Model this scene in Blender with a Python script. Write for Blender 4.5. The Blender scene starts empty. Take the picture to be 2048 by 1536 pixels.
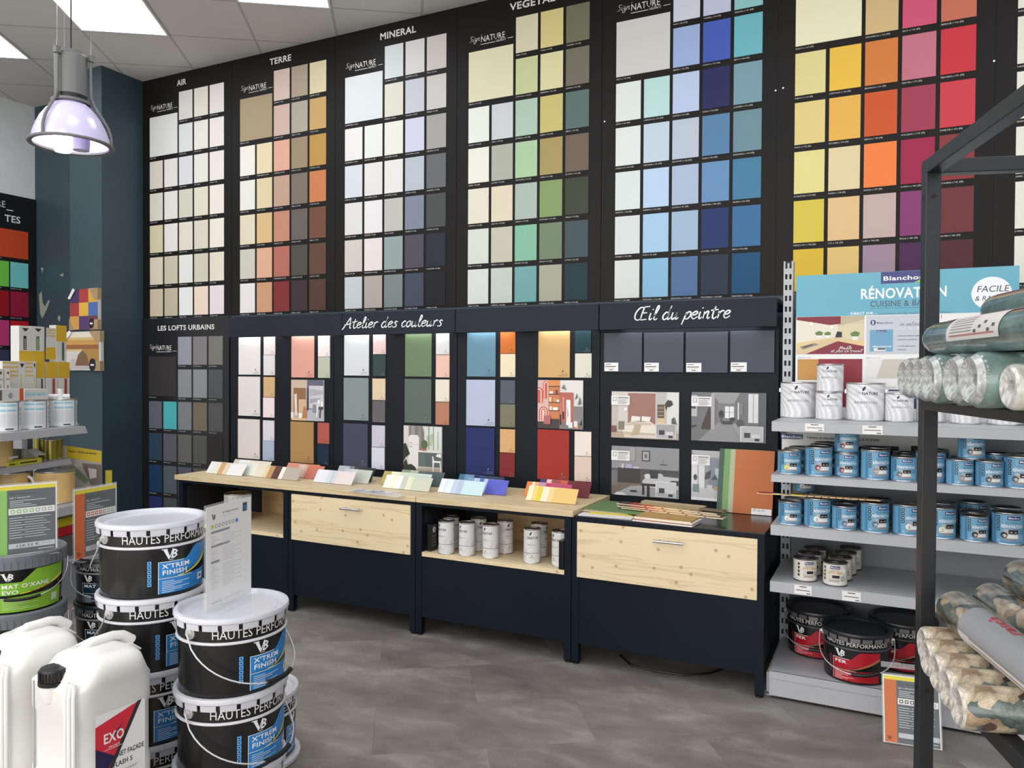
import bpy, bmesh, math, random
from mathutils import Vector, Matrix
sin, cos, pi, R = math.sin, math.cos, math.pi, math.radians
random.seed(7)
S = bpy.context.scene
COL = S.collection

# ------------------------------------------------------------------ camera, world, exposure
# X runs right along the display wall, Y into it (wall plane Y = 0), Z up; metres.
FPX = 1537.9
EYE = Vector((0.0, -4.4514, 1.3398))
FW = Vector((-0.441625, 0.897065, -0.015528))
RT = Vector((0.897121, 0.441749, 0.0056))
UP = Vector((-0.011883, 0.011458, 0.999864))
cam = bpy.data.cameras.new('camera'); cam.sensor_fit = 'HORIZONTAL'; cam.sensor_width = 36
cam.lens = FPX * 36 / 2048; cam.clip_start = 0.05; cam.clip_end = 60
co = bpy.data.objects.new('camera', cam); COL.objects.link(co)
co.matrix_world = Matrix(((RT.x, UP.x, -FW.x, EYE.x), (RT.y, UP.y, -FW.y, EYE.y), (RT.z, UP.z, -FW.z, EYE.z), (0, 0, 0, 1)))
S.camera = co
S.view_settings.view_transform = 'Standard'; S.view_settings.look = 'None'
S.view_settings.exposure = 0.4; S.view_settings.gamma = 1.0; S.view_settings.use_curve_mapping = False
wd = bpy.data.worlds.new('daylight'); S.world = wd; wd.use_nodes = True
wd.node_tree.nodes['Background'].inputs[0].default_value = (1.0, 0.975, 0.945, 1)
wd.node_tree.nodes['Background'].inputs[1].default_value = 2.7
LAMP_PANEL = 5.2      # radiance of the LED ceiling panels
LAMP_STRIP = 6.0       # radiance of the LED strips under the fascias

def seen(px, py, X=None, Y=None, Z=None):
    """world point on a given plane, measured in the photograph"""
    d = FW + RT * ((px - 1024) / FPX) - UP * ((py - 768) / FPX)
    i, v = (0, X) if X is not None else ((1, Y) if Y is not None else (2, Z))
    return EYE + d * ((v - EYE[i]) / d[i])

# ------------------------------------------------------------------ materials
def lin(c):
    return tuple(((v / 255) / 12.92 if v <= 10 else ((v / 255 + .055) / 1.055) ** 2.4) for v in c)
_M = {}
def M(c, rough=.55, metal=0.0, spec=.5, coat=0.0, em=None, name=None):
    k = (c, rough, metal, spec, coat, em, name)
    if k in _M: return _M[k]
    m = bpy.data.materials.new(name or 'paint'); m.use_nodes = True
    b = m.node_tree.nodes['Principled BSDF']
    b.inputs['Base Color'].default_value = lin(c) + (1,)
    b.inputs['Roughness'].default_value = rough; b.inputs['Metallic'].default_value = metal
    b.inputs['Specular IOR Level'].default_value = spec
    if coat: b.inputs['Coat Weight'].default_value = coat; b.inputs['Coat Roughness'].default_value = .08
    if em: b.inputs['Emission Color'].default_value = lin(c) + (1,); b.inputs['Emission Strength'].default_value = em
    _M[k] = m
    return m
def nodes(name):
    m = bpy.data.materials.new(name); m.use_nodes = True
    t = m.node_tree; return m, t, t.nodes['Principled BSDF']
def nd(t, kind, **kw):
    n = t.nodes.new(kind)
    for k, v in kw.items():
        if k.startswith('i_'):
            n.inputs[k[2:].replace('_', ' ')].default_value = v
        else: setattr(n, k, v)
    return n
def ramp(t, stops, interp='LINEAR'):
    n = t.nodes.new('ShaderNodeValToRGB'); cr = n.color_ramp; cr.interpolation = interp
    while len(cr.elements) < len(stops): cr.elements.new(.5)
    for e, (p, c) in zip(cr.elements, stops):
        e.position = p; e.color = lin(c) + (1,)
    return n
def L(t, a, ao, b, bi): t.links.new(a.outputs[ao], b.inputs[bi])
def coords(t, out='Object', scale=(1, 1, 1), rot=(0, 0, 0), loc=(0, 0, 0)):
    tc = t.nodes.new('ShaderNodeTexCoord'); mp = t.nodes.new('ShaderNodeMapping')
    mp.inputs['Scale'].default_value = scale; mp.inputs['Rotation'].default_value = rot; mp.inputs['Location'].default_value = loc
    L(t, tc, out, mp, 'Vector'); return mp

def mat_floor():
    m, t, b = nodes('vinyl_concrete_tile')
    mp = coords(t, rot=(0, 0, -R(34)), loc=(3.0085, 3 * .388 + .985 - .388, 0))
    br = nd(t, 'ShaderNodeTexBrick', offset=.5, i_Scale=1.0, i_Mortar_Size=.0012, i_Brick_Width=.805, i_Row_Height=.388, i_Bias=0.0)
    br.inputs['Color1'].default_value = lin((112, 106, 102)) + (1,); br.inputs['Color2'].default_value = lin((142, 137, 130)) + (1,)
    br.inputs['Mortar'].default_value = lin((84, 81, 77)) + (1,)
    L(t, mp, 0, br, 'Vector')
    bw = nd(t, 'ShaderNodeTexBrick', offset=.5, i_Scale=1.0, i_Mortar_Size=0.0, i_Brick_Width=.805, i_Row_Height=.388, i_Bias=0.0); L(t, mp, 0, bw, 'Vector')
    bw.inputs['Color1'].default_value = (0, 0, 0, 1); bw.inputs['Color2'].default_value = (1, 1, 1, 1)
    n1 = nd(t, 'ShaderNodeTexNoise', i_Scale=2.6, i_Detail=10.0, i_Roughness=.66, i_Distortion=.25)
    mp2 = coords(t, rot=(0, 0, -R(34)), scale=(1, 1.9, 1)); mu = nd(t, 'ShaderNodeVectorMath', operation='MULTIPLY'); mu.inputs[1].default_value = (37, 23, 11); L(t, bw, 'Color', mu, 0)
    av = nd(t, 'ShaderNodeVectorMath', operation='ADD'); L(t, mp2, 0, av, 0); L(t, mu, 0, av, 1); L(t, av, 0, n1, 'Vector')
    rp = ramp(t, [(.30, (92, 86, 83)), (.50, (130, 124, 119)), (.68, (174, 169, 162))]); L(t, n1, 'Fac', rp, 'Fac')
    mx = nd(t, 'ShaderNodeMixRGB', blend_type='MIX'); mx.inputs[0].default_value = .62
    L(t, br, 'Color', mx, 1); L(t, rp, 'Color', mx, 2)
    L(t, mx, 0, b, 'Base Color'); b.inputs['Roughness'].default_value = .42; b.inputs['Specular IOR Level'].default_value = .4
    return m
def mat_ceiling():
    m, t, b = nodes('mineral_ceiling_tile')
    a = .5927; u0 = -5.197 * cos(a) - .872 * sin(a); v0 = 5.197 * sin(a) - .872 * cos(a)
    mp = coords(t, rot=(0, 0, -a), loc=(-u0 + 6, -v0 + 6, 0))
    br = nd(t, 'ShaderNodeTexBrick', offset=0.0, i_Scale=1.0, i_Mortar_Size=.010, i_Mortar_Smooth=.2, i_Brick_Width=.6, i_Row_Height=.6)
    for k, c in (('Color1', (212, 209, 205)), ('Color2', (215, 212, 208)), ('Mortar', (182, 178, 174))): br.inputs[k].default_value = lin(c) + (1,)
    L(t, mp, 0, br, 'Vector'); L(t, br, 'Color', b, 'Base Color'); b.inputs['Roughness'].default_value = .9
    n = nd(t, 'ShaderNodeTexNoise', i_Scale=260.0, i_Detail=2.0); bp = nd(t, 'ShaderNodeBump', i_Strength=.15, i_Distance=.002)
    L(t, n, 'Fac', bp, 'Height'); L(t, bp, 0, b, 'Normal')
    return m
def mat_wood(name, c0, c1, c2, axis=0, knots=True):
    m, t, b = nodes(name)
    sc = [16, 16, 16]; sc[axis] = 1.1
    mp = coords(t, scale=tuple(sc))
    n1 = nd(t, 'ShaderNodeTexNoise', i_Scale=1.6, i_Detail=6.0, i_Roughness=.55, i_Distortion=.5); L(t, mp, 0, n1, 'Vector')
    wv = nd(t, 'ShaderNodeMath', operation='MULTIPLY'); wv.inputs[1].default_value = 7.0; L(t, n1, 'Fac', wv, 0)
    fr = nd(t, 'ShaderNodeMath', operation='PINGPONG'); fr.inputs[1].default_value = 1.0; L(t, wv, 0, fr, 0)
    rp = ramp(t, [(.0, c1), (.35, c0), (1.0, c0)]); L(t, fr, 0, rp, 'Fac')
    mp2 = coords(t, rot=(R(90), 0, 0)); vo = nd(t, 'ShaderNodeTexVoronoi', i_Scale=8.0, i_Randomness=1.0, voronoi_dimensions='2D'); L(t, mp2, 0, vo, 'Vector')
    kr = ramp(t, [(.0, (255, 255, 255)), (.035, (220, 220, 220)), (.085, (0, 0, 0))]); L(t, vo, 'Distance', kr, 'Fac')
    mx = nd(t, 'ShaderNodeMixRGB'); mx.inputs[2].default_value = lin(c2) + (1,)
    if knots: 
        ml = nd(t, 'ShaderNodeMath', operation='MULTIPLY'); ml.inputs[1].default_value = .75; L(t, kr, 'Color', ml, 0); L(t, ml, 0, mx, 0)
    else: mx.inputs[0].default_value = 0
    L(t, rp, 'Color', mx, 1); L(t, mx, 0, b, 'Base Color'); b.inputs['Roughness'].default_value = .5
    return m
def mat_swirl():
    m, t, b = nodes('white_swirl_label')
    mp = coords(t, scale=(1, 1, 1), loc=(.06, 0, -.02))
    w = nd(t, 'ShaderNodeTexWave', wave_type='RINGS', rings_direction='SPHERICAL', i_Scale=17.0, i_Distortion=1.6, i_Detail=1.0, i_Detail_Scale=1.5); L(t, mp, 0, w, 'Vector')
    rp = ramp(t, [(.35, (208, 208, 211)), (.65, (230, 230, 231))]); L(t, w, 'Color', rp, 'Fac'); L(t, rp, 'Color', b, 'Base Color'); b.inputs['Roughness'].default_value = .35
    return m
def mat_marble():
    m, t, b = nodes('white_marbled_label')
    mp = coords(t); n = nd(t, 'ShaderNodeTexNoise', i_Scale=22.0, i_Detail=5.0, i_Distortion=1.2); L(t, mp, 0, n, 'Vector')
    rp = ramp(t, [(.35, (196, 196, 197)), (.48, (222, 221, 219)), (1, (226, 225, 223))]); L(t, n, 'Fac', rp, 'Fac'); L(t, rp, 'Color', b, 'Base Color'); b.inputs['Roughness'].default_value = .4
    return m
def mat_botanic():
    m, t, b = nodes('botanical_wallpaper')
    mp = coords(t, scale=(1, 1, 1)); n = nd(t, 'ShaderNodeTexNoise', i_Scale=14.0, i_Detail=1.0); L(t, mp, 0, n, 'Vector')
    ad = nd(t, 'ShaderNodeMixRGB'); ad.inputs[0].default_value = .12; L(t, mp, 0, ad, 1); L(t, n, 'Color', ad, 2)
    v = nd(t, 'ShaderNodeTexVoronoi', i_Scale=30.0); L(t, ad, 0, v, 'Vector')
    ve = nd(t, 'ShaderNodeTexVoronoi', i_Scale=85.0, feature='DISTANCE_TO_EDGE'); L(t, ad, 0, ve, 'Vector')
    sp = nd(t, 'ShaderNodeSeparateColor'); L(t, v, 'Color', sp, 0)
    rp = ramp(t, [(.0, (124, 144, 138)), (.20, (226, 211, 184)), (.45, (196, 172, 142)), (.66, (232, 222, 198)), (.88, (88, 108, 106)), (.95, (112, 82, 74))], 'CONSTANT'); L(t, sp, 0, rp, 'Fac')
    dk = ramp(t, [(.0, (255, 255, 255)), (.5, (215, 210, 205)), (1, (150, 145, 140))]); 
    ms = nd(t, 'ShaderNodeMath', operation='MULTIPLY'); ms.inputs[1].default_value = 1.3; L(t, v, 'Distance', ms, 0); L(t, ms, 0, dk, 'Fac')
    mx = nd(t, 'ShaderNodeMixRGB', blend_type='MULTIPLY'); mx.inputs[0].default_value = .8; L(t, rp, 0, mx, 1); L(t, dk, 0, mx, 2)
    vr = ramp(t, [(.0, (216, 206, 190)), (.10, (255, 255, 255))]); L(t, ve, 'Distance', vr, 'Fac'); m3 = nd(t, 'ShaderNodeMixRGB', blend_type='MULTIPLY'); m3.inputs[0].default_value = .8; L(t, mx, 0, m3, 1); L(t, vr, 0, m3, 2)
    L(t, m3, 0, b, 'Base Color'); b.inputs['Roughness'].default_value = .3; b.inputs['Coat Weight'].default_value = .8; b.inputs['Coat Roughness'].default_value = .12
    return m
def mat_film(name, c, bump=.6, scale=60.0, rough=.2):
    m, t, b = nodes(name); mp = coords(t)
    n = nd(t, 'ShaderNodeTexNoise', i_Scale=scale, i_Detail=4.0, i_Distortion=1.5); L(t, mp, 0, n, 'Vector')
    bp = nd(t, 'ShaderNodeBump', i_Strength=bump, i_Distance=.006); L(t, n, 'Fac', bp, 'Height'); L(t, bp, 0, b, 'Normal'); L(t, bp, 0, b, 'Coat Normal')
    lo = tuple(int(v * .82) for v in c); hi = tuple(min(255, int(v * 1.12)) for v in c)
    rp = ramp(t, [(.35, lo), (.65, hi)]); L(t, n, 'Fac', rp, 'Fac'); L(t, rp, 'Color', b, 'Base Color')
    b.inputs['Roughness'].default_value = rough; b.inputs['Coat Weight'].default_value = .9; b.inputs['Coat Roughness'].default_value = .06
    return m
def mat_clear(name='clear_acrylic', a=.16):
    m, t, b = nodes(name); b.inputs['Base Color'].default_value = (.9, .92, .93, 1); b.inputs['Roughness'].default_value = .06
    b.inputs['Alpha'].default_value = a; return m
def mat_satin(name, c, var=.05, rough=.5, scale=3.0, spec=.5):
    """painted surface with a slight procedural mottling"""
    m, t, b = nodes(name); mp = coords(t); n = nd(t, 'ShaderNodeTexNoise', i_Scale=scale, i_Detail=4.0); L(t, mp, 0, n, 'Vector')
    rp = ramp(t, [(.3, tuple(int(v * (1 - var)) for v in c)), (.7, tuple(min(255, int(v * (1 + var) + .5)) for v in c))]); L(t, n, 'Fac', rp, 'Fac'); L(t, rp, 'Color', b, 'Base Color')
    b.inputs['Roughness'].default_value = rough; b.inputs['Specular IOR Level'].default_value = spec; return m
def mat_perf():
    m, t, b = nodes('perforated_steel'); mp = coords(t)
    ck = nd(t, 'ShaderNodeTexVoronoi', i_Scale=42.0, i_Randomness=0.0); L(t, mp, 0, ck, 'Vector')
    rp = ramp(t, [(.0, (20, 22, 26)), (.18, (20, 22, 26)), (.24, (104, 108, 116))]); L(t, ck, 'Distance', rp, 'Fac'); L(t, rp, 'Color', b, 'Base Color'); b.inputs['Roughness'].default_value = .5
    return m

WHITE = (232, 232, 230)
m_black_board = mat_satin('black_satin_board', (22, 20, 19), .06, .48, 2.0, .2)
m_dark_board = mat_satin('midnight_satin_board', (21, 25, 32), .05, .5, 2.0, .18)
m_cab = mat_satin('midnight_lacquer', (17, 25, 35), .05, .45, 2.5, .16)
m_fascia = mat_satin('slate_lacquer', (31, 35, 45), .04, .5, 2.5, .2)
m_wood = mat_wood('spruce_veneer', (232, 212, 174), (218, 194, 152), (150, 112, 76), 0)
m_top = mat_wood('oiled_worktop', (214, 194, 156), (200, 178, 138), (170, 142, 104), 0, knots=False)
m_grey = mat_satin('grey_shelf_enamel', (178, 180, 184), .02, .4, 4.0)
m_greyback = mat_satin('grey_back_panel', (128, 131, 138), .02, .5, 4.0)
m_steel = M((190, 190, 192), .25, 1.0)
m_tin = M((198, 198, 200), .3, 1.0)
m_blk = M((20, 20, 21), .4)
m_blkgl = M((26, 26, 27), .22)
m_white = M(WHITE, .5)
m_paper = M((236, 236, 235), .7)
m_text = M((226, 226, 224), .6)
m_swirl, m_marble, m_botanic = mat_swirl(), mat_marble(), mat_botanic()
m_clear = mat_clear()
m_led = M((250, 252, 255), .5, em=LAMP_STRIP, name='led_strip')

# ------------------------------------------------------------------ mesh building
def sp(*a): return Vector(a)
class MB:
    def __init__(s): s.v, s.f, s.m, s.sm, s.mats = [], [], [], [], []
    def mi(s, m):
        if m not in s.mats: s.mats.append(m)
        return s.mats.index(m)
    def add(s, vs, fs, m, smooth=False):
        o = len(s.v); s.v += [tuple(p) for p in vs]; i = s.mi(m)
        for f in fs: s.f.append([o + k for k in f]); s.m.append(i); s.sm.append(smooth)
        return s
    def box(s, x0, x1, y0, y1, z0, z1, m):
        v = [(x, y, z) for z in (z0, z1) for y in (y0, y1) for x in (x0, x1)]
        return s.add(v, [(0, 2, 3, 1), (4, 5, 7, 6), (0, 1, 5, 4), (2, 6, 7, 3), (0, 4, 6, 2), (1, 3, 7, 5)], m)
    def prism(s, poly, vec, m, smooth=False):
        """extrude a 3-D polygon along vec"""
        n = len(poly); p = [Vector(q) for q in poly]; q = [a + Vector(vec) for a in p]
        fs = [tuple(range(n))[::-1], tuple(range(n, 2 * n))] + [(i, (i + 1) % n, n + (i + 1) % n, n + i) for i in range(n)]
        return s.add(p + q, fs, m, smooth)
    def lathe(s, prof, m, seg=40, o=(0, 0, 0), a0=0, a1=2 * pi, sx=1.0, sy=1.0, axis='Z', smooth=True):
        """prof [(r, z)]; ends with r == 0 close themselves; m may be a list, one per profile step"""
        full = abs(a1 - a0 - 2 * pi) < 1e-6; na = seg if full else seg + 1
        vs = []; rings = []
        def put(x, y, z):
            vs.append((o[0] + x, o[1] + y, o[2] + z) if axis == 'Z' else ((o[0] + z, o[1] + x, o[2] + y) if axis == 'X' else (o[0] + y, o[1] + z, o[2] + x)))
        for r, z in prof:
            if r < 1e-7: rings.append([len(vs)]); put(0, 0, z)
            else:
                rings.append(list(range(len(vs), len(vs) + na)))
                for k in range(na):
                    a = a0 + (a1 - a0) * k / seg; put(r * cos(a) * sx, r * sin(a) * sy, z)
        for i in range(len(prof) - 1):
            A, B = rings[i], rings[i + 1]; fs = []
            for k in range(seg):
                k2 = (k + 1) % na
                if len(A) == 1 and len(B) == 1: continue
                if len(A) == 1: fs.append((A[0], B[k2], B[k]))
                elif len(B) == 1: fs.append((A[k], A[k2], B[0]))
                else: fs.append((A[k], A[k2], B[k2], B[k]))
            mm = m[i] if isinstance(m, (list, tuple)) else m
            o0 = len(s.v)
            idx = s.mi(mm)
            for f in fs: s.f.append([o0 + q for q in f]); s.m.append(idx); s.sm.append(smooth)
        s.v += vs
        return s
    def tube(s, pts, r, m, seg=8, closed=False, rfun=None):
        P = [Vector(p) for p in pts]; n = len(P); vs = []; fs = []
        up = Vector((0, 0, 1)); prev = None
        for i, p in enumerate(P):
            a = P[i - 1] if (i > 0 or closed) else P[0]; b = P[(i + 1) % n] if (i < n - 1 or closed) else P[-1]
            d = (b - a).normalized()
            if prev is None:
                u = d.cross(up); u = d.cross(Vector((1, 0, 0))) if u.length < 1e-3 else u
            else: u = prev - d * prev.dot(d)
            u.normalize(); w = d.cross(u); prev = u
            rr = rfun(i / (n - 1)) if rfun else r
            for k in range(seg):
                t = 2 * pi * k / seg; vs.append(p + u * (rr * cos(t)) + w * (rr * sin(t)))
        for i in range(n if closed else n - 1):
            j = (i + 1) % n
            for k in range(seg):
                k2 = (k + 1) % seg; fs.append((i * seg + k, i * seg + k2, j * seg + k2, j * seg + k))
        if not closed:
            fs.append(tuple(range(seg))[::-1]); fs.append(tuple((n - 1) * seg + k for k in range(seg)))
        return s.add(vs, fs, m, True)
    def ball(s, c, r, m, seg=16, sz=1.0):
        pr = [(r * sin(pi * k / 8) if 0 < k < 8 else 0, -r * cos(pi * k / 8) * sz) for k in range(9)]
        return s.lathe(pr, m, seg, c)
    def flat(s, fn, pts, m):
        """2-D polygon laid on a surface map fn(u, v)"""
        return s.add([fn(u, v) for u, v in pts], [tuple(range(len(pts)))], m)
    def rect(s, fn, u0, u1, v0, v1, m): return s.flat(fn, [(u0, v0), (u1, v0), (u1, v1), (u0, v1)], m)
    def disc(s, fn, u, v, r, m, n=20, sy=1.0): return s.flat(fn, [(u + r * cos(2 * pi * k / n), v + r * sy * sin(2 * pi * k / n)) for k in range(n)], m)
    def band(s, fn, u0, u1, lo, hi, m, n=12):
        """strip between curves lo(t), hi(t) as u runs u0..u1 (t 0..1)"""
        f = lambda q, t: q(t) if callable(q) else q
        vs = []
        for k in range(n + 1):
            t = k / n; u = u0 + (u1 - u0) * t; vs += [fn(u, f(lo, t)), fn(u, f(hi, t))]
        return s.add(vs, [(2 * k, 2 * k + 2, 2 * k + 3, 2 * k + 1) for k in range(n)], m, True)
    def ribbon(s, fn, pts, w, m):
        """brush stroke: smooth line of width w through 2-D points"""
        P = [Vector((a, b)) for a, b in pts]; Q = []
        if len(P) == 2: Q = P
        else:
            for i in range(len(P) - 1):
                p0, p1, p2, p3 = P[max(i - 1, 0)], P[i], P[i + 1], P[min(i + 2, len(P) - 1)]
                for k in range(5):
                    t = k / 5; Q.append(.5 * (2 * p1 + (p2 - p0) * t + (2 * p0 - 5 * p1 + 4 * p2 - p3) * t * t + (3 * p1 - p0 - 3 * p2 + p3) * t ** 3))
            Q.append(P[-1])
        vs = []
        for i, p in enumerate(Q):
            d = Q[min(i + 1, len(Q) - 1)] - Q[max(i - 1, 0)]
            if d.length < 1e-9: d = Vector((1, 0))
            d.normalize(); nn = Vector((-d.y, d.x)); t = i / max(1, len(Q) - 1); ww = w * (.62 + .38 * sin(pi * min(1, t + .12)))
            a, b = p + nn * ww * .5, p - nn * ww * .5; vs += [fn(a.x, a.y), fn(b.x, b.y)]
        return s.add(vs, [(2 * k, 2 * k + 1, 2 * k + 3, 2 * k + 2) for k in range(len(Q) - 1)], m)
    def text(s, fn, txt, u, v, h, m, w=None, align='L', bold=False, shear=0.0, res=1):
        """lettering of cap height h from (u, v) on surface map fn, optionally squeezed to width w"""
        vs, fs, tw = glyphs(txt, bold, res)
        k = h / .729; kx = (w / tw) if w else k
        off = {'L': 0, 'C': -tw * kx / 2, 'R': -tw * kx}[align]
        return s.add([fn(u + off + x * kx + shear * y * k, v + y * k) for x, y in vs], fs, m)
    def build(s, name, parent=None, loc=None, rz=0.0, bevel=0.0, bseg=2):
        me = bpy.data.meshes.new(name); me.from_pydata(s.v, [], s.f)
        for m in s.mats: me.materials.append(m)
        me.polygons.foreach_set('material_index', s.m); me.polygons.foreach_set('use_smooth', s.sm)
        if any(s.sm): me.set_sharp_from_angle(angle=R(38))
        me.update()
        o = bpy.data.objects.new(name, me); COL.objects.link(o)
        if parent is not None: o.parent = parent
        if loc is not None: o.location = loc
        o.rotation_euler.z = rz
        if bevel:
            b = o.modifiers.new('bevel', 'BEVEL'); b.width = bevel; b.segments = bseg; b.limit_method = 'ANGLE'
        return o
_G = {}
def glyphs(txt, bold=False, res=1):
    k = (txt, bold, res)
    if k not in _G:
        cu = bpy.data.curves.new('lettering', 'FONT'); cu.body = txt; cu.resolution_u = res; cu.fill_mode = 'FRONT'
        if bold: cu.offset = .022; cu.space_character = 1.06
        o = bpy.data.objects.new('lettering', cu); me = o.to_mesh()
        vs = [(v.co.x, v.co.y) for v in me.vertices]; fs = [tuple(p.vertices) for p in me.polygons]
        o.to_mesh_clear(); bpy.data.objects.remove(o); bpy.data.curves.remove(cu)
        _G[k] = (vs, fs, max([x for x, _ in vs] or [.1]))
    return _G[k]
def plane(o, u, v, off=(0, 0, 0)):
    o, u, v = Vector(o) + Vector(off), Vector(u), Vector(v)
    return lambda a, b: o + u * a + v * b
def wallmap(Y, X0=0.0, Z0=0.0): return lambda a, b: Vector((X0 + a, Y, Z0 + b))
def cyl(r, ang=0.0, z0=0.0, slope=0.0):
    """surface of an upright cylinder; u = arc length from the angle ang (degrees, 0 = local -Y), v = height"""
    def fn(u, v):
        rr = r + slope * v; a = R(ang) - pi / 2 + u / r
        return Vector((rr * cos(a), rr * sin(a), z0 + v))
    return fn

def tag(o, label, cat, group=None, kind=None):
    if label: o['label'] = label
    if cat: o['category'] = cat
    if group: o['group'] = group
    if kind: o['kind'] = kind
    return o
def thing(name, label, cat, loc=(0, 0, 0), rz=0.0, group=None):
    o = bpy.data.objects.new(name, None); o.empty_display_size = .1; COL.objects.link(o)
    o.location = loc; o.rotation_euler.z = rz
    return tag(o, label, cat, group)
def struct(o, label=None): o['kind'] = 'structure'; o['label'] = label or o.name.replace('_', ' '); o['category'] = o.name.split('_')[0]; return o
def dup(root, loc, rz, label, group=None):
    r = root.copy(); COL.objects.link(r); r.location = loc; r.rotation_euler.z = rz; r['label'] = label
    if group: r['group'] = group
    for ch in list(root.children):
        c = ch.copy(); COL.objects.link(c); c.parent = r
        for g in list(ch.children):
            d = g.copy(); COL.objects.link(d); d.parent = c
    return r
PAL = {'white': (235, 235, 232), 'cream': (238, 230, 205), 'ivory': (226, 218, 198), 'pale grey': (205, 207, 208), 'mid grey': (140, 142, 144), 'dark grey': (86, 87, 88), 'near-black': (40, 40, 42),
       'beige': (205, 190, 165), 'taupe': (160, 145, 125), 'tan': (190, 152, 102), 'ochre': (178, 140, 80), 'brown': (100, 72, 58), 'peach': (225, 175, 145), 'salmon pink': (210, 140, 118), 'pale pink': (232, 212, 208),
       'terracotta': (190, 105, 70), 'orange': (228, 132, 70), 'bright orange': (245, 135, 70), 'red': (200, 62, 66), 'deep red': (150, 48, 46), 'maroon': (108, 50, 56), 'magenta pink': (205, 80, 120), 'rose': (200, 120, 136), 'purple': (130, 66, 112), 'dark violet': (80, 48, 88), 'lilac': (178, 150, 180),
       'lavender': (205, 206, 226), 'ice blue': (200, 220, 232), 'sky blue': (150, 190, 226), 'steel blue': (108, 142, 180), 'petrol blue': (60, 110, 145), 'royal blue': (80, 96, 192), 'navy blue': (40, 52, 98), 'midnight blue': (38, 52, 70), 'slate blue': (78, 84, 104),
       'turquoise': (112, 188, 196), 'mint green': (196, 222, 208), 'aqua green': (130, 192, 165), 'sage green': (176, 192, 172), 'leaf green': (130, 160, 108), 'moss green': (106, 122, 96), 'dark green': (62, 78, 72), 'pale green': (205, 216, 168), 'grey green': (126, 142, 138), 'olive': (172, 160, 100), 'yellow': (230, 205, 80), 'golden yellow': (236, 192, 90), 'pale yellow': (230, 216, 150), 'bottle green': (30, 56, 64)}
def cname(c): return min(PAL, key=lambda n: sum((a - b) ** 2 for a, b in zip(PAL[n], c)))
def card_mat(c): return M(c, .55, 0.0, .22, name='painted_card')

# handwritten (brush) letters: strokes on a grid of x-height 1
SCR = {'A': (1.2, [[(-.1, -.25), (.2, .4), (.7, 1.75), (.8, 1.85)], [(.8, 1.85), (.85, .9), (.95, .02), (1.12, .12)], [(.1, .6), (.5, .68), (1.05, .8)]]),
 't': (.62, [[(.3, 1.6), (.2, .6), (.28, .05), (.45, 0), (.62, .25)], [(-.08, 1.05), (.25, 1.1), (.62, 1.18)]]),
 'e': (.66, [[(.05, .48), (.4, .58), (.55, .85), (.35, 1), (.1, .72), (.08, .28), (.3, 0), (.64, .3)]]),
 'l': (.48, [[(.1, .4), (.38, 1.4), (.38, 1.85), (.24, 1.8), (.16, .9), (.18, .15), (.34, 0), (.5, .2)]]),
 'i': (.44, [[(.15, .95), (.12, .3), (.22, 0), (.42, .25)], [(.26, 1.36), (.3, 1.5)]]),
 'r': (.6, [[(.1, .95), (.15, .5), (.12, 0)], [(.14, .55), (.3, .9), (.5, 1), (.6, .88)]]),
 'd': (.86, [[(.55, .85), (.3, 1), (.08, .6), (.1, .15), (.3, 0), (.5, .35), (.66, 1.85)], [(.62, 1.5), (.54, .4), (.64, 0), (.84, .25)]]),
 's': (.62, [[(.56, .85), (.36, 1), (.2, .75), (.45, .4), (.4, .08), (.15, 0), (0, .12)]]),
 'c': (.6, [[(.5, .85), (.35, 1), (.1, .65), (.1, .2), (.3, 0), (.58, .25)]]),
 'o': (.66, [[(.35, 1), (.1, .7), (.1, .2), (.3, 0), (.52, .3), (.5, .8), (.35, 1), (.6, .92)]]),
 'u': (.78, [[(.1, .95), (.08, .3), (.22, 0), (.45, .35), (.52, .95)], [(.52, .95), (.48, .3), (.58, 0), (.76, .25)]]),
 'p': (.7, [[(.2, .95), (.1, .2), (-.02, -.75)], [(.14, .5), (.35, .95), (.6, .85), (.58, .3), (.35, 0), (.15, .12)]]),
 'n': (.76, [[(.1, .95), (.12, 0)], [(.12, .5), (.35, .95), (.5, .85), (.48, .2), (.6, 0), (.74, .2)]]),
 'm': (1.1, [[(.1, .95), (.12, 0)], [(.12, .5), (.32, .95), (.45, .85), (.45, 0)], [(.45, .5), (.7, .95), (.82, .85), (.82, .1), (1.0, .1)]]),
 'b': (.66, [[(.3, 1.85), (.1, .9), (.1, .1), (.35, 0), (.55, .4), (.4, .85), (.12, .6)]]),
 'v': (.7, [[(.05, .95), (.25, 0), (.5, .9), (.66, .95)]]), 'a': (.72, [[(.55, .85), (.3, 1), (.08, .6), (.1, .15), (.3, 0), (.5, .35), (.58, .95)], [(.56, .9), (.52, .2), (.7, .15)]]),
 'M': (1.3, [[(0, 0), (.3, 1.6), (.55, .4), (.95, 1.7), (1.1, .1), (1.25, .2)]]), 'U': (1.0, [[(.1, 1.6), (.1, .3), (.35, 0), (.7, .4), (.8, 1.6), (.8, .2), (1, .2)]]),
 'Œ': (1.5, [[(.8, 1.7), (.45, 1.72), (.12, 1.1), (.12, .35), (.45, 0), (.8, .25)], [(.85, 1.82), (.76, .9), (.74, .02)], [(.8, 1.8), (1.4, 1.86)], [(.78, .95), (1.25, 1.02)], [(.74, .02), (1.36, .1)]]),
 'S': (.8, [[(.75, 1.55), (.42, 1.75), (.18, 1.35), (.55, .85), (.48, .2), (.08, .05)]]),
 'g': (.66, [[(.5, .85), (.3, 1), (.08, .6), (.3, .2), (.52, .6), (.5, -.4), (.25, -.75), (0, -.4), (.5, .1), (.7, .3)]]), "'": (.3, [[(.15, 1.9), (.08, 1.5)]]), ' ': (.5, [])}
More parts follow.
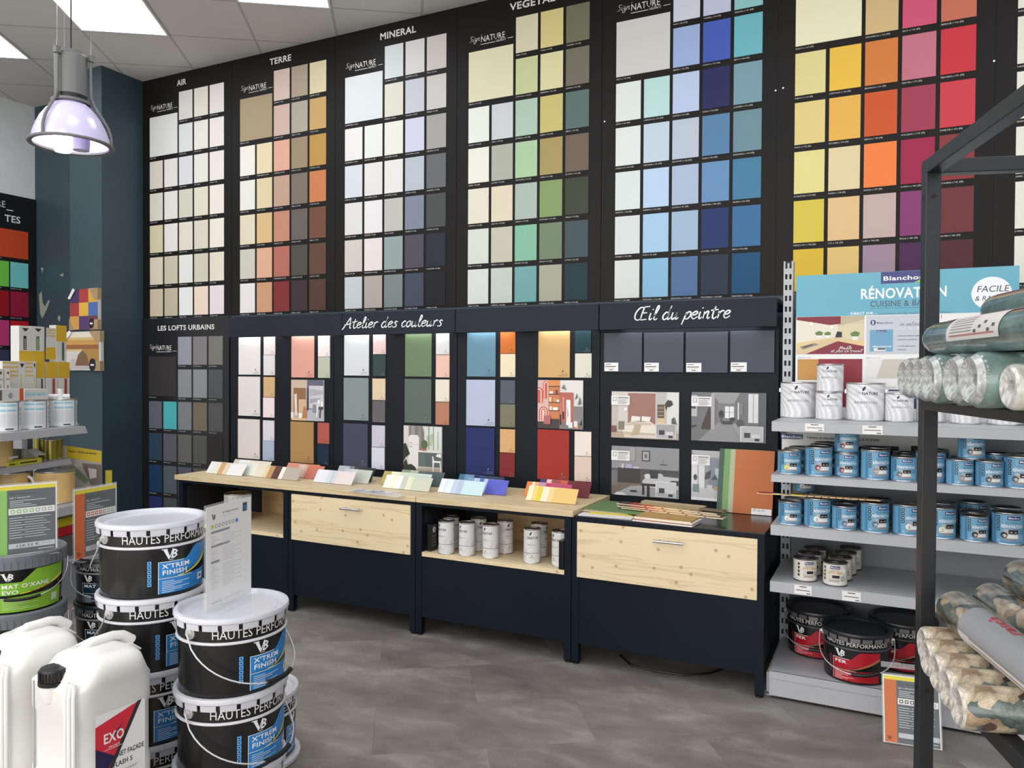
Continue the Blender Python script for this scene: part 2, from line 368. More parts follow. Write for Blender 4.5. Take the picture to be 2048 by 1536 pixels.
def script(mb, fn, txt, u, v, xh, m, w=None, weight=.17, shear=.28):
    tot = sum(SCR[c][0] for c in txt); k = xh; kx = (w / tot) if w else k; x = 0
    for c in txt:
        a, st = SCR[c]
        for q in st: mb.ribbon(fn, [(u + (x + px) * kx + shear * py * k, v + py * k) for px, py in q], weight * k, m)
        x += a
def logo_sign(mb, fn, u, v, w, m, small='couleurs'):
    """the script-and-serif shop colour logo, w wide"""
    k = w / .32
    script(mb, fn, "Sign'", u, v + .012 * k, .020 * k, m, w=.088 * k, weight=.13)
    mb.text(fn, 'NATURE', u + .085 * k, v, .040 * k, m, w=.175 * k)
    mb.rect(fn, u + .085 * k, u + .19 * k, v - .016 * k, v - .0125 * k, m)
    script(mb, fn, small, u + .195 * k, v - .017 * k, .011 * k, m, w=.07 * k, weight=.16)
    mb.rect(fn, u + .28 * k, u + .32 * k, v - .010 * k, v - .007 * k, m)
def logo_leaf(mb, fn, u, v, h, m):
    mb.flat(fn, [(u - .32 * h, v - .5 * h), (u - .35 * h, v), (u, v + .45 * h), (u + .3 * h, v + .55 * h), (u + .3 * h, v + .1 * h), (u, v - .35 * h)], m)
def vb(mb, fn, u, v, h, m):
    """the two-letter brand mark: a flared V and a slanted B"""
    mb.flat(fn, [(u, v + h), (u + .34 * h, v + h), (u + .62 * h, v + .25 * h), (u + .5 * h, v)], m)
    mb.flat(fn, [(u - .1 * h, v + h), (u + .42 * h, v + h), (u + .42 * h, v + .92 * h), (u - .1 * h, v + .92 * h)], m)
    mb.flat(fn, [(u + .5 * h, v), (u + .62 * h, v + .1 * h), (u + .95 * h, v + h), (u + .86 * h, v + h)], m)
    mb.text(fn, 'B', u + .66 * h, v + .1 * h, .84 * h, m, bold=True, shear=.22, w=.62 * h)
    mb.rect(fn, u + .55 * h, u + .95 * h, v - .06 * h, v - .02 * h, m)
# ------------------------------------------------------------------ the room
ZC = 3.757; XL = -7.119; XC = -5.652; YC = -.385
def slab(name, x0, x1, y0, y1, z0, z1, m, label):
    return struct(MB().box(x0, x1, y0, y1, z0, z1, m).build(name), label)
slab('floor', XL - .1, 3.2, -9.5, .1, -.08, 0, mat_floor(), 'grey concrete-look vinyl tile floor laid at an angle')
slab('ceiling', XL - .1, 3.2, -9.5, .1, ZC, ZC + .08, mat_ceiling(), 'grey suspended tile ceiling')
m_teal = mat_satin('dark_teal_paint', (50, 70, 79), .04, .5, 1.5)
MBb = MB(); MBb.box(XL - .1, 3.2, 0, .1, 0, ZC, m_teal); struct(MBb.build('wall_back'), 'back wall behind the colour boards, dark teal where it shows')
slab('wall_left', XL - .1, XL, -9.5, 0, 0, ZC, mat_satin('white_wall_paint', (226, 230, 230), .02, .7), 'white painted left wall')
slab('wall_right', 3.2, 3.3, -9.5, .1, 0, ZC, mat_satin('white_wall_paint_right', (190, 192, 192), .02, .7), 'white right wall, out of the picture')
pil = MB(); pil.box(-6.047, XC, YC, -.001, 0, ZC - .001, m_teal)
pm = M((150, 152, 140), .6)
fnp = wallmap(-.0008, -6.6, 1.7)
wb = bpy.data.objects['wall_back']
sc_ = MB()     # patches where the teal paint has come off, left of the pillar
for px, py, pts in [(78, 610, [(0, .12), (.05, .16), (.07, .02), (.11, -.02), (.17, .05), (.2, .04), (.14, -.06), (.06, -.16), (.02, -.1)]), (118, 637, [(-.03, 0), (0, .04), (.03, .01), (.01, -.04)]), (84, 540, [(-.02, .03), (.03, .02), (.0, -.04)]), (124, 550, [(-.05, .0), (.03, .02), (.02, -.02)])]:
    q = seen(px, py, Y=-.001); sc_.flat(lambda a, b, q=q: Vector((q.x + a * .8, -.0012, q.z + b * .8)), pts, pm)
sc_.build('bare_patch', wb)
struct(pil.build('wall_pillar'), 'dark teal pillar standing in the left corner')

# LED panels let into the suspended ceiling, on its 60 cm grid
PSI = .5927
def tile(i, j): return Vector((-5.197 + .6 * (i * cos(PSI) - j * sin(PSI)), -.872 + .6 * (i * sin(PSI) + j * cos(PSI)), ZC))
m_panel = M((247, 249, 255), .5, em=LAMP_PANEL, name='led_panel_diffuser')
def led_panel(i, j, label, group=None):
    o = thing('ceiling_light_panel', label, 'ceiling light', tile(i + .5, j + .5), PSI, group)
    MB().box(-.285, .285, -.285, .285, -.006, -.002, m_panel).build('diffuser', o)
    f = MB()
    for a, b, c, d in ((-.3, .3, -.3, -.285), (-.3, .3, .285, .3), (-.3, -.285, -.285, .285), (.285, .3, -.285, .285)): f.box(a, b, c, d, -.008, -.001, m_white)
    f.build('frame', o)
led_panel(0, -1, 'bright square LED panel in the ceiling above the hanging lamp, the largest one')
led_panel(-2, 0, 'bright LED panel cut by the left edge of the picture, over the white wall')
led_panel(2, -2, 'bright LED panel at the top edge of the picture, over the third colour board')
spots = []  # unseen panels added to light the room, continuing the pattern of the visible ones
for k in range(-3, 9):
    for n in range(0, 6):
        i, j = 2 * k - n, -k - 1 - 2 * n
        c = tile(i + .5, j + .5)
        if (i, j) in ((0, -1), (-2, 0), (2, -2)) or c.x < XL + .5 or c.x > 2.8 or c.y < -8.6 or c.y > -.5: continue
        if n == 0: continue
        spots.append((i, j))
for i, j in spots: led_panel(i, j, 'square LED ceiling panel out of the picture, over the shop floor', 'LED ceiling panels over the shop floor')

# hanging industrial lamp
def pendant():
    g = M((116, 117, 116), .45, .2); o = thing('pendant_lamp', 'grey industrial pendant lamp with a glowing dome, hanging at upper left', 'lamp', (-4.13, -1.665, 2.60))
    m_dome, t, b = nodes('opal_dome'); b.inputs['Base Color'].default_value = lin((214, 208, 240)) + (1,); b.inputs['Roughness'].default_value = .15
    b.inputs['Emission Color'].default_value = lin((205, 198, 245)) + (1,); b.inputs['Emission Strength'].default_value = .06
    rr = [(.196, 0), (.19, .045), (.176, .09), (.155, .135), (.128, .175), (.10, .207), (.075, .228), (.06, .236)]
    d = MB().lathe(rr + [(.057, .232)] + [(r - .005, z) for r, z in rr[::-1][1:]], m_dome, 48).build('shade', o); d['label'] = 'glowing pale violet dome'
    MB().lathe([(.188, -.006), (.212, -.010), (.216, -.004), (.214, .004), (.196, .010), (.188, .004), (.188, -.006)], g, 56).build('rim', o)
    hp = MB(); hp.lathe([(.0, .268), (.082, .268), (.082, .285), (.082, .488), (.074, .496), (.0, .496)], g, 40); hp.lathe([(.0, .496), (.06, .496), (.06, .513), (.0, .513)], g, 24); hp.build('housing', o)
    c = MB(); c.lathe([(.055, .232), (.082, .232), (.082, .268), (.055, .268)], m_blk, 32); c.lathe([(.096, .222), (.102, .226), (.102, .238), (.086, .240)], g, 40); c.build('neck_ring', o)
    for k in range(3):
        a = R(-75 + 120 * k); br = MB(); e = Vector((cos(a), sin(a), 0)); 
        pts = [e * .202 + Vector((0, 0, .004)), e * .2 + Vector((0, 0, .06)), e * .184 + Vector((0, 0, .11)), e * .15 + Vector((0, 0, .17)), e * .115 + Vector((0, 0, .225)), e * .1 + Vector((0, 0, .27)), e * .098 + Vector((0, 0, .4)), e * .098 + Vector((0, 0, .50))]
        br.tube(pts, .008, g, 8); q = e * .1; br.box(q.x - .014, q.x + .014, q.y - .014, q.y + .014, .47, .505, g)
        br.tube([e * .1 + Vector((0, 0, .505)), e * .1 + Vector((0, 0, .545))], .004, m_steel, 6); br.build('arm', o)
        w = MB(); w.tube([e * .1 + Vector((0, 0, .54)), e * .1 + Vector((0, 0, ZC - 2.60))], .0012, m_steel, 5); w.build('hanging_wire', o)
    lb = MB(); m_bulb = M((255, 253, 250), .4, em=6.0, name='lamp_tube')
    lb.lathe([(.0, -.045), (.04, -.04), (.046, .0), (.046, .14), (.0, .16)], m_bulb, 20, (-.045, -.02, 0)); u = lb.build('lamp_tube', o); u['label'] = 'lit lamp'
    l2 = MB(); l2.lathe([(.0, -.04), (.042, -.036), (.046, 0), (.046, .15), (.0, .17)], M((205, 198, 230), .2), 20, (.055, .02, 0)); l2.build('ballast_tube', o)
    cb = MB(); cb.tube([(0, 0, .513), (.002, 0, .7), (-.006, .005, .85), (.012, .002, 1.0), (.02, 0, ZC - 2.60)], .0045, m_blk, 6); cb.build('cable', o)
pendant()

# ------------------------------------------------------------------ colour boards on the back wall
CU = [0, .1728, .3445, .517, .690]; CW = .153
RZ = [3.600, 3.336, 3.071, 2.806, 2.541, 2.276, 2.013]; RH = .2265
P0 = -5.5618; PW = 1.01565
BOARDS = [
 ('AIR', 'AI', 1, 'white and pale cream swatches, leftmost, by the pillar', (222, 223, 222), [[(219, 216, 212), (226, 222, 210), (228, 222, 219)], [(219, 222, 222), (230, 228, 217), (231, 226, 221)],
  [(219, 213, 200), (226, 223, 218), (216, 217, 221), (227, 227, 216), (232, 226, 219)], [(217, 217, 200), (226, 224, 218), (208, 206, 190), (219, 217, 195), (234, 225, 217)], [(213, 205, 172), (226, 224, 216), (220, 216, 202), (214, 209, 193), (230, 226, 214)],
  [(218, 208, 188), (201, 192, 172), (224, 225, 221), (203, 201, 180), (223, 215, 200)], [(205, 190, 164), (190, 181, 158), (226, 230, 227), (233, 211, 195), (227, 216, 222)]]),
 ('TERRE', 'TE', 31, 'earthy beige, terracotta and brown swatches', (170, 152, 122), [[(212, 190, 181), (172, 156, 138), (215, 204, 168)], [(205, 178, 167), (172, 166, 152), (193, 160, 102)],
  [(236, 233, 222), (226, 214, 176), (222, 170, 148), (155, 136, 112), (186, 144, 76)], [(229, 229, 219), (220, 205, 167), (190, 157, 141), (122, 112, 100), (198, 126, 80)], [(220, 211, 186), (214, 182, 133), (191, 136, 112), (104, 94, 92), (112, 75, 58)],
  [(199, 197, 185), (217, 169, 140), (175, 108, 93), (78, 76, 68), (96, 68, 56)], [(226, 222, 222), (198, 152, 116), (122, 47, 48), (60, 47, 52), (82, 58, 48)]]),
 ('MINERAL', 'MI', 60, 'cool white, grey and slate swatches', (216, 222, 224), [[(210, 218, 218), (215, 214, 214), (208, 200, 195)], [(217, 216, 203), (198, 202, 213), (205, 204, 199)],
  [(228, 228, 226), (226, 229, 227), (229, 229, 220), (207, 209, 228), (165, 165, 160)], [(210, 218, 224), (224, 222, 220), (226, 226, 221), (183, 192, 203), (104, 106, 107)], [(220, 220, 219), (230, 227, 229), (190, 190, 182), (127, 137, 153), (77, 79, 79)],
  [(206, 202, 193), (230, 219, 217), (147, 163, 161), (80, 76, 90), (40, 44, 57)], [(196, 202, 206), (178, 167, 160), (123, 135, 134), (68, 75, 92), (29, 31, 36)]]),
 ('VEGETAL', 'VE', 97, 'pale yellow, green and olive swatches', (229, 224, 192), [[(222, 216, 187), (222, 207, 143), (115, 118, 94)], [(204, 213, 161), (226, 221, 173), (118, 115, 101)],
  [(235, 240, 228), (209, 213, 218), (178, 205, 186), (206, 195, 123), (94, 117, 112)], [(236, 238, 224), (178, 182, 168), (176, 208, 168), (172, 155, 98), (116, 101, 89)], [(229, 226, 208), (227, 216, 192), (175, 192, 182), (136, 160, 107), (66, 70, 56)],
  [(216, 222, 211), (199, 197, 180), (136, 193, 162), (119, 136, 108), (72, 87, 90)], [(218, 224, 217), (197, 209, 199), (117, 170, 170), (173, 174, 153), (37, 58, 68)]]),
 ('', 'ME', 129, 'blue and turquoise swatches above the painter fascia', (213, 214, 210), [[(214, 219, 233), (200, 206, 232), (146, 205, 205)], [(160, 184, 226), (72, 96, 186), (112, 188, 200)],
  [(229, 237, 232), (193, 228, 224), (191, 208, 238), (41, 44, 92), (124, 161, 175)], [(229, 236, 234), (199, 217, 230), (190, 203, 218), (92, 134, 172), (112, 147, 158)], [(221, 233, 230), (190, 216, 242), (176, 194, 218), (108, 148, 192), (74, 130, 164)],
  [(219, 228, 226), (170, 208, 236), (165, 191, 214), (42, 58, 106), (66, 114, 160)], [(222, 226, 222), (142, 192, 224), (86, 116, 158), (44, 56, 72), (32, 82, 120)]]),
 ('', 'FE', 161, 'yellow, orange, pink and red swatches', (243, 238, 203), [[(225, 205, 160), (225, 120, 150), (220, 140, 110)], [(216, 190, 138), (213, 90, 122), (203, 116, 92)],
  [(228, 218, 152), (240, 196, 76), (216, 130, 66), (200, 120, 136), (205, 58, 68)], [(230, 210, 140), (236, 184, 88), (208, 92, 50), (164, 66, 88), (208, 68, 78)], [(232, 222, 148), (230, 214, 168), (248, 136, 72), (160, 44, 76), (140, 60, 62)],
  [(220, 200, 82), (230, 196, 144), (200, 178, 172), (138, 66, 116), (112, 56, 60)], [(222, 188, 64), (228, 196, 124), (164, 142, 158), (80, 44, 84), (84, 46, 52)]]),
 ('', 'LU', 193, 'cream swatches, cut by the right edge of the picture', (238, 236, 226), [[(234, 232, 222)] * 3, [(230, 226, 214)] * 3] + [[(236, 234, 222), (230, 228, 220), (228, 224, 212), (222, 220, 210), (226, 222, 214)]] * 5)]
WORDS = {'AI': 'DUNCAN SCOTT COTON AZOTE BRUME NUAGE VOILE SOUFFLE OPALE LIN PLUME NACRE CRAIE TULLE IVOIRE PERLE'.split(),
 'TE': 'LAMPAS ROSE SIENNE ARGILE SABLE OCRE BRIQUE MANGANESE CHANVRE HUMUS TOURBE GLAISE DUNE PAILLE TERRIL CUIVRE'.split(),
 'MI': 'ALUMINE ALBATRE TALC MARBRE ORTHITE PIRELLE MAGNETITE BAUXITE CHROMITE COBALTINE GRANITE SELENITE DOLOMITE FLUORINE OPSIDE GRAPHITE'.split(),
 'VE': 'SERE CURE VANNIER SOPHORA BARBANA ANANA MELLET INEIS EPHEDRA INEKA BEKIA ARIDE ACORE CURCUMA ORME ACONIT CAMOLA ARROW GREVIA BUDDLEIA CALLA MELILOT CERCIS MACIA IRION CYTISE CIRIE CAMELIA MACA ROSELLE NIELLE ADONNER'.split(),
 'ME': 'BASS CORTES WENDEL SERAM SOMOV SETO AZOV LABRADOR LAPTEV DAVIS LAZAREV CHARCOT ALBORAN BEAUFORT KARA ANDAMAN ANADYR BARENTS SCOTIA ARAFURA AEGEN CAMBAY ROSS SULU LIGURIE BERG PUNDT SARGASSES BINDANAO MARTABAN MAKASSAR NORD'.split(),
 'FE': 'PACAYA PELEE MAYON STROMBOLI RICO MARAGE PAROU LASSOLAS BROMOS VESUVE TERCEIRA PAGO NUGERE HEKLA VULCANO TAVEUNI KORANGA PAVIN KATLA CORVO TAUHARA MADILOGO COS LAKI BOLA BALUAN VICTORY'.split(), 'LU': 'VANNE BRUMA ILLIMA LUMIA SAREL GIANO'.split()}
def swatch(x0, x1, z0, z1, c, par, Y=-.0135):
    o = MB().box(x0, x1, Y, -.0101, z0, z1, card_mat(c)).build('color_swatch', par); o['label'] = cname(c) + ' swatch'; return o
for n, (title, code, num, look, big, rows) in enumerate(BOARDS):
    x = P0 + n * PW
    t = thing('swatch_board', 'tall black board of ' + look, 'colour board', (x, 0, 0))
    MB().box(-.089 if n else -.0895, PW - .092, -.010, -.0005, 1.772, ZC - .002, m_black_board).build('board', t)
    k = 0; fn = wallmap(-.0108)
    def caption(u, z, k, sw): 
        w = WORDS[code]; cap = MB(); cap.text(fn, '%s n°%d (%s)' % (w[k % len(w)], num + k, code), u, z - .0165, .0085, m_text); cap.build('caption', sw)
    caption(0, 3.111, 6, swatch(0, .3255, 3.111, 3.438, big, t))
    for r, row in enumerate(rows):
        for q, c in enumerate(row):
            cc = q + (5 - len(row)); caption(CU[cc], RZ[r] - RH, k, swatch(CU[cc], CU[cc] + CW, RZ[r] - RH, RZ[r], c, t)); k += 1
    lg = MB(); logo_sign(lg, fn, .0, 3.492, .325, m_text); lg.build('logo', t)
    if title:
        ti = MB(); w = {'AIR': .105, 'TERRE': .21, 'MINERAL': .30, 'VEGETAL': .315}[title]
        ti.text(fn, title, .30 + (.02 if title == 'AIR' else 0), 3.654, .047, m_text, w=w, bold=True, res=3); ti.build('title_lettering', t)

for px, py in ((1551, 181), (1566, 176), (1209, 243), (1988, 122)):
    q = seen(px, py, Y=-.0125); bs_ = [o for o in bpy.data.objects if o.name.startswith('swatch_board')]; b_ = min(bs_, key=lambda o: abs(o.location.x + PW / 2 - .09 - q.x))
    MB().lathe([(0, 0), (.006, 0), (.005, .0025), (0, .003)], m_steel, 12, (0, 0, 0)).build('screw', b_, loc=(q.x - b_.location.x, -.0102, q.z)).rotation_euler.x = pi / 2
# dark grey board below the first one
t = thing('swatch_board', 'lower black colour board of grey and blue swatches below the white and cream one', 'colour board', (P0, 0, 0))
MB().box(-.089, PW - .11, -.022, -.0005, .03, 1.764, mat_satin('black_board_lower', (24, 24, 27), .05, .4)).build('board', t)
LOF = [[(148, 152, 163), (128, 126, 128), (120, 120, 115)], [(138, 142, 146), (140, 143, 144), (82, 86, 87)], [(98, 100, 112), (78, 176, 180), (124, 128, 132), (116, 106, 92), (86, 86, 87)],
       [(48, 68, 88), (92, 92, 100), (100, 100, 99), (86, 86, 80), (48, 44, 44)], [(30, 58, 94), (82, 92, 98), (84, 86, 98), (88, 84, 74), (52, 48, 48)], [(42, 50, 100), (70, 80, 80), (80, 82, 90), (84, 80, 72), (50, 46, 46)]]
fn = wallmap(-.0228); nc = 0
def sw2(u, z1, c, w=CW, h=RH):
    o = MB().box(u, u + w, -.0255, -.0221, z1 - h, z1, card_mat(c)).build('color_swatch', t); o['label'] = cname(c) + ' swatch'
    global nc
    nc += 1; MB().text(fn, 'LOFT n°%d (LU)' % (200 + nc), u, z1 - h - .0165, .0085, m_text).build('caption', o)
sw2(0, 1.451, (55, 53, 53), .3255, .326)
for r, row in enumerate(LOF):
    for q, c in enumerate(row): sw2(CU[q + 5 - len(row)], 1.611 - r * .265, c)
lg = MB(); logo_sign(lg, fn, 0, 1.505, .325, m_text); lg.build('logo', t)
ti = MB(); ti.text(fn, 'LES LOFTS URBAINS', .10, 1.667, .041, m_text, w=.65, bold=True, res=3); ti.build('title_lettering', t)

# board on the left wall, mostly out of the picture
t = thing('swatch_board', 'black colour board on the left wall with vivid red, green and pink swatches', 'colour board', (XL, 0, 0))
MB().box(.0005, .02, -1.25, -.001, .9, 2.905, mat_satin('black_board_left', (20, 20, 24), .05, .4)).build('board', t)
fn = lambda a, b: Vector((.0208, -1.2 + a, b))
def sw3(y0, y1, z0, z1, c):
    o = MB().box(.0201, .024, y0, y1, z0, z1, card_mat(c)).build('color_swatch', t); o['label'] = cname(c) + ' swatch'
    global nc
    nc += 1; MB().text(fn, 'TEINTE n°%d (TE)' % (280 + nc), 1.2 + y0, z0 - .018, .009, m_text).build('caption', o)
sw3(-.41, -.08, 2.342, 2.593, (198, 76, 42))
VIV = [[(112, 200, 78), (120, 206, 206)], [(150, 24, 32), (150, 30, 62)], [(190, 60, 120), (190, 26, 40)], [(60, 60, 90), (40, 80, 60)]]
for r, row in enumerate(VIV):
    for q, c in enumerate(row):
        y = -.41 + .172 * q; sw3(y, y + .158, 2.305 - .264 * r - .226, 2.305 - .264 * r, c)
        sw3(y - .344, y - .344 + .158, 2.305 - .264 * r - .226, 2.305 - .264 * r, [(230, 190, 60), (60, 110, 190), (120, 70, 140), (240, 140, 60)][r])
ti = MB(); ti.text(fn, 'TES', .915, 2.66, .062, m_text, bold=True, res=3); ti.build('title_lettering', t)
lg = MB(); lg.text(fn, 'NATURE', .66, 2.78, .06, m_text, w=.26); lg.rect(fn, .93, .99, 2.76, 2.768, m_text); lg.build('logo', t)
# ------------------------------------------------------------------ lit display bays above the counter
YB = -.66; BX = [-3.97, -3.10, -2.215, -1.357, -.470]; FX = [-3.92, -2.984, -2.192, -1.341, -.472]
def zrect(o, s, x0, y0, x1, y1, Y=YB - .006):
    a = seen(o[0] + s * x0, o[1] + s * (y0 + y1) / 2, Y=Y); b = seen(o[0] + s * x1, o[1] + s * (y0 + y1) / 2, Y=Y)
    m = o[0] + s * (x0 + x1) / 2
    return a.x, b.x, seen(m, o[1] + s * y1, Y=Y).z, seen(m, o[1] + s * y0, Y=Y).z
def small_mark(mb, fn, x1, z0, big, dark):
    m = M((60, 60, 62) if dark else (120, 124, 130), .6); k = .030 if big else .018
    logo_leaf(mb, fn, x1 - k * 1.3, z0 + k * 1.1, k * .45, m); mb.text(fn, 'NATURE', x1 - k * 1.6, z0 + k * .5, k * .22, m, w=k * 1.2)
    mb.rect(fn, x1 - k * 2.2, x1 - k * .3, z0 + k * .28, z0 + k * .33, m)
def picture(name, par, x0, x1, z0, z1, shapes, Y=YB - .004, label=None):
    """framed print: shapes are polygons (0..1) with a colour, drawn in order"""
    mb = MB(); mb.box(x0, x1, Y - .004, YB - .0005, z0, z1, m_paper); n = 0
    for c, pts in shapes:
        n += 1; fn = (lambda yy: lambda a, b: Vector((x0 + a * (x1 - x0), yy, z0 + b * (z1 - z0))))(Y - .0043 - .0002 * n)
        if len(pts) == 2: (a, b), (c1, d) = pts; pts = [(a, b), (c1, b), (c1, d), (a, d)]
        if len(pts) == 1: a, b, r, ry = pts[0]; pts = [(a + r * cos(2 * pi * k / 16), b + ry * sin(2 * pi * k / 16)) for k in range(16)]
        mb.flat(fn, [(min(1, max(0, a)), min(1, max(0, b))) for a, b in pts], M(c, .5))
    o = mb.build(name, par); o['label'] = label or 'room photograph'; return o
def bay(i, label, header_text=None):
    x0, x1 = BX[i], BX[i + 1]; g = .002
    t = thing('display_bay', label, 'display panel', (0, 0, 0))
    MB().box(x0 + g, x1 - g, YB, -.62, .70 if i < 3 else .672, 1.560, m_dark_board).build('back_panel', t)
    h = MB(); xa, xb, zt = FX[i] + g, FX[i + 1] - g, 1.691
    h.box(xa, xb, -.725, -.705, 1.557, zt, m_fascia); h.build('fascia', t, bevel=.002)
    MB().box(xa, xb, -.7045, -.03, 1.672, zt, m_fascia).build('canopy', t)
    if header_text:
        hf = MB(); fn = wallmap(-.7262)
        if i == 1: a = seen(686, 655, Y=-.726); b = seen(884, 650, Y=-.726); script(hf, fn, header_text, a.x, 1.598, .034, M((236, 238, 238), .5), w=b.x - a.x, weight=.2)
        else: a = seen(1266, 645, Y=-.726); b = seen(1459, 632, Y=-.726); script(hf, fn, header_text, a.x, 1.602, .036, M((236, 238, 238), .5), w=b.x - a.x, weight=.2)
        hf.build('fascia_lettering', t)
    return t
def strip(t, px0, px1, py, Y=-.672):
    a = seen(px0, py, Y=Y).x; b = seen(px1, py, Y=Y).x
    MB().box(a, b, -.700, -.678, 1.566, 1.576, m_led).build('led_strip', t)
def samples(t, o, s, items):
    for x0, y0, x1, y1, c in items:
        X0, X1, Z0, Z1 = zrect(o, s, x0, y0, x1, y1)
        if y0 < 170 and Z1 > 1.52: Z1 = 1.5595
        big = X1 - X0 > .13; mb = MB().box(X0, X1, YB - .006, YB - .0005, Z0, Z1, card_mat(c))
        small_mark(mb, wallmap(YB - .0064), X1, Z0, big, sum(c) > 330)
        q = mb.build('sample_panel', t); q['label'] = cname(c) + ' painted sample'
def rc(a, b, c, d): return [(a, b), (c, d)]
A6 = ((280, 630), .2604); A7 = ((660, 630), .27344); A8 = ((1190, 590), .3125)
t = bay(0, 'dark lit display panel with three off-white samples, left end of the row over the worktop')
samples(t, *A6, [(757, 165, 922, 458, (222, 218, 216)), (755, 473, 920, 775, (219, 214, 210)), (752, 800, 918, 1103, (216, 208, 205)), (950, 165, 1037, 305, (228, 216, 214)), (948, 308, 1034, 463, (217, 213, 215)),
 (948, 476, 1033, 630, (202, 170, 124)), (945, 634, 1030, 787, (233, 216, 220)), (944, 810, 1029, 965, (212, 211, 220)), (942, 967, 1028, 1118, (164, 178, 200)),
 (1163, 165, 1336, 480, (214, 158, 142)), (1367, 165, 1457, 320, (232, 222, 218)), (1367, 323, 1457, 483, (182, 186, 168)), (1156, 820, 1332, 1135, (168, 132, 86)), (1364, 828, 1452, 988, (172, 88, 80)), (1364, 991, 1450, 1150, (26, 42, 66))])
strip(t, 478, 552, 672); strip(t, 583, 662, 671)
X0, X1, Z0, Z1 = zrect(*A6, 1163, 498, 1411, 812)
picture('room_photo', t, X0, X1, Z0, Z1, [((190, 168, 150), rc(0, 0, .5, 1)), ((196, 178, 158), rc(0, .55, .5, 1)), ((96, 96, 116), rc(.5, 0, 1, 1)), ((176, 178, 186), rc(.5, 0, 1, .28)), ((140, 100, 70), rc(.08, .2, .46, .8)), ((206, 176, 142), rc(.24, .2, .5, .52)), ((222, 208, 196), [(.12, .12), (.2, .12), (.18, .66), (.1, .64)]),
 ((200, 196, 202), rc(.56, .3, 1, .86)), ((170, 168, 178), [(.58, .6), (.98, .66), (1, .74), (.6, .78)]), ((158, 156, 168), [(.58, .42), (.9, .5), (.9, .56), (.6, .54)]), ((236, 232, 230), rc(.25, .04, .36, .18)), ((232, 228, 226), rc(0, .05, .08, .2)), ((176, 120, 80), [(.34, .06), (.5, .02), (.5, .3), (.4, .36)]), ((214, 182, 140), rc(.05, 0, .5, .06)),
 ((226, 226, 230), [(.78, .1), (.82, .1), (.86, .4), (.8, .4)]), ((134, 138, 146), rc(.68, .2, .8, .4)), ((70, 50, 48), [(.88, .08), (.92, .08), (.94, .34), (.9, .34)]), ((84, 60, 56), rc(.86, .3, 1, .35)), ((236, 236, 236), rc(.84, .42, .9, .52)), ((240, 240, 240), rc(.94, .36, 1, .48)), ((70, 70, 84), rc(.5, .25, .55, .8))], label='photograph of a studio with leaning boards and paint cans')

t = bay(1, 'dark lit display panel under the left handwritten sign, with grey and green samples', 'Atelier des couleurs')
samples(t, *A7, [(104, 145, 283, 443, (206, 212, 214)), (100, 460, 280, 770, (128, 142, 142)), (97, 795, 275, 1108, (66, 70, 90)), (315, 142, 407, 286, (224, 196, 194)), (315, 290, 406, 447, (52, 68, 68)), (310, 465, 403, 622, (218, 196, 166)), (310, 627, 402, 785, (98, 96, 98)),
 (306, 808, 400, 965, (196, 194, 208)), (304, 969, 398, 1128, (208, 210, 226)), (550, 138, 742, 450, (106, 126, 94)), (546, 468, 740, 790, (90, 104, 96)), (775, 138, 872, 288, (214, 216, 214)), (775, 292, 872, 456, (226, 188, 174)), (772, 472, 871, 634, (226, 218, 200)), (772, 639, 870, 803, (178, 124, 98))])
strip(t, 690, 772, 670); strip(t, 808, 898, 668)
X0, X1, Z0, Z1 = zrect(*A7, 540, 813, 818, 1147)
picture('room_photo', t, X0, X1, Z0, Z1, [((206, 204, 200), rc(0, 0, 1, 1)), ((120, 116, 112), [(.14, .5), (.55, .46), (.55, .86), (.5, 1), (.14, 1)]), ((150, 146, 142), [(.2, .6), (.3, .6), (.3, 1), (.2, 1)]), ((140, 136, 132), [(.4, .5), (.46, .5), (.46, 1), (.4, 1)]), ((206, 214, 204), rc(.56, .5, 1, 1)), ((172, 190, 160), [(.58, .55), (.76, .58), (.8, .85), (.62, .8)]), ((214, 216, 212), rc(.8, .78, 1, .97)),
 ((128, 134, 136), rc(.66, .5, .685, 1)), ((128, 134, 136), rc(.78, .5, .8, 1)), ((128, 134, 136), rc(.9, .5, .915, .9)), ((222, 220, 216), [(.14, .08), (.4, .06), (.42, .74), (.38, .8), (.18, .8), (.14, .74)]), ((176, 174, 170), rc(.15, .585, .41, .592)), ((90, 92, 94), rc(.16, .62, .24, .63)), ((90, 92, 94), rc(.16, .535, .24, .545)), ((86, 96, 96), rc(.4, .12, 1, .43)), ((96, 106, 106), rc(.41, .12, .58, .42)), ((222, 220, 216), rc(.38, .43, 1, .47)),
 ((176, 160, 142), [(.3, 0), (1, 0), (1, .1), (.4, .08)]), ((186, 112, 86), rc(.5, .46, .55, .54)), ((186, 112, 86), rc(.56, .46, .61, .53)), ((86, 96, 64), [(.56, .6, .08, .1)]), ((34, 38, 28), [(0, .58), (.06, .62), (.14, .46), (.18, .38), (.06, .3), (0, .2)]), ((38, 42, 26), [(0, 0), (.36, 0), (.32, .1), (.22, .16), (.12, .14), (.08, .26), (.02, .2)]), ((226, 226, 224), [(.78, .02), (.8, .02), (.82, .22), (.96, .22), (.98, .02), (1, .02), (.99, .26), (.82, .26), (.79, .36), (.77, .36)]), ((230, 230, 228), [(.86, .36), (1, .33), (1, .42), (.9, .41)])], label='photograph of a kitchen with a pale rounded fridge')

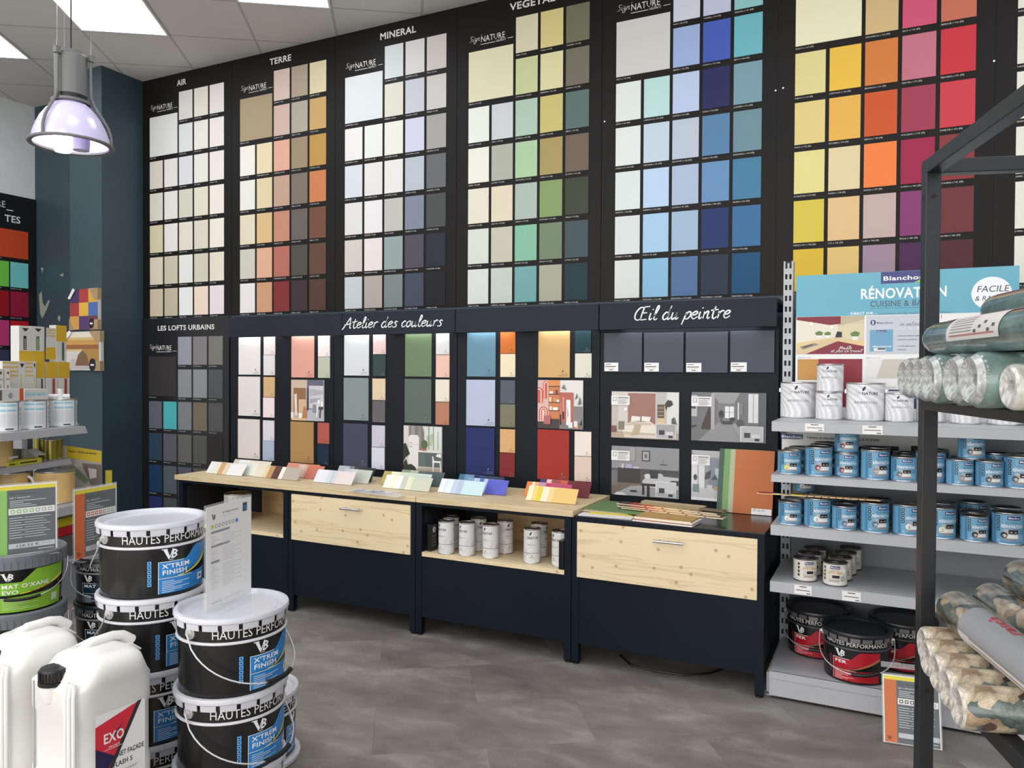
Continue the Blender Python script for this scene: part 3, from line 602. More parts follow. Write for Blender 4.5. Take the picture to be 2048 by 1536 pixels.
t = bay(2, 'dark lit display panel with blue, ochre and red samples, third of the row')
samples(t, *A7, [(1003, 130, 1210, 450, (102, 140, 160)), (997, 474, 1206, 810, (178, 188, 212)), (994, 826, 1203, 1168, (36, 48, 98)), (1246, 126, 1355, 281, (206, 114, 52)), (1246, 285, 1354, 453, (232, 218, 188)), (1246, 478, 1353, 648, (86, 92, 102)), (1244, 653, 1353, 820, (120, 120, 98)),
 (1243, 836, 1352, 1006, (212, 168, 118)), (1241, 1010, 1350, 1183, (128, 44, 44)), (1524, 118, 1753, 457, (204, 168, 114)), (1518, 840, 1748, 1205, (160, 52, 44)), (1792, 115, 1909, 273, (28, 58, 66)), (1792, 281, 1912, 458, (216, 214, 200)), (1789, 853, 1910, 1032, (234, 222, 214)), (1788, 1036, 1910, 1217, (220, 200, 184))])
strip(t, 936, 1026, 667); strip(t, 1078, 1186, 664)
X0, X1, Z0, Z1 = zrect(*A7, 1521, 477, 1850, 832)
arch = lambda cx, b, h, w: [(cx - w, b)] + [(cx + w * cos(pi - pi * k / 8), b + h + w * .9 * sin(pi * k / 8)) for k in range(9)] + [(cx + w, b)]
picture('room_photo', t, X0, X1, Z0, Z1, [((222, 218, 214), rc(0, 0, 1, 1)), ((60, 52, 52), rc(0, 0, .6, .2)), ((214, 180, 170), rc(0, .14, .25, 1))] + [(c, arch(.13, .16, .2, w)) for c, w in (((196, 88, 72), .1), ((232, 200, 190), .075), ((196, 88, 72), .05), ((232, 200, 190), .028))] + [(c, arch(.02, .52, .24, w)) for c, w in (((196, 88, 72), .1), ((232, 200, 190), .07), ((196, 88, 72), .045))] + [(c, arch(.19, .62, .3, w)) for c, w in (((196, 88, 72), .07), ((232, 200, 190), .05), ((196, 88, 72), .03))] +
 [((198, 122, 76), rc(.25, .2, .5, 1)), ((214, 140, 82), rc(.25, .85, .5, 1))] + [((84, 58, 48), rc(.25, z, .5, z + .02)) for z in (.36, .53, .7, .86)] + [(c, rc(x, z, x + w, z + h)) for x, z, w, h, c in ((.27, .72, .08, .05, (230, 226, 220)), (.4, .72, .06, .08, (120, 60, 50)), (.27, .55, .04, .1, (226, 210, 190)), (.36, .55, .06, .07, (206, 150, 70)), (.43, .55, .06, .05, (236, 232, 228)), (.28, .38, .05, .08, (230, 220, 210)), (.35, .38, .11, .06, (240, 238, 234)))] +
 [((180, 98, 84), rc(.5, .14, .8, .75)), ((132, 124, 126), rc(.8, .15, 1, .47)), ((120, 116, 118), rc(.5, 0, 1, .14)), ((206, 130, 112), [(.52, .2), (.55, .2), (.54, .56), (.52, .56)]), ((214, 150, 136), rc(.57, .36, .6, .66)), ((236, 234, 232), [(.65, .08), (.75, .08), (.74, .6), (.65, .6)]), ((160, 156, 152), [(.67, .2), (.7, .3), (.68, .5)]), ((24, 20, 22), rc(.51, .08, .54, .3)), ((24, 20, 22), rc(.57, .2, .6, .36)), ((176, 100, 100), rc(.15, .09, .3, .27)), ((230, 228, 226), rc(.7, .03, .79, .14)), ((224, 222, 220), rc(.82, .05, .9, .17)), ((40, 42, 48), [(.94, .1), (1, .08), (1, .22)]), ((90, 96, 100), [(.84, .6), (.9, .66), (.88, .74)]), ((104, 110, 112), [(.9, .5), (.98, .52), (.95, .68)]), ((110, 116, 116), [(.54, .84), (.64, .8), (.6, .92)]), ((226, 150, 110), rc(.84, .02, .92, .06))], label='photograph of a terracotta room with arches and shelves')

t = bay(3, 'dark display panel under the right handwritten sign, with four slate samples and four room photographs', 'Œil du peintre')
strip(t, 1246, 1512, 655)
for k, (x0, y0, x1, y1) in enumerate([(57, 242, 300, 493), (312, 240, 566, 495), (580, 237, 850, 498), (865, 228, 1148, 496)]):
    X0, X1, Z0, Z1 = zrect(*A8, x0, y0, x1, y1, Y=YB - .014)
    q = MB().box(X0, X1, YB - .014, YB - .0005, Z0, Z1, card_mat((76, 80, 92))); q = q.build('sample_panel', t, bevel=.0015); q['label'] = 'slate blue-grey painted panel with a white tag'
    mb = MB(); f = wallmap(YB - .0152); mb.box(X0 + .004, X0 + .078, YB - .0150, YB - .0141, Z0 + .004, Z0 + .048, m_paper)
    dk = M((70, 70, 74), .7)
    mb.rect(f, X0 + .010, X0 + .040, Z0 + .038, Z0 + .041, dk); mb.rect(f, X0 + .008, X0 + .066, Z0 + .026, Z0 + .030, dk); mb.rect(f, X0 + .012, X0 + .06, Z0 + .018, Z0 + .0195, M((150, 150, 152), .7)); mb.rect(f, X0 + .03, X0 + .05, Z0 + .009, Z0 + .013, dk)
    mb.build('price_tag', t)
GR = lambda v: (v, v, v + 2)
def note(lines):
    y0, y1 = .71, .91
    out = [((232, 232, 232), rc(0, y0, .28, y1)), ((120, 120, 124), rc(.025, y0 + .08, .08, y1 - .03)), ((226, 226, 226), rc(.032, y0 + .09, .073, y1 - .04)), ((70, 70, 72), rc(.1, y1 - .045, .26, y1 - .03))]
    for k in range(6): out.append(((140, 140, 142), rc(.1, y1 - .07 - k * .021, .26 - .02 * (k % 3), y1 - .062 - k * .021)))
    return out
def inset(k):
    return [((226, 226, 226), rc(.67, .02, .97, .33)), (GR(100 + k), rc(.68, .03, .96, .32)), (GR(176), rc(.68, .03, .96, .12)), (GR(60), rc(.72, .1, .8, .2)), (GR(206), rc(.82, .1, .93, .17)), (GR(48), rc(.86, .04, .92, .09))]
X0, X1, Z0, Z1 = zrect(*A8, 107, 620, 537, 920)
picture('room_photo', t, X0, X1, Z0, Z1, [((206, 200, 192), rc(0, 0, 1, 1)), ((190, 182, 174), rc(0, 0, .1, .85)), ((154, 112, 98), rc(.25, .3, .66, .97)), ((186, 184, 180), rc(.66, .2, .82, 1)), ((216, 216, 212), rc(.83, .2, 1, 1)), ((104, 82, 68), rc(.69, .42, .79, .74))] + [((190, 174, 156), rc(.7, z, .78, z + .012)) for z in (.5, .58, .66)] + [((212, 190, 150), rc(.69, .32, .8, .45)), ((52, 56, 50), [(.79, .72), (.86, .68), (.92, .74), (.9, .82), (.84, .84)]), ((60, 64, 56), [(.82, .6), (.84, .72), (.8, .7)]), ((178, 160, 142), rc(0, 0, 1, .14)), ((210, 204, 196), rc(.2, .02, .95, .1)),
 ((196, 178, 154), rc(.18, .08, .66, .14)), ((226, 218, 206), [(.16, .14), (.68, .12), (.66, .3), (.6, .36), (.3, .36), (.2, .28)]), ((196, 184, 164), [(.2, .27), (.62, .3), (.6, .34), (.3, .35)]), ((184, 166, 140), [(.3, .05), (.42, .08), (.46, .3), (.36, .3)]), ((232, 228, 222), [(.3, .36), (.44, .38), (.44, .47), (.31, .48)]), ((232, 228, 222), [(.46, .38), (.58, .36), (.6, .47), (.46, .48)]), ((120, 82, 74), rc(0, .12, .08, .26)), ((130, 116, 104), rc(.11, .18, .2, .36)), ((236, 232, 226), [(.22, .62, .025, .035)]), ((86, 96, 80), [(.9, .3), (.98, .32), (.94, .48), (.9, .44)])] + note(6) + inset(60), label='photograph of a bedroom with an old pink wall')
X0, X1, Z0, Z1 = zrect(*A8, 618, 625, 1095, 940)
picture('room_photo', t, X0, X1, Z0, Z1, [(GR(112), rc(0, 0, 1, 1)), (GR(140), [(.1, 0), (.75, 0), (.55, .38), (.36, .38)]), (GR(150), [(.28, 1), (.66, 1), (.58, .78), (.38, .78)]), (GR(122), rc(.36, .38, .6, .78)), ((226, 228, 228), rc(.46, .48, .58, .72)), (GR(150), rc(.515, .48, .525, .72)), (GR(150), rc(.46, .6, .58, .61)), ((70, 56, 52), [(.14, .24), (.27, .24), (.27, .66), (.24, .7), (.14, .3)]), (GR(168), rc(.27, .24, .32, .98)), (GR(180), rc(.0, .5, .08, .94)), (GR(74), rc(0, .66, .06, .76)), (GR(60), [(0, .26), (.08, .3), (.08, .33), (0, .31)]), ((214, 216, 216), rc(.77, .4, .9, .98)), (GR(150), rc(.83, .4, .84, .98)), (GR(92), rc(.9, 0, 1, 1)), ((206, 208, 208), rc(.63, .46, .65, .8)), (GR(126), rc(.66, .56, .7, .78)), (GR(150), [(.56, .36), (.62, .4), (.78, .2), (.78, .05), (.68, .05)]), (GR(84), [(.6, .4), (.68, .48), (.72, .38), (.64, .3)]), (GR(64), rc(.42, .36, .56, .42)), (GR(58), [(.41, .56, .035, .08)]), (GR(84), rc(.4, .4, .42, .52)), (GR(60), [(.56, .46, .04, .04)])] + note(8) + inset(80), label='photograph of a grey hall with stairs and a bench')
X0, X1, Z0, Z1 = zrect(*A8, 107, 975, 537, 1290)
picture('room_photo', t, X0, X1, Z0, Z1, [(GR(142), rc(0, 0, 1, 1)), (GR(84), rc(0, .25, 1, .55)), (GR(74), rc(.45, .46, 1, .56)), ((112, 96, 86), rc(0, 0, .5, .26)), (GR(156), [(.02, 0), (1, 0), (1, .14), (.6, .24), (.3, .2)]), ((54, 50, 50), rc(.1, .26, .44, .56)), (GR(110), rc(0, .2, .09, .5)), ((176, 166, 206), rc(.22, .56, .31, .64)), (GR(196), [(.17, .6, .02, .05)]), (GR(188), rc(.33, .56, .42, .6)), (GR(54), rc(.46, .72, .58, .93)), (GR(170), rc(.475, .74, .565, .91)), ((120, 104, 96), rc(.5, .78, .54, .87)), (GR(156), rc(.28, .72, .36, .98)), (GR(50), rc(.73, .66, .83, .675)), (GR(90), rc(.775, .67, .78, .78)), (GR(190), [(.48, .2), (1, .18), (1, .42), (.56, .44), (.47, .32)]), (GR(206), [(.55, .42, .05, .05)]), (GR(190), [(.73, .43, .05, .06)]), ((52, 54, 56), [(.59, .38), (.7, .38), (.71, .54), (.58, .53)]), (GR(66), [(.84, .3), (1, .26), (1, .36), (.9, .36)]), ((40, 38, 38), rc(.46, .22, .8, .27)), ((40, 38, 38), rc(.47, .04, .5, .24)), ((40, 38, 38), rc(.54, 0, .58, .24)), (GR(40), [(.34, .1, .06, .02)]), (GR(206), [(.05, 0), (.25, 0), (.18, .06), (.08, .06)])] + note(7) + inset(96), label='photograph of a grey living room with a dark sideboard')
X0, X1, Z0, Z1 = zrect(*A8, 618, 1003, 1050, 1325)
picture('room_photo', t, X0, X1, Z0, Z1, [(GR(152), rc(0, 0, 1, 1)), ((132, 136, 150), rc(.26, .25, .7, .85)), (GR(196), rc(0, 0, .7, .25)), (GR(216), rc(0, .25, .2, .85)), (GR(172), rc(.09, .25, .11, .85)), (GR(176), [(0, 1), (.7, 1), (.7, .9), (.1, .86)]), ((190, 194, 200), rc(.36, .44, .66, .66)), ((118, 138, 138), rc(.02, .16, .12, .32)), (GR(214), rc(.03, .32, .09, .4)), ((72, 84, 74), [(.06, .46, .03, .06)]), (GR(200), rc(.24, .24, .32, .32)), ((70, 82, 78), [(.2, .42), (.28, .46), (.3, .62), (.22, .56)]), ((78, 90, 84), [(.3, .42), (.4, .44), (.36, .54)]), ((176, 150, 124), rc(.34, .22, .54, .3)), (GR(226), rc(0, 0, .7, .06))] + note(7), label='photograph of a bright grey room with plants')

# ------------------------------------------------------------------ counter: four steel-framed cabinets and their tops
YF = -1.168; UX = [-3.868, -3.0015, -2.158, -1.3065, -.4545]
m_cabtop = mat_satin('dark_lacquer_top', (30, 34, 38), .04, .2, 2.0, .6)
m_inner = mat_satin('dark_niche_lining', (22, 27, 35), .05, .5)
m_niche_back = mat_wood('spruce_lining', (190, 160, 116), (172, 140, 98), (110, 80, 54), 0)  # spruce in darker tones, the shade inside the niche put into the colour
def cabinet(i, drawer, label):
    x0, x1 = UX[i] + .002, UX[i + 1] - .002; y1 = -.665; p = .034; zt = .677
    t = thing('sample_cabinet', label, 'cabinet', ((x0 + x1) / 2, (YF + y1) / 2, 0)); ox, oy = t.location.x, t.location.y
    B = lambda mb, a, b, c, d, e, f, m: mb.box(a - ox, b - ox, c - oy, d - oy, e, f, m)
    f = MB()
    for x in (x0, x1 - p):
        B(f, x, x + p, YF, YF + p, .012, zt, m_cab); B(f, x, x + p, y1 - p, y1, .012, zt, m_cab)
        B(f, x, x + p, YF + p, y1 - p, zt - p, zt, m_cab)
    B(f, x0 + p, x1 - p, YF, YF + p, .661, zt, m_cab); B(f, x0 + p, x1 - p, y1 - p, y1, zt - p, zt, m_cab)
    f.build('frame', t)
    for x in (x0 + p / 2, x1 - p / 2):
        for y in (YF + p / 2, y1 - p / 2):
            MB().lathe([(0, 0), (.017, 0), (.017, .008), (.006, .009), (.006, .013), (0, .013)], m_blk, 20, (x - ox, y - oy, 0)).build('foot', t)
    q = MB(); B(q, x0 + p + .0005, x1 - p - .0005, YF + .003, YF + .021, .095, .402, m_cab); q.build('front_panel', t)
    q = MB(); B(q, x0 + .006, x0 + .022, YF + p, y1 - p, .095, zt - p, m_cab); q.build('side_panel', t); q = MB(); B(q, x1 - .022, x1 - .006, YF + p, y1 - p, .095, zt - p, m_cab); q.build('side_panel', t)
    if drawer:
        d = MB(); B(d, x0 + .027, x1 - .027, YF - .008, YF + .010, .4045, .657, m_wood); d = d.build('drawer_front', t, bevel=.0015); d['label'] = 'pale spruce drawer front'
        h = MB(); hx = (x0 + x1) / 2 + .03; hz = .611
        h.tube([(hx - .066 - ox, YF - .034 - oy, hz), (hx + .066 - ox, YF - .034 - oy, hz)], .006, m_steel, 12)
        for s in (-.042, .042): h.tube([(hx + s - ox, YF - .008 - oy, hz), (hx + s - ox, YF - .034 - oy, hz)], .005, m_steel, 10)
        h = h.build('handle', d); h['label'] = 'steel bar handle'
        q = MB(); B(q, x0 + .036, x1 - .036, YF + .03, y1 - .04, .40, .405, m_inner); q.build('inner_shelf', t); q = MB(); B(q, x0 + .024, x1 - .024, y1 - .037, y1 - .03, .1, .63, m_inner); q.build('back_sheet', t)
    else:
        q = MB(); B(q, x0 + p - .0, x1 - p, YF + .002, y1 - .04, .404, .425, m_wood); q = q.build('niche_floor', t); q['label'] = 'wooden niche floor'
        q = MB(); B(q, x0 + .24, x1 - .036, y1 - .060, y1 - .045, .4255, .63, m_niche_back); q = q.build('niche_back', t); q['label'] = 'wooden niche back'
        q = MB(); B(q, x0 + .036, x0 + .24, y1 - .060, y1 - .045, .4255, .63, m_inner); q.build('niche_lining', t); q = MB(); B(q, x0 + .024, x0 + .034, YF + p, y1 - .062, .4255, .64, m_inner); q.build('niche_lining', t)
    return t
cabinet(0, False, 'dark cabinet with an open wooden niche, partly hidden behind the standing paper sheet')
cabinet(1, True, 'dark cabinet with a spruce drawer front under the light worktop')
cabinet(2, False, 'dark cabinet with an open niche full of tall white cans')
cabinet(3, True, 'dark cabinet with a spruce drawer front beside the grey shelving, dark glossy top')
def top(x0, x1, label):
    o = MB().box(x0, x1, YF - .012, -.662, .6775, .705, m_top).build('worktop', bevel=.002); tag(o, label, 'worktop'); return o
top(-3.889, -2.153, 'long pale wooden worktop over the two left cabinets')
top(-2.149, -1.296, 'short pale wooden worktop over the niche of white cans')
c4 = [o for o in bpy.data.objects if o.name.startswith('sample_cabinet')][-1]
q = MB().box(UX[3] + .002 - c4.location.x, UX[4] - .002 - c4.location.x, YF - c4.location.y, -.665 - c4.location.y, .6772, .683, m_cabtop).build('top_sheet', c4); q['label'] = 'dark glossy top'
# ------------------------------------------------------------------ fans of colour cards leaning on the worktops
ZT = .7055
def card(x0, y0, w, c, label, group, ln=.08, lean=35, dz=0):
    d = Vector((0, sin(R(lean)), cos(R(lean)))); nn = Vector((0, -cos(R(lean)), sin(R(lean))))
    p = [Vector((0, 0, 0)), Vector((w, 0, 0)), Vector((w, 0, 0)) + d * ln, d * ln]
    o = MB().prism(p, nn * .0016, card_mat(c)).build('colour_card', loc=(x0, y0, ZT + dz + .0016))
    return tag(o, label, 'colour card', group)
def fan(which, o, s, rows):
    """rows: front row first; each = (y0, y1, [(px of the visible left edge, colour)...], px of the right end)"""
    for rn, (ybot, xs, xend, up) in enumerate(rows):
        pts = []
        for k, (x, c) in enumerate(xs):
            q = seen(o[0] + s * x, o[1] + s * (ybot[0] + (ybot[1] - ybot[0]) * (x - xs[0][0]) / max(1, xend - xs[0][0])), Z=ZT); pts.append((q, c))
        qe = seen(o[0] + s * xend, o[1] + s * ybot[1], Z=ZT)
        y = sum(q.y for q, _ in pts + [(qe, 0)]) / (len(pts) + 1)
        y = max(y, -1.12) if y < -.74 else min(y, -.74)
        w = max(.10, min(.17, qe.x - pts[-1][0].x)); n = len(pts)
        rowname = ['front row', 'middle row', 'back row'][rn]
        for k, (q, c) in enumerate(pts):
            ordn = ['leftmost', 'second', 'third', 'fourth', 'fifth', 'sixth', 'seventh'][k] if k < n - 1 else 'rightmost'
            x1 = qe.x - q.x if k == n - 1 else min(w, qe.x - q.x)
            card(q.x, y - .0024 * k + .001 * n, x1, tuple(int(v * .95) for v in c), '%s colour card, %s of the %s, %s' % (cname(c), ordn, rowname, which), 'colour cards in the ' + which, ln=.080 + .004 * rn)
O5, S5 = (380, 880), .18555; O6, S6 = (740, 920), .21484
fan('leftmost fan', O5, S5, [((358, 392), [(160, (236, 235, 230)), (195, (232, 231, 226)), (225, (228, 228, 222)), (258, (234, 226, 196)), (290, (206, 166, 118)), (345, (222, 208, 184)), (400, (235, 233, 232))], 572, 0),
 ((372, 400), [(480, (228, 226, 222)), (560, (224, 230, 222)), (640, (230, 230, 218)), (690, (224, 216, 198))], 800, 0), ((345, 372), [(400, (214, 210, 190)), (470, (240, 240, 238)), (600, (232, 224, 208))], 850, 0)])
fan('second fan from the left', O5, S5, [((400, 438), [(655, (224, 216, 198)), (765, (226, 206, 160)), (808, (190, 150, 102)), (870, (96, 68, 58)), (952, (238, 232, 220)), (998, (184, 172, 160))], 1178, 0),
 ((405, 425), [(1120, (222, 196, 180)), (1185, (214, 178, 160)), (1222, (206, 122, 102))], 1412, 0), ((392, 408), [(960, (218, 150, 124)), (1090, (216, 158, 138)), (1210, (206, 128, 72))], 1385, 0)])
fan('third fan from the left', O5, S5, [((455, 488), [(1312, (228, 230, 236)), (1385, (226, 228, 232)), (1450, (210, 216, 224)), (1495, (194, 202, 210)), (1525, (204, 210, 214)), (1560, (228, 214, 214))], 1757, 0),
 ((455, 472), [(1600, (200, 206, 206)), (1690, (212, 216, 216)), (1765, (194, 198, 188))], 1942, 0), ((425, 450), [(1530, (180, 186, 188)), (1660, (126, 130, 134)), (1720, (62, 68, 74)), (1790, (50, 54, 58))], 1975, 0)])
fan('green fan', O6, S6, [((262, 296), [(103, (240, 240, 228)), (165, (236, 236, 212)), (220, (238, 242, 242)), (272, (196, 204, 186)), (325, (226, 226, 200)), (378, (204, 208, 188))], 562, 0),
 ((232, 262), [(70, (176, 164, 100)), (150, (230, 234, 206)), (240, (214, 224, 204)), (380, (204, 222, 210))], 560, 0), ((222, 252), [(245, (140, 156, 136)), (330, (180, 190, 165)), (410, (100, 108, 102)), (490, (84, 96, 98))], 668, 0)])
fan('blue fan', O6, S6, [((302, 338), [(623, (236, 240, 244)), (665, (222, 228, 236)), (700, (226, 238, 246)), (745, (194, 208, 228)), (795, (184, 196, 218)), (848, (200, 228, 232))], 1046, 0),
 ((300, 330), [(860, (130, 170, 196)), (930, (196, 208, 232)), (985, (86, 120, 190)), (1030, (196, 208, 232)), (1068, (96, 102, 200))], 1268, 0), ((270, 298), [(780, (70, 116, 146)), (835, (112, 150, 182)), (930, (44, 48, 92)), (985, (52, 76, 126)), (1050, (52, 66, 92))], 1232, 0)])
fan('rightmost fan', O6, S6, [((378, 412), [(1438, (248, 232, 196)), (1488, (238, 208, 140)), (1533, (226, 206, 72)), (1583, (250, 230, 200)), (1648, (240, 208, 150)), (1698, (230, 196, 124))], 1926, 0),
 ((342, 372), [(1418, (224, 130, 72)), (1470, (246, 222, 200)), (1500, (230, 180, 120)), (1540, (190, 150, 180)), (1610, (200, 70, 110)), (1660, (196, 84, 120))], 1865, 0), ((318, 362), [(1555, (92, 60, 112)), (1615, (236, 200, 200)), (1660, (170, 80, 80)), (1745, (206, 100, 76)), (1812, (112, 48, 56))], 2030, 0)])

# clear plastic sheets lying on the worktop
for k, (px, py, a, lab) in enumerate([(752, 984, 4, 'clear plastic sheet lying on the worktop in front of the green fan, upper one'), (772, 988, -8, 'clear plastic sheet under another by the worktop joint')]):
    q = seen(px, py, Z=ZT); mb = MB(); mb.box(-.15, .12, -.05, .045, 0, .0008, mat_clear('clear_film', .35))
    fnn = lambda u, v: Vector((u, v, .0012))
    if k == 0:
        for j in range(4): mb.flat(fnn, [(-.13 + .06 * j, -.04), (-.1 + .06 * j, -.04), (-.08 + .06 * j, .03), (-.11 + .06 * j, .03)], M(((168, 176, 206), (206, 208, 222), (150, 156, 190), (222, 224, 232))[j], .3))
    tag(mb.build('plastic_sheet', loc=(q.x, q.y, ZT + .0003 + .0016 * (1 - k)), rz=R(a)), lab, 'plastic sheet', 'clear plastic sheets')

# sample boards lying on the dark cabinet
ZD = .6835
def lying(cx, cy, w, d, a, z, h, c, label, side=None, name='sample_board', cat='sample board'):
    mb = MB(); mb.box(-w / 2, w / 2, -d / 2, d / 2, 0, h, card_mat(c))
    if side: 
        m2 = card_mat(side); mb.add([(-w / 2 - .0004, -d / 2 - .0004, 0), (w / 2 + .0004, -d / 2 - .0004, 0), (w / 2 + .0004, -d / 2 - .0004, h * .8), (-w / 2 - .0004, -d / 2 - .0004, h * .8)], [(0, 1, 2, 3)], m2)
    return tag(mb.build(name, loc=(cx, cy, z), rz=R(a)), label, cat, 'sample boards lying on the dark cabinet')
def dk(px, py, z=ZD): return seen(px, py, Z=z)
q = dk(1205, 1033); lying(q.x + .01, q.y + .09, .25, .22, 3, ZD, .004, (226, 222, 222), 'white sheet at the bottom left of the boards on the dark cabinet')
lying(q.x + .015, q.y + .11, .20, .16, 8, ZD + .0045, .003, (214, 204, 70), 'yellow-green board sticking out under the green one', (200, 190, 60))
lying(q.x - .01, q.y + .12, .22, .14, 4, ZD + .008, .004, (196, 178, 150), 'beige strip board under the green board')
lying(q.x + .03, q.y + .19, .30, .26, -6, ZD + .0125, .004, (104, 132, 88), 'flat green sample board on the left of the pile')
q = dk(1330, 1045)
lying(q.x + .0, q.y + .03, .27, .14, -4, ZD, .005, (236, 234, 230), 'white board lowest in the front right pile')
lying(q.x - .005, q.y + .035, .26, .14, -3, ZD + .0055, .004, (176, 110, 72), 'terracotta board in the front right pile')
lying(q.x + .005, q.y + .032, .265, .14, -5, ZD + .010, .004, (238, 232, 222), 'cream board in the front right pile')
lying(q.x, q.y + .035, .255, .14, -4, ZD + .0145, .006, (178, 144, 88), 'ochre board on top of the front right pile', (236, 224, 200))
# a fan-bound strip set: long boards with small colour blocks
zz = ZD + .0215
for k, (dx, dy, a, c, lab) in enumerate([(.02, .13, -6, (222, 200, 166), 'long wooden colour strip, lowest in the pile of strips'), (.0, .14, -4, (206, 180, 140), 'long wooden colour strip with black ticks'), (-.01, .15, -7, (232, 222, 206), 'long pale colour strip, near the top of the pile')]):
    o = thing('colour_strip', lab, 'colour strip', (q.x - .02 + dx, q.y + dy, zz + .0075 * k), R(a), 'long colour strips in the pile')
    MB().box(-.24, .24, -.03, .03, 0, .004, card_mat((226, 206, 174))).build('board', o)
    sw = MB()
    for j, cc in enumerate([(60, 44, 40), (140, 50, 40), (190, 80, 50), (206, 150, 96), (196, 164, 118), (176, 150, 112), (150, 130, 100), (130, 120, 104)]):
        sw.box(-.235 + .059 * j, -.18 + .059 * j, -.0285, .0285, .0041, .0065, card_mat(tuple(min(255, v + 8 * k) for v in cc)))
    sw.build('colour_block', o)
    tk = MB()
    for j in range(4): tk.box(-.10 + .085 * j, -.09 + .085 * j, -.0306, -.0301, .0008, .0035, m_blk)
    tk.build('tick_mark', o)
lying(q.x + .04, q.y + .16, .40, .05, -5, zz + .0225, .005, (170, 152, 118), 'khaki grey strip board on top of the whole pile', (150, 134, 104))
lying(q.x - .02, q.y + .22, .30, .05, -6, zz + .0225, .005, (186, 164, 128), 'light brown strip board behind the khaki one')
lying(q.x + .18, q.y + .12, .11, .05, -4, zz + .0285, .004, (112, 100, 84), 'short dark taupe board at the right end of the pile')

# boards leaning against the display panel
def leaning(px0, px1, pyt, pyb, c, label, k):
    b = seen(px0, pyb, Z=ZD); e = seen(px1, pyb + (px1 - px0) * .12, Z=ZD); w = .178; lean = R(14)
    ytop = YB - .007 - .005 * k; hgt = .30; yb = ytop - hgt * sin(lean) 
    x0 = seen(px0, (pyt + pyb) / 2, Y=yb).x
    d = Vector((0, sin(lean), cos(lean))); nn = Vector((0, -cos(lean), sin(lean)))
    o = thing('sample_board', label, 'sample board', (x0, yb - .0045, ZD + .001), 0, 'boards leaning at the right end of the counter')
    MB().prism([Vector((0, 0, 0)), Vector((w, 0, 0)), Vector((w, 0, 0)) + d * hgt, d * hgt], nn * .0035, card_mat(c)).build('panel', o)
    return o, d, nn, w
leaning(1434, 1520, 893, 1032, (78, 96, 86), 'dark grey-green board, leftmost of the boards leaning on the panel', 0)
leaning(1444, 1530, 893, 1033, (122, 158, 104), 'fresh green board leaning between two other greens', 1)
leaning(1456, 1536, 894, 1034, (172, 180, 150), 'pale sage board just left of the orange one', 2)
o, d, nn, w = leaning(1466, 1541, 894, 1036, (186, 110, 66), 'burnt orange board with a white corner tag, front of the leaning boards', 3)
lb = MB(); fnt = lambda u, v: Vector((u, 0, 0)) + d * v + nn * .0042
lb.rect(fnt, .085, .174, .0, .028, m_paper); script(lb, lambda u, v: fnt(u, v) + nn * .0003, 'clin du lin', .09, .016, .006, M((60, 60, 64), .7), w=.055)
lb.build('tag', o)

# ------------------------------------------------------------------ cans: prototypes and copies
def rim_profile(r, h, rim=.004): return [(0, .002), (r - .003, .002), (r - .002, 0), (r, .001), (r, .006), (r - .0015, .008)]
def can_base(root, r, h, body, lid, rim=None, bail=False):
    rim = rim or m_tin
    MB().lathe([(r - .0012, .004), (r - .0012, h - .004)], body, 48).build('body', root)
    q = MB(); q.lathe([(0, .002), (r - .004, .002), (r - .003, 0), (r, 0), (r + .0004, .003), (r - .0012, .0055)], rim, 48); q.build('bottom_rim', root); q = MB(); q.lathe([(r - .0012, h - .006), (r + .0004, h - .003), (r, h), (r - .003, h + .0005), (r - .005, h - .001), (r - .006, h - .004)], rim, 48); q.build('top_rim', root)
    MB().lathe([(r - .006, h - .0042), (r - .012, h - .005), (r - .014, h - .002), (r - .018, h - .0015), (r - .021, h - .004), (0, h - .004)], lid, 40).build('lid', root)
def ambition(name, r, h):
    root = thing(name, '', '', (0, 0, 0)); can_base(root, r, h, m_swirl, m_tin)
    f = cyl(r - .0008); lb = MB(); k = r / .078; dk_, gy = M((48, 48, 52), .6), M((112, 112, 118), .6)
    logo_leaf(lb, f, -.004 * k, h - .025 * k, .020 * k, dk_); lb.text(f, 'NATURE', -.012 * k, h - .05 * k, .0125 * k, dk_, w=.064 * k, bold=True)
    script(lb, f, "Sign", -.045 * k, h - .046 * k, .009 * k, gy, w=.03 * k, weight=.1); lb.rect(f, .015 * k, .05 * k, h - .056 * k, h - .0545 * k, gy)
    lb.text(f, 'AMBITION', -.046 * k, h - .088 * k, .0115 * k, gy, w=.095 * k)
    lb.rect(f, -.006 * k, .006 * k, h - .1 * k, h - .099 * k, gy); lb.rect(f, -.05 * k, .055 * k, h - .108 * k, h - .1065 * k, gy); lb.rect(f, -.045 * k, .05 * k, h - .113 * k, h - .1115 * k, gy); lb.rect(f, -.03 * k, .03 * k, h - .14 * k, h - .1385 * k, gy)
    lb.build('label', root); 
    if r > .07:
        for s in (-1, 1): MB().box(s * r - .004, s * r + .004, -.008, .008, h - .045, h - .028, m_tin).build('ear', root)
    return root
BLUE = (106, 160, 192)
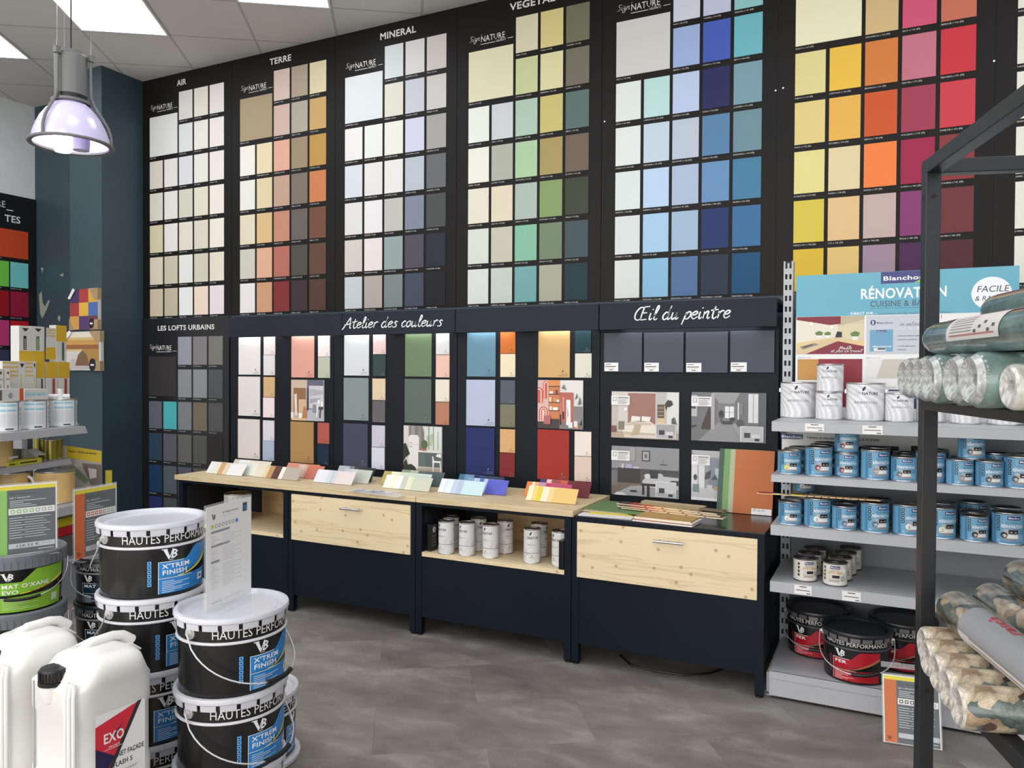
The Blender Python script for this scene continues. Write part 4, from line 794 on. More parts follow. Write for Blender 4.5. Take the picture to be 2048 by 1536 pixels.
def renovation(name, r, h, spot, lid):
    root = thing(name, '', '', (0, 0, 0)); can_base(root, r, h, M(BLUE, .3), lid)
    f = cyl(r - .0009); k = r / .053; nv = M((34, 44, 104), .4); lb = MB(); wt = M((240, 242, 244), .4); dk_ = M((34, 38, 44), .4)
    X = lambda u: u * k
    lb.band(f, X(-.052), X(-.041), .007, h * .93, M((70, 128, 170), .35), 3)
    for j in range(4): z = h * .80 - j * h * .125; lb.band(f, X(-.038), X(-.027), z, z + h * .1, dk_, 3); lb.disc(cyl(r - .0006), X(-.0325), z + h * .05, .0028 * k, M((150, 196, 220), .4), 10)
    lb.band(f, X(-.002), X(.042), h * .79, h * .905, nv, 8); g = cyl(r - .0006); lb.text(g, 'Blanchon', X(.001), h * .822, .0075 * k, wt, w=X(.037), bold=True)
    lb.text(g, 'PEINTURE DE', X(-.008), h * .69, .005 * k, M((52, 100, 140), .4), w=X(.04)); lb.text(g, 'RÉNOVATION', X(-.022), h * .545, .0118 * k, wt, w=X(.074), bold=True)
    lb.band(g, X(-.014), X(.034), h * .16, h * .50, M((178, 176, 176), .4), 8); g2 = cyl(r - .0004)
    lb.band(g2, X(.002), X(.034), h * .36, h * .49, M((28, 26, 28), .4), 6); lb.band(g2, X(-.004), X(.034), h * .22, h * .33, M((228, 228, 230), .4), 6); lb.band(g2, X(-.014), X(.034), h * .16, h * .215, M((150, 140, 138), .4), 6)
    lb.band(cyl(r - .0003), X(.008), X(.014), h * .40, h * .42, wt, 2); lb.band(cyl(r - .0003), X(.022), X(.028), h * .40, h * .42, wt, 2)
    lb.text(g, 'CUISINE', X(.037), h * .44, .0045 * k, M((40, 80, 110), .4), w=X(.018)); lb.text(g, '& BAINS', X(.037), h * .38, .0045 * k, M((40, 80, 110), .4), w=X(.018))
    for j in range(4): lb.band(g, X(.037), X(.06), h * (.30 - .04 * j), h * (.312 - .04 * j), M((170, 208, 228), .4), 3)
    lb.text(g, '1L' if r > .05 else '0,5L', X(-.036), h * .11, .008 * k, wt); lb.band(g, X(-.022), X(.05), h * .09, h * .11, M((58, 116, 160), .4), 6)
    lb.build('label', root)
    sp_ = MB(); g3 = cyl(r - .0002); sp_.disc(g3, X(-.012), h * .31, .0115 * k, M(spot, .4), 24); sp_.rect(cyl(r), X(-.018), X(-.006), h * .30, h * .315, M((225, 225, 225), .4)); sp_.build('colour_spot', root)
    return root
def effet(name, r, h):
    root = thing(name, '', '', (0, 0, 0)); can_base(root, r, h, M((222, 218, 206), .35), M((52, 50, 52), .3), M((120, 118, 116), .3, .8))
    f = cyl(r - .0009); g = cyl(r - .0006); lb = MB(); nv = M((34, 44, 104), .4); wt = M((240, 242, 244), .4); dk_ = M((40, 40, 44), .4)
    for j in range(4): lb.band(f, -.037, -.029, h * (.72 - .16 * j), h * (.83 - .16 * j), dk_, 2)
    lb.band(f, -.008, .03, h * .75, h * .88, nv, 6); lb.text(g, 'Blanchon', -.006, h * .785, .0068, wt, w=.033, bold=True)
    lb.text(g, 'VERNIS BOIS', -.008, h * .66, .0045, dk_, w=.034); lb.text(g, 'EFFET MAT', -.016, h * .54, .0095, M((206, 150, 88), .4), w=.058, bold=True)
    lb.band(f, -.014, .028, h * .18, h * .5, M((206, 202, 194), .4), 6); lb.band(g, .0, .028, h * .36, h * .48, M((30, 28, 30), .4), 5); lb.band(g, -.012, .028, h * .2, h * .3, M((176, 172, 166), .4), 5)
    for j in range(3): lb.band(f, .032, .05, h * (.40 - .07 * j), h * (.425 - .07 * j), M((70, 70, 72), .4), 3)
    lb.disc(g, .045, h * .68, .009, M((244, 244, 242), .4), 18)
    lb.build('label', root); 
    q = MB(); q.box(-.011, .012, -.008, .008, h - .0038, h - .003, M((150, 148, 146), .5)); q.build('lid_sticker', root)
    return root
def tallcan(name, r, h):
    root = thing(name, '', '', (0, 0, 0)); can_base(root, r, h, m_marble, m_tin)
    q = MB(); q.lathe([(r - .0015, h * .3), (r - .0002, h * .303), (r - .0002, h * .312), (r - .0015, h * .315)], M((110, 110, 110), .4), 40); q.build('seam', root)
    f = cyl(r - .0007); lb = MB(); dk_, gy = M((60, 60, 62), .6), M((120, 120, 124), .6)
    logo_leaf(lb, f, -.004, h * .87, .017, dk_); lb.text(f, 'NATURE', -.014, h * .72, .011, dk_, w=.05, bold=True); script(lb, f, 'Sign', -.03, h * .74, .008, gy, w=.018, weight=.1); lb.rect(f, -.004, .03, h * .685, h * .69, gy)
    lb.text(f, 'VERNIS DECO', -.02, h * .53, .007, gy, w=.045); lb.rect(f, -.02, .025, h * .46, h * .466, gy); lb.rect(f, -.025, .03, h * .39, h * .395, gy); lb.rect(f, -.005, .012, h * .35, h * .355, gy)
    logo_leaf(lb, f, .002, h * .22, .008, dk_); lb.text(f, 'NATURE', -.01, h * .15, .006, gy, w=.025); lb.rect(f, -.006, .018, h * .1, h * .106, gy)
    lb.build('label', root); return root
used = {}
def put(proto_fn, key, args, name, x, y, z, face, label, cat, group):
    """first use moves the prototype itself, then copies of it and its parts"""
    rz = R(face)
    if key not in used:
        used[key] = proto_fn(name, *args); r = used[key]; r.location = (x, y, z); r.rotation_euler.z = rz; tag(r, label, cat, group)
        return r
    return dup(used[key], (x, y, z), rz, label, group)

# tall white cans in the open niche
nz = .4255
for k, (x, y, f) in enumerate([(-2.001, -1.125, -3), (-1.891, -1.11, 0), (-1.762, -1.10, 6), (-1.540, -1.095, 40), (-1.397, -1.085, -8)]):
    wd_ = ['leftmost', 'second', 'third', 'fourth', 'rightmost'][k]
    put(tallcan, 'tall', (.0415, .165), 'tall_paint_can', x, y, nz, f - 20, 'tall white can, %s of the front row in the open niche' % wd_, 'paint can', 'tall white cans in the niche')
    put(tallcan, 'tall', (.0415, .165), 'tall_paint_can', x + [-.035, .0, .02, -.02, .012][k], y + [.105, .12, .12, .13, .12][k], nz, f + 50, 'tall white can behind the %s one of the niche front row' % wd_, 'paint can', 'tall white cans in the niche')
def gadget(x, y, label, dial):
    o = thing('colour_reader', label, 'device', (x, y, nz))
    MB().box(-.012, .012, -.03, .03, 0, .135, m_blkgl).build('case', o, bevel=.003)
    if dial:
        q = MB(); f = lambda u, v: Vector((.0126, u, v)); q.disc(f, 0, .108, .014, M((230, 230, 228), .4)); q.disc(lambda u, v: Vector((.0129, u, v)), 0, .108, .006, M((200, 60, 50), .4)); q.build('dial', o)
        b = MB()
        for r_ in range(4):
            for c_ in range(3): b.disc(f, -.012 + .012 * c_, .075 - .016 * r_, .003, M((150, 150, 154), .4), 10)
        b.build('button', o)
    return o
gadget(-2.096, -1.11, 'slim black device with a white dial standing at the left end of the niche', True)
gadget(-1.360, -1.135, 'slim black device standing at the right end of the niche', False)
# large can in the first niche
t = thing('paint_can', 'large white paint can with a brass-coloured lid in the first niche, behind the paper sheet', 'paint can', (-3.59, -.97, .4255))
can_base(t, .078, .165, m_marble, M((180, 160, 110), .35, .8)); hb = MB(); hb.tube([(.08 * cos(a), .08 * sin(a) - .0, .12 - .05 * sin(a / 1.0) * .0 - .0) for a in [R(180 + 12 * k) for k in range(16)]], .0015, m_steel, 6); hb.build('handle', t)
# ------------------------------------------------------------------ grey shelving at the right with its stock
GX0, GX1, GF = -.436, .572, -1.150
SH = [1.144, .924, .717, .486]
t = thing('shelving_unit', 'grey metal shelving unit with five levels right of the dark cabinets', 'shelf', (0, 0, 0))
def upright(x):
    q = MB()
    for a, b in ((-.021, -.014), (.014, .021)): q.box(x + a, x + b, -.69, -.63, 0, 1.86, m_grey)
    for k in range(37):
        z = .0 + k * .05; q.box(x - .014, x + .014, -.69, -.686, z, z + (.026 if k < 37 else .03), m_grey)
        q.box(x - .004, x + .004, -.69, -.686, z + .026, z + .05, m_grey)
    q.box(x - .014, x + .014, -.66, -.655, 0, 1.86, m_blk)
    q.build('upright', t)
upright(GX0 + .006); upright(GX1 - .006)
MB().box(GX0 + .029, GX1 - .029, -.672, -.664, .1, 1.86 - .72, m_greyback).build('back_panel', t)
bs = MB(); bs.box(GX0, GX1, GF, -.70, .112, .116, m_grey); bs.box(GX0, GX1, GF, GF + .003, .083, .116, m_grey); bs.box(GX0 + .002, GX1 - .002, GF + .003, GF + .006, .012, .083, m_grey); bs.box(GX0, GX0 + .003, GF + .003, -.70, .012, .112, m_grey); bs.box(GX1 - .003, GX1, GF + .003, -.70, .012, .112, m_grey); bs.build('base_shelf', t, bevel=.0012)
ft = MB(); ft.box(GX0 - .012, GX0 - .0005, GF + .02, -.70, .02, .10, m_grey)
for k in range(2):
    for j in range(2): ft.box(GX0 - .0126, GX0 - .0121, GF + .026 + .012 * j, GF + .032 + .012 * j, .035 + .035 * k, .058 + .035 * k, m_blk)
ft.lathe([(0, 0), (.022, 0), (.022, .005), (.006, .007), (.006, .02), (0, .02)], m_grey, 20, (GX0 - .006, GF + .05, 0)); ft.build('foot', t)
for z in SH:
    lip = .041 if z > 1 else (.029 if z > .9 else (.041 if z > .6 else .044))
    q = MB(); q.box(GX0, GX1, GF, -.70, z - .003, z, m_grey); q.box(GX0, GX1, GF, GF + .0025, z - lip, z - .003, m_grey); q.box(GX0, GX1, GF + .0025, GF + .012, z - lip, z - lip + .0025, m_grey)
    sh = q.build('shelf', t, bevel=.001)
    for x in (GX0 + .0005, GX1 - .0035):
        b = MB(); b.prism([(x, GF + .02, z - .004), (x, -.70, z - .004), (x, -.70, z - .09), (x, GF + .02, z - .026)], (.003, 0, 0), m_grey); b.build('bracket', sh)
def price(px, py, w, h):
    q = seen(px, py, Y=GF - .001); z = q.z; mb = MB(); mb.box(q.x - w / 2, q.x + w / 2, GF - .0028, GF - .0006, z - h / 2, z + h / 2, m_paper); f = wallmap(GF - .0032); g = M((80, 80, 84), .7)
    mb.rect(f, q.x - w * .2, q.x + w * .2, z + h * .30, z + h * .40, g); mb.rect(f, q.x - w * .4, q.x + w * .4, z - h * .08, z, g); mb.rect(f, q.x + w * .2, q.x + w * .42, z - h * .4, z - h * .3, g)
    return mb.build('price_label', t)
price(1629, 855, .072, .031); price(1745, 860, .072, .034); price(1606, 1180, .066, .037); price(1703, 1193, .068, .037)

# advertising panels
YP = -.70
def pp(px, py): q = seen(px, py, Y=YP); return q.x, q.z
t = thing('poster_board', 'blue-topped poster board with kitchen photographs standing on the top shelf', 'poster', (0, YP, 1.1445))
x0, zt = pp(1593, 552); x1, _ = pp(2039, 536); x1 -= .0; zb = 1.1445
LF = lambda yy: (lambda a, b: Vector((a, -yy, b - 1.1445)))
MB().box(x0, x1, 0, .004, 0, zt - 1.1445, M((234, 234, 232), .5)).build('panel', t)
sky = (100, 170, 192); C3 = lambda x, y: pp(1540 + .248 * x, 520 + .248 * y)
hz = C3(215, 460)[1]
bd = MB(); f = LF(.0006); bd.rect(f, x0, x1, hz, zt, M(sky, .45)); f2, f3, f4 = LF(.0010), LF(.0014), LF(.0018)
nv = M((52, 56, 120), .4); wt = M((240, 242, 244), .5); gy = M((84, 106, 122), .5)
a, b = C3(895, 105), C3(1300, 190); bd.rect(f2, a[0], b[0], C3(895, 192)[1], zt - .001, nv); bd.text(f3, 'Blanchon', a[0] + .008, C3(1000, 163)[1], .019, wt, w=b[0] - a[0] - .035, bold=True, res=3); bd.flat(f4, [(b[0] - .065, C3(895, 192)[1] + .0005), (b[0], C3(895, 192)[1] + .0005), (b[0], C3(895, 175)[1] + .006), (b[0] - .04, C3(895, 175)[1] + .004)], M((150, 196, 70), .4))
a = C3(728, 312); b = C3(1424, 300); bd.text(f2, 'RÉNOVATION', a[0], C3(1000, 305)[1], .045, wt, w=b[0] - a[0], bold=True, res=3)
a = C3(806, 372); b = C3(1336, 372); bd.text(f2, 'CUISINE & BAINS', a[0], C3(1000, 372)[1], .026, gy, w=b[0] - a[0], bold=True, res=3); bd.rect(f2, a[0], b[0], C3(1000, 388)[1], C3(1000, 385)[1], gy)
a = C3(648, 440); b = C3(866, 440); bd.text(f2, 'DIRECT SUR ...', a[0], C3(700, 442)[1], .012, wt, w=b[0] - a[0], bold=True); a = C3(878, 440); b = C3(1470, 430); bd.text(f2, 'bois, mélaminé, carrelage mural et toutes anciennes finitions...', a[0], C3(1100, 436)[1], .010, gy, w=b[0] - a[0])
a = C3(1786, 268); bd.disc(f2, a[0], a[1], .072, M((238, 240, 242), .5), 40, .95); script_g = M((60, 70, 78), .6); bd.text(f3, 'FACILE', a[0] - .055, a[1] + .006, .027, script_g, w=.115, shear=.18, res=3); bd.text(f3, '& RAPIDE', a[0] - .06, a[1] - .03, .021, script_g, w=.115, shear=.18, res=3)
bd.build('headline', t)
# kitchen photograph on the poster
kp = MB(); (u0, v1), (u1, v0) = C3(215, 462), C3(757, 757); W_, H_ = u1 - u0, v1 - v0; n = 0
def kz(c, pts):
    global n; n += 1; kp.flat(LF(.0006 + .0001 * n), [(u0 + p * W_, v0 + q * H_) for p, q in pts], M(c, .5))
for c, pts in [((206, 196, 168), [(0, 0), (1, 0), (1, 1), (0, 1)]), ((226, 220, 204), [(0, .3), (.62, .45), (.62, .78), (0, .9)]), ((216, 204, 170), [(.62, .4), (1, .35), (1, .8), (.62, .78)]), ((186, 176, 146), [(.62, .74), (1, .9), (1, 1), (.62, 1)]), ((128, 34, 52), [(0, 1), (0, .93), (.5, .77), (.66, .8), (.66, 1)]), ((224, 196, 142), [(0, .1), (.5, .34), (1, .2), (1, .34), (.5, .42), (0, .3)]), ((128, 34, 52), [(.14, 0), (.62, .34), (1, .2), (1, 0)]), ((212, 190, 150), [(0, 0), (.14, 0), (.62, .34), (.5, .4), (0, .12)]), ((150, 140, 124), [(.05, .2), (.28, .3), (.34, .25), (.1, .12)]), ((96, 88, 78), [(.09, .2), (.24, .27), (.26, .24), (.12, .16)]),
 ((234, 232, 226), [(.31, .42), (.38, .42), (.39, .5), (.3, .5)]), ((234, 232, 226), [(.44, .44), (.5, .44), (.51, .5), (.43, .5)]), ((234, 232, 226), [(.83, .36), (.91, .36), (.92, .46), (.82, .46)]), ((98, 128, 62), [(.3, .5), (.39, .5), (.4, .58), (.34, .62), (.28, .57)]), ((98, 128, 62), [(.43, .5), (.51, .5), (.52, .57), (.47, .6), (.42, .56)]), ((98, 128, 62), [(.82, .46), (.92, .46), (.94, .56), (.87, .6), (.8, .54)]), ((36, 34, 40), [(.58, .44), (.68, .44), (.68, .58), (.61, .6)]), ((250, 244, 226), [(.2, .78), (.25, .78), (.24, .86), (.21, .86)]), ((250, 244, 226), [(.51, .68), (.55, .68), (.54, .76), (.52, .76)])]: kz(c, pts)
script(kp, LF(.0035), 'Meuble', u0 + .64 * W_, v0 + .12 * H_, .0085, wt, w=.18 * W_, weight=.2); script(kp, LF(.0035), 'et plan de travail', u0 + .52 * W_, v0 + .045 * H_, .0075, wt, w=.45 * W_, weight=.2)
kp = kp.build('kitchen_photo', t); kp['label'] = 'photograph of a red and cream kitchen corner'
# grey can panel
cp = MB(); (a0, b1), (a1, b0) = C3(778, 452), C3(1362, 757); f = LF(.0006); cp.rect(f, a0, a1, b0, b1, M((196, 200, 206), .5)); hx = M((52, 62, 120), .4)
q0 = C3(832, 505); cp.disc(LF(.0010), q0[0], q0[1], .012, hx, 6, 1.1); cp.rect(LF(.0013), q0[0] - .003, q0[0] + .002, q0[1] - .008, q0[1] + .008, wt); q1 = C3(862, 515); cp.text(LF(.0010), 'Blanchon', q1[0], q1[1], .0085, hx, w=C3(992, 500)[0] - q1[0], bold=True)
c0, c1 = C3(803, 745), C3(993, 553); cp.flat(LF(.0010), [(c0[0], c0[1]), (c1[0], c0[1]), (c1[0], c1[1]), (c0[0], c1[1])], M((196, 198, 200), .3)); cp.rect(LF(.0013), c0[0], c1[0], c0[1] + .003, c1[1] - .004, M(BLUE, .4)); w_ = c1[0] - c0[0]
cp.rect(LF(.0016), c0[0] + w_ * .3, c0[0] + w_ * .72, c1[1] - .015, c1[1] - .007, nv); cp.text(LF(.0018), 'Blanchon', c0[0] + w_ * .33, c1[1] - .0135, .0045, wt, w=w_ * .36); cp.text(LF(.0016), 'RÉNOVATION', c0[0] + w_ * .13, c0[1] + .022, .007, wt, w=w_ * .8, bold=True); cp.rect(LF(.0016), c0[0] + w_ * .18, c0[0] + w_ * .7, c0[1] + .005, c0[1] + .019, M((222, 220, 220), .4)); cp.rect(LF(.0018), c0[0] + w_ * .35, c0[0] + w_ * .68, c0[1] + .012, c0[1] + .018, M((40, 36, 40), .4))
bk = M((58, 62, 70), .6); s1 = C3(1044, 530); script(cp, LF(.0010), 'Un seul produit', s1[0], s1[1], .0085, bk, w=.105, weight=.14); s2 = C3(1044, 557); script(cp, LF(.0010), 'pour tout rendre', s2[0], s2[1], .006, wt, w=.10, weight=.2)
for k, tx in enumerate(["> PEINTURE PRÊTE À L'EMPLOI", '> APPLICATION DIRECTE', '> ULTRA-RÉSISTANTE', '> LESSIVABLE']):
    s3 = C3(1022, (617, 647, 699, 728)[k]); cp.text(LF(.0010), tx, s3[0], s3[1], .0046, bk, bold=True, w=(.098, .08, .072, .037)[k])
cp.build('product_panel', t)
lw = MB(); f = LF(.0006)
def rct(xa, ya, xb, yb, c): (a0, b1), (a1, b0) = C3(xa, ya), C3(xb, yb); lw.rect(f, a0, a1, b0, b1, M(c, .5))
lab = M((96, 170, 196), .5); gl = M((176, 178, 180), .6)
s4 = C3(225, 792); lw.text(f, 'DIRECT', s4[0], s4[1], .006, lab, bold=True, w=.02); lw.text(f, 'SUR BOIS VERNIS', s4[0] + .022, s4[1], .0055, gl, w=.035); s4 = C3(777, 795); lw.text(f, 'DIRECT', s4[0], s4[1], .006, lab, bold=True, w=.02); lw.text(f, 'SUR MÉLAMINÉ', s4[0] + .022, s4[1], .0055, gl, w=.035)
rct(222, 800, 392, 968, (190, 138, 70)); rct(392, 798, 570, 968, (138, 36, 52)); rct(570, 798, 740, 1190, (138, 36, 52)); rct(778, 800, 1230, 955, (226, 226, 222)); (a0, b1), (a1, b0) = C3(860, 800), C3(1230, 955); lw.flat(LF(.0009), [(a0, b0), (a1, b0), (a1, b1), (a0 + .025, b1)], M((196, 192, 178), .5)); rct(778, 958, 1230, 962, (130, 130, 130))
s4 = C3(925, 1032); lw.text(f, 'CARRELAGE MURAL', s4[0] - .01, s4[1], .006, gl, w=.055); rct(955, 1045, 1200, 1060, (40, 58, 96)); rct(1100, 1060, 1200, 1200, (46, 58, 100)); rct(1380, 440, 1384, 470, (80, 80, 80)); lw.build('sample_area', t)

YQ = -.705
def pq(px, py): q = seen(px, py, Y=YQ); return q.x, q.z
t = thing('info_board', 'white salle de bains notice board behind the upper row of blue cans', 'sign', (0, YQ, .9245))
xa, za = pq(1554, 868); xb = .30
MB().box(xa + .022, xb, 0, .0035, 0, 1.095 - .9245, M((226, 226, 224), .5)).build('panel', t)
lb = MB(); f = lambda a, b: Vector((a, -.0006, b - .9245)); g = lambda a, b: Vector((a, -.0010, b - .9245))
(a0, b1), (a1, b0) = pq(1562, 867), pq(1606, 879); lb.rect(f, a0, a1, b0, b1, nv); lb.text(g, 'Blanchon', a0 + .003, b0 + .006, .011, wt, w=a1 - a0 - .01, bold=True); lb.flat(g, [(a1 - .02, b0), (a1, b0), (a1, b0 + .004), (a1 - .01, b0 + .004)], M((150, 196, 70), .4))
q0 = pq(1614, 877); lb.text(f, 'Peinture de rénovation CUISINE & SALLE DE BAINS', q0[0], q0[1], .012, M((60, 60, 66), .6), w=pq(1759, 882)[0] - q0[0], bold=True)
for px in (1690, 1762, 1822): (u, v) = pq(px, 897); lb.rect(f, u, u + .07, v - .07, v + .012, M((40, 40, 44), .6))
lb.build('printed_text', t)

# AMBITION cans on the top shelf
z = SH[0] + .0005; G = 'white swirl-patterned cans on the top shelf'
put(ambition, 'amb', (.077, .158), 'paint_can', -.369, -.80, z, 2, 'large white swirl can at the left end of the top shelf', 'paint can', G)
put(ambition, 'amb', (), 'paint_can', -.094, -.87, z, 0, 'large white swirl can, right of the stacked pair on the top shelf', 'paint can', G)
put(ambition, 'ambs', (.0545, .118), 'paint_can', -.236, -.89, z, 4, 'small white swirl can under another small one on the top shelf', 'paint can', G)
put(ambition, 'ambs', (), 'paint_can', -.233, -.885, z + .1190, -4, 'small white swirl can on top of another, highest on the shelving', 'paint can', G)
put(ambition, 'ambs', (), 'paint_can', .034, -.895, z, -2, 'small white swirl can right of the second large one on the top shelf', 'paint can', G)
put(ambition, 'ambs', (), 'paint_can', .150, -.86, z, 0, 'small white swirl can hidden half behind the black rack post on the top shelf', 'paint can', G)
put(ambition, 'ambs', (), 'paint_can', .270, -.90, z, 6, 'small white swirl can under the teal rolls, just right of the rack post', 'paint can', G)
put(ambition, 'ambm', (.062, .135), 'paint_can', .405, -.89, z, 0, 'white swirl can at the right end of the top shelf under the white roll', 'paint can', G)

# blue RÉNOVATION cans
LG, DK, OL = M((168, 168, 166), .3, .8), M((40, 40, 42), .35), M((150, 146, 110), .4)
spots_ = {'yellow': (226, 216, 60), 'dark red': (130, 26, 44), 'taupe grey': (150, 142, 136), 'white': (232, 230, 226), 'slate blue': (64, 104, 140), 'cream': (234, 224, 196), 'black': (28, 26, 28), 'dark grey': (70, 70, 74), 'brown grey': (112, 100, 94)}
def reno(big, spot, lid, x, y, z, f, label, grp, name='paint_can'):
    k = ('r', big, spot, lid.name if lid else '')
    return put(renovation, k, ((.0525, .117) if big else (.047, .0955)) + (spots_[spot], lid), name, x, y, z, f, label, 'paint can', grp)
z = SH[1] + .0005; G = 'blue renovation cans on the second shelf'
rowA = [(0, 'yellow', OL, -.374, -1.07, 6), (1, 'dark red', DK, -.260, -1.075, 14), (0, 'dark red', LG, -.155, -1.055, -8), (1, 'taupe grey', DK, -.051, -1.085, 16), (0, 'brown grey', DK, .050, -1.09, -6), (1, 'taupe grey', DK, .143, -1.06, 8), (0, 'taupe grey', LG, .239, -1.095, 18), (0, 'dark grey', LG, .334, -1.095, 6), (1, 'dark grey', LG, .432, -1.09, -10)]
ords = ['leftmost', 'second', 'third', 'fourth', 'fifth', 'sixth', 'seventh', 'eighth', 'rightmost']
for k, (b, s, l, x, y, f) in enumerate(rowA):
    reno(b, s, l, x, y, z, f, '%s blue can with a %s spot, %s in the front row of shelf two' % ('taller' if b else 'short', s, ords[k]), G)
reno(0, 'dark red', LG, -.157, -1.045, z + .0965, -4, 'blue can standing on top of another, left part of the second shelf', G)
reno(0, 'dark grey', LG, .278, -1.06, z + .0965, 4, 'blue can stacked across two others, right of the rack post on the second shelf', G)
for k, (b, l, x, y) in enumerate([(0, OL, -.362, -.965), (0, DK, -.352, -.865), (1, DK, -.252, -.955), (1, DK, -.246, -.84), (0, LG, -.150, -.945), (1, DK, -.048, -.965), (0, DK, .056, -.988), (0, DK, .060, -.885), (1, DK, .160, -.95), (0, DK, .262, -.995), (1, DK, .366, -.985), (1, DK, .474, -.975)]):
    reno(b, 'dark grey', l, x, y, z, 10 + 7 * k % 20, 'blue can in the rows behind on the second shelf, %s from the left' % ['first', 'second', 'third', 'fourth', 'fifth', 'sixth', 'seventh', 'eighth', 'ninth', 'tenth', 'eleventh', 'twelfth'][k], G)
z = SH[2] + .0005; G = 'blue renovation cans on the third shelf'
rowB = [(0, 'white', LG, -.368, -1.085, 4), (1, 'white', LG, -.262, -1.085, 14), (0, 'slate blue', DK, -.161, -1.095, 18), (1, 'slate blue', DK, -.050, -1.09, 16), (1, 'white', LG, .065, -1.085, 18), (1, 'cream', LG, .178, -1.09, 16), (0, 'black', DK, .288, -1.098, 12), (1, 'black', DK, .396, -1.09, -6)]
for k, (b, s, l, x, y, f) in enumerate(rowB):
    reno(b, s, l, x, y, z, f, '%s blue can with a %s spot, %s in the front row of shelf three' % ('taller' if b else 'short', s, (ords[:7] + ['rightmost'])[k]), G)
for k, (b, l, x, y) in enumerate([(0, LG, -.356, -.989), (0, LG, -.346, -.894), (0, DK, -.152, -.995), (0, DK, -.144, -.89), (1, DK, -.040, -.975), (1, LG, .186, -.97), (0, DK, .292, -.995), (1, DK, .30, -.885), (1, DK, .402, -.97), (1, LG, -.250, -.965)]):
    reno(b, 'dark grey', l, x, y, z, 8 + 5 * k % 20, 'blue can behind the front row of the third shelf, %s' % ['far left', 'second from the left', 'third from the left', 'fourth from the left', 'middle', 'behind the cream spot one', 'behind the black spot one', 'deepest at the right', 'far right', 'behind the second white spot one'][k], G)
reno(0, 'white', LG, -.340, -.80, z + .0, 6, 'blue can at the back left of the third shelf, lower of two', G)
reno(0, 'white', LG, -.340, -.80, z + .0965, 6, 'blue can stacked at the back of the third shelf above the colour stick', G)
# EFFET MAT cans
z = SH[3] + .0005; G = 'off-white cans on the fourth shelf'
for k, (x, y, lab) in enumerate([(-.309, -1.06, 'front of the left file'), (-.299, -.955, 'second of the left file'), (-.288, -.85, 'rear of the left file'), (-.193, -1.078, 'front of the right file'), (-.180, -.975, 'second of the right file'), (-.167, -.875, 'third of the right file'), (-.150, -.775, 'rear of the right file')]):
    put(effet, 'eff', (.047, .0935), 'varnish_can', x, y, z, (14 if k < 3 else -10), 'off-white can with a black lid, %s on the fourth shelf' % lab, 'varnish can', G)
# wooden colour stick lying across the cans of the third shelf
t = thing('colour_stick', 'thin wooden stick of colour samples lying on the cans of the third shelf', 'colour strip', (-.16, -1.10, .8395), 0)
sb = MB(); d = Vector((1, .06, 0)).normalized(); nn = Vector((-d.y, d.x, 0))
sb.prism([d * -.335 - nn * .014, d * .13 - nn * .014, d * .13 + nn * .014, d * -.335 + nn * .014], (0, 0, .003), M((226, 196, 156), .5)); sb.build('stick', t)
for a, b, c in ((-.33, -.275, (140, 36, 46)), (-.20, -.155, (206, 196, 50)), (-.15, .125, (206, 170, 120))):
    q = MB(); q.prism([d * a - nn * .013 + Vector((0, 0, .0031)), d * b - nn * .013 + Vector((0, 0, .0031)), d * b + nn * .013 + Vector((0, 0, .0031)), d * a + nn * .013 + Vector((0, 0, .0031))], (0, 0, .002), card_mat(c)); q.build('colour_block', t)
q = MB()
for k in range(9): c = d * (-.14 + .027 * k); q.prism([c - nn * .0145 - d * .002, c - nn * .0145 + d * .002, c - nn * .0142 + d * .002, c - nn * .0142 - d * .002], (0, 0, .0045), m_blk)
q.build('tick_mark', t)
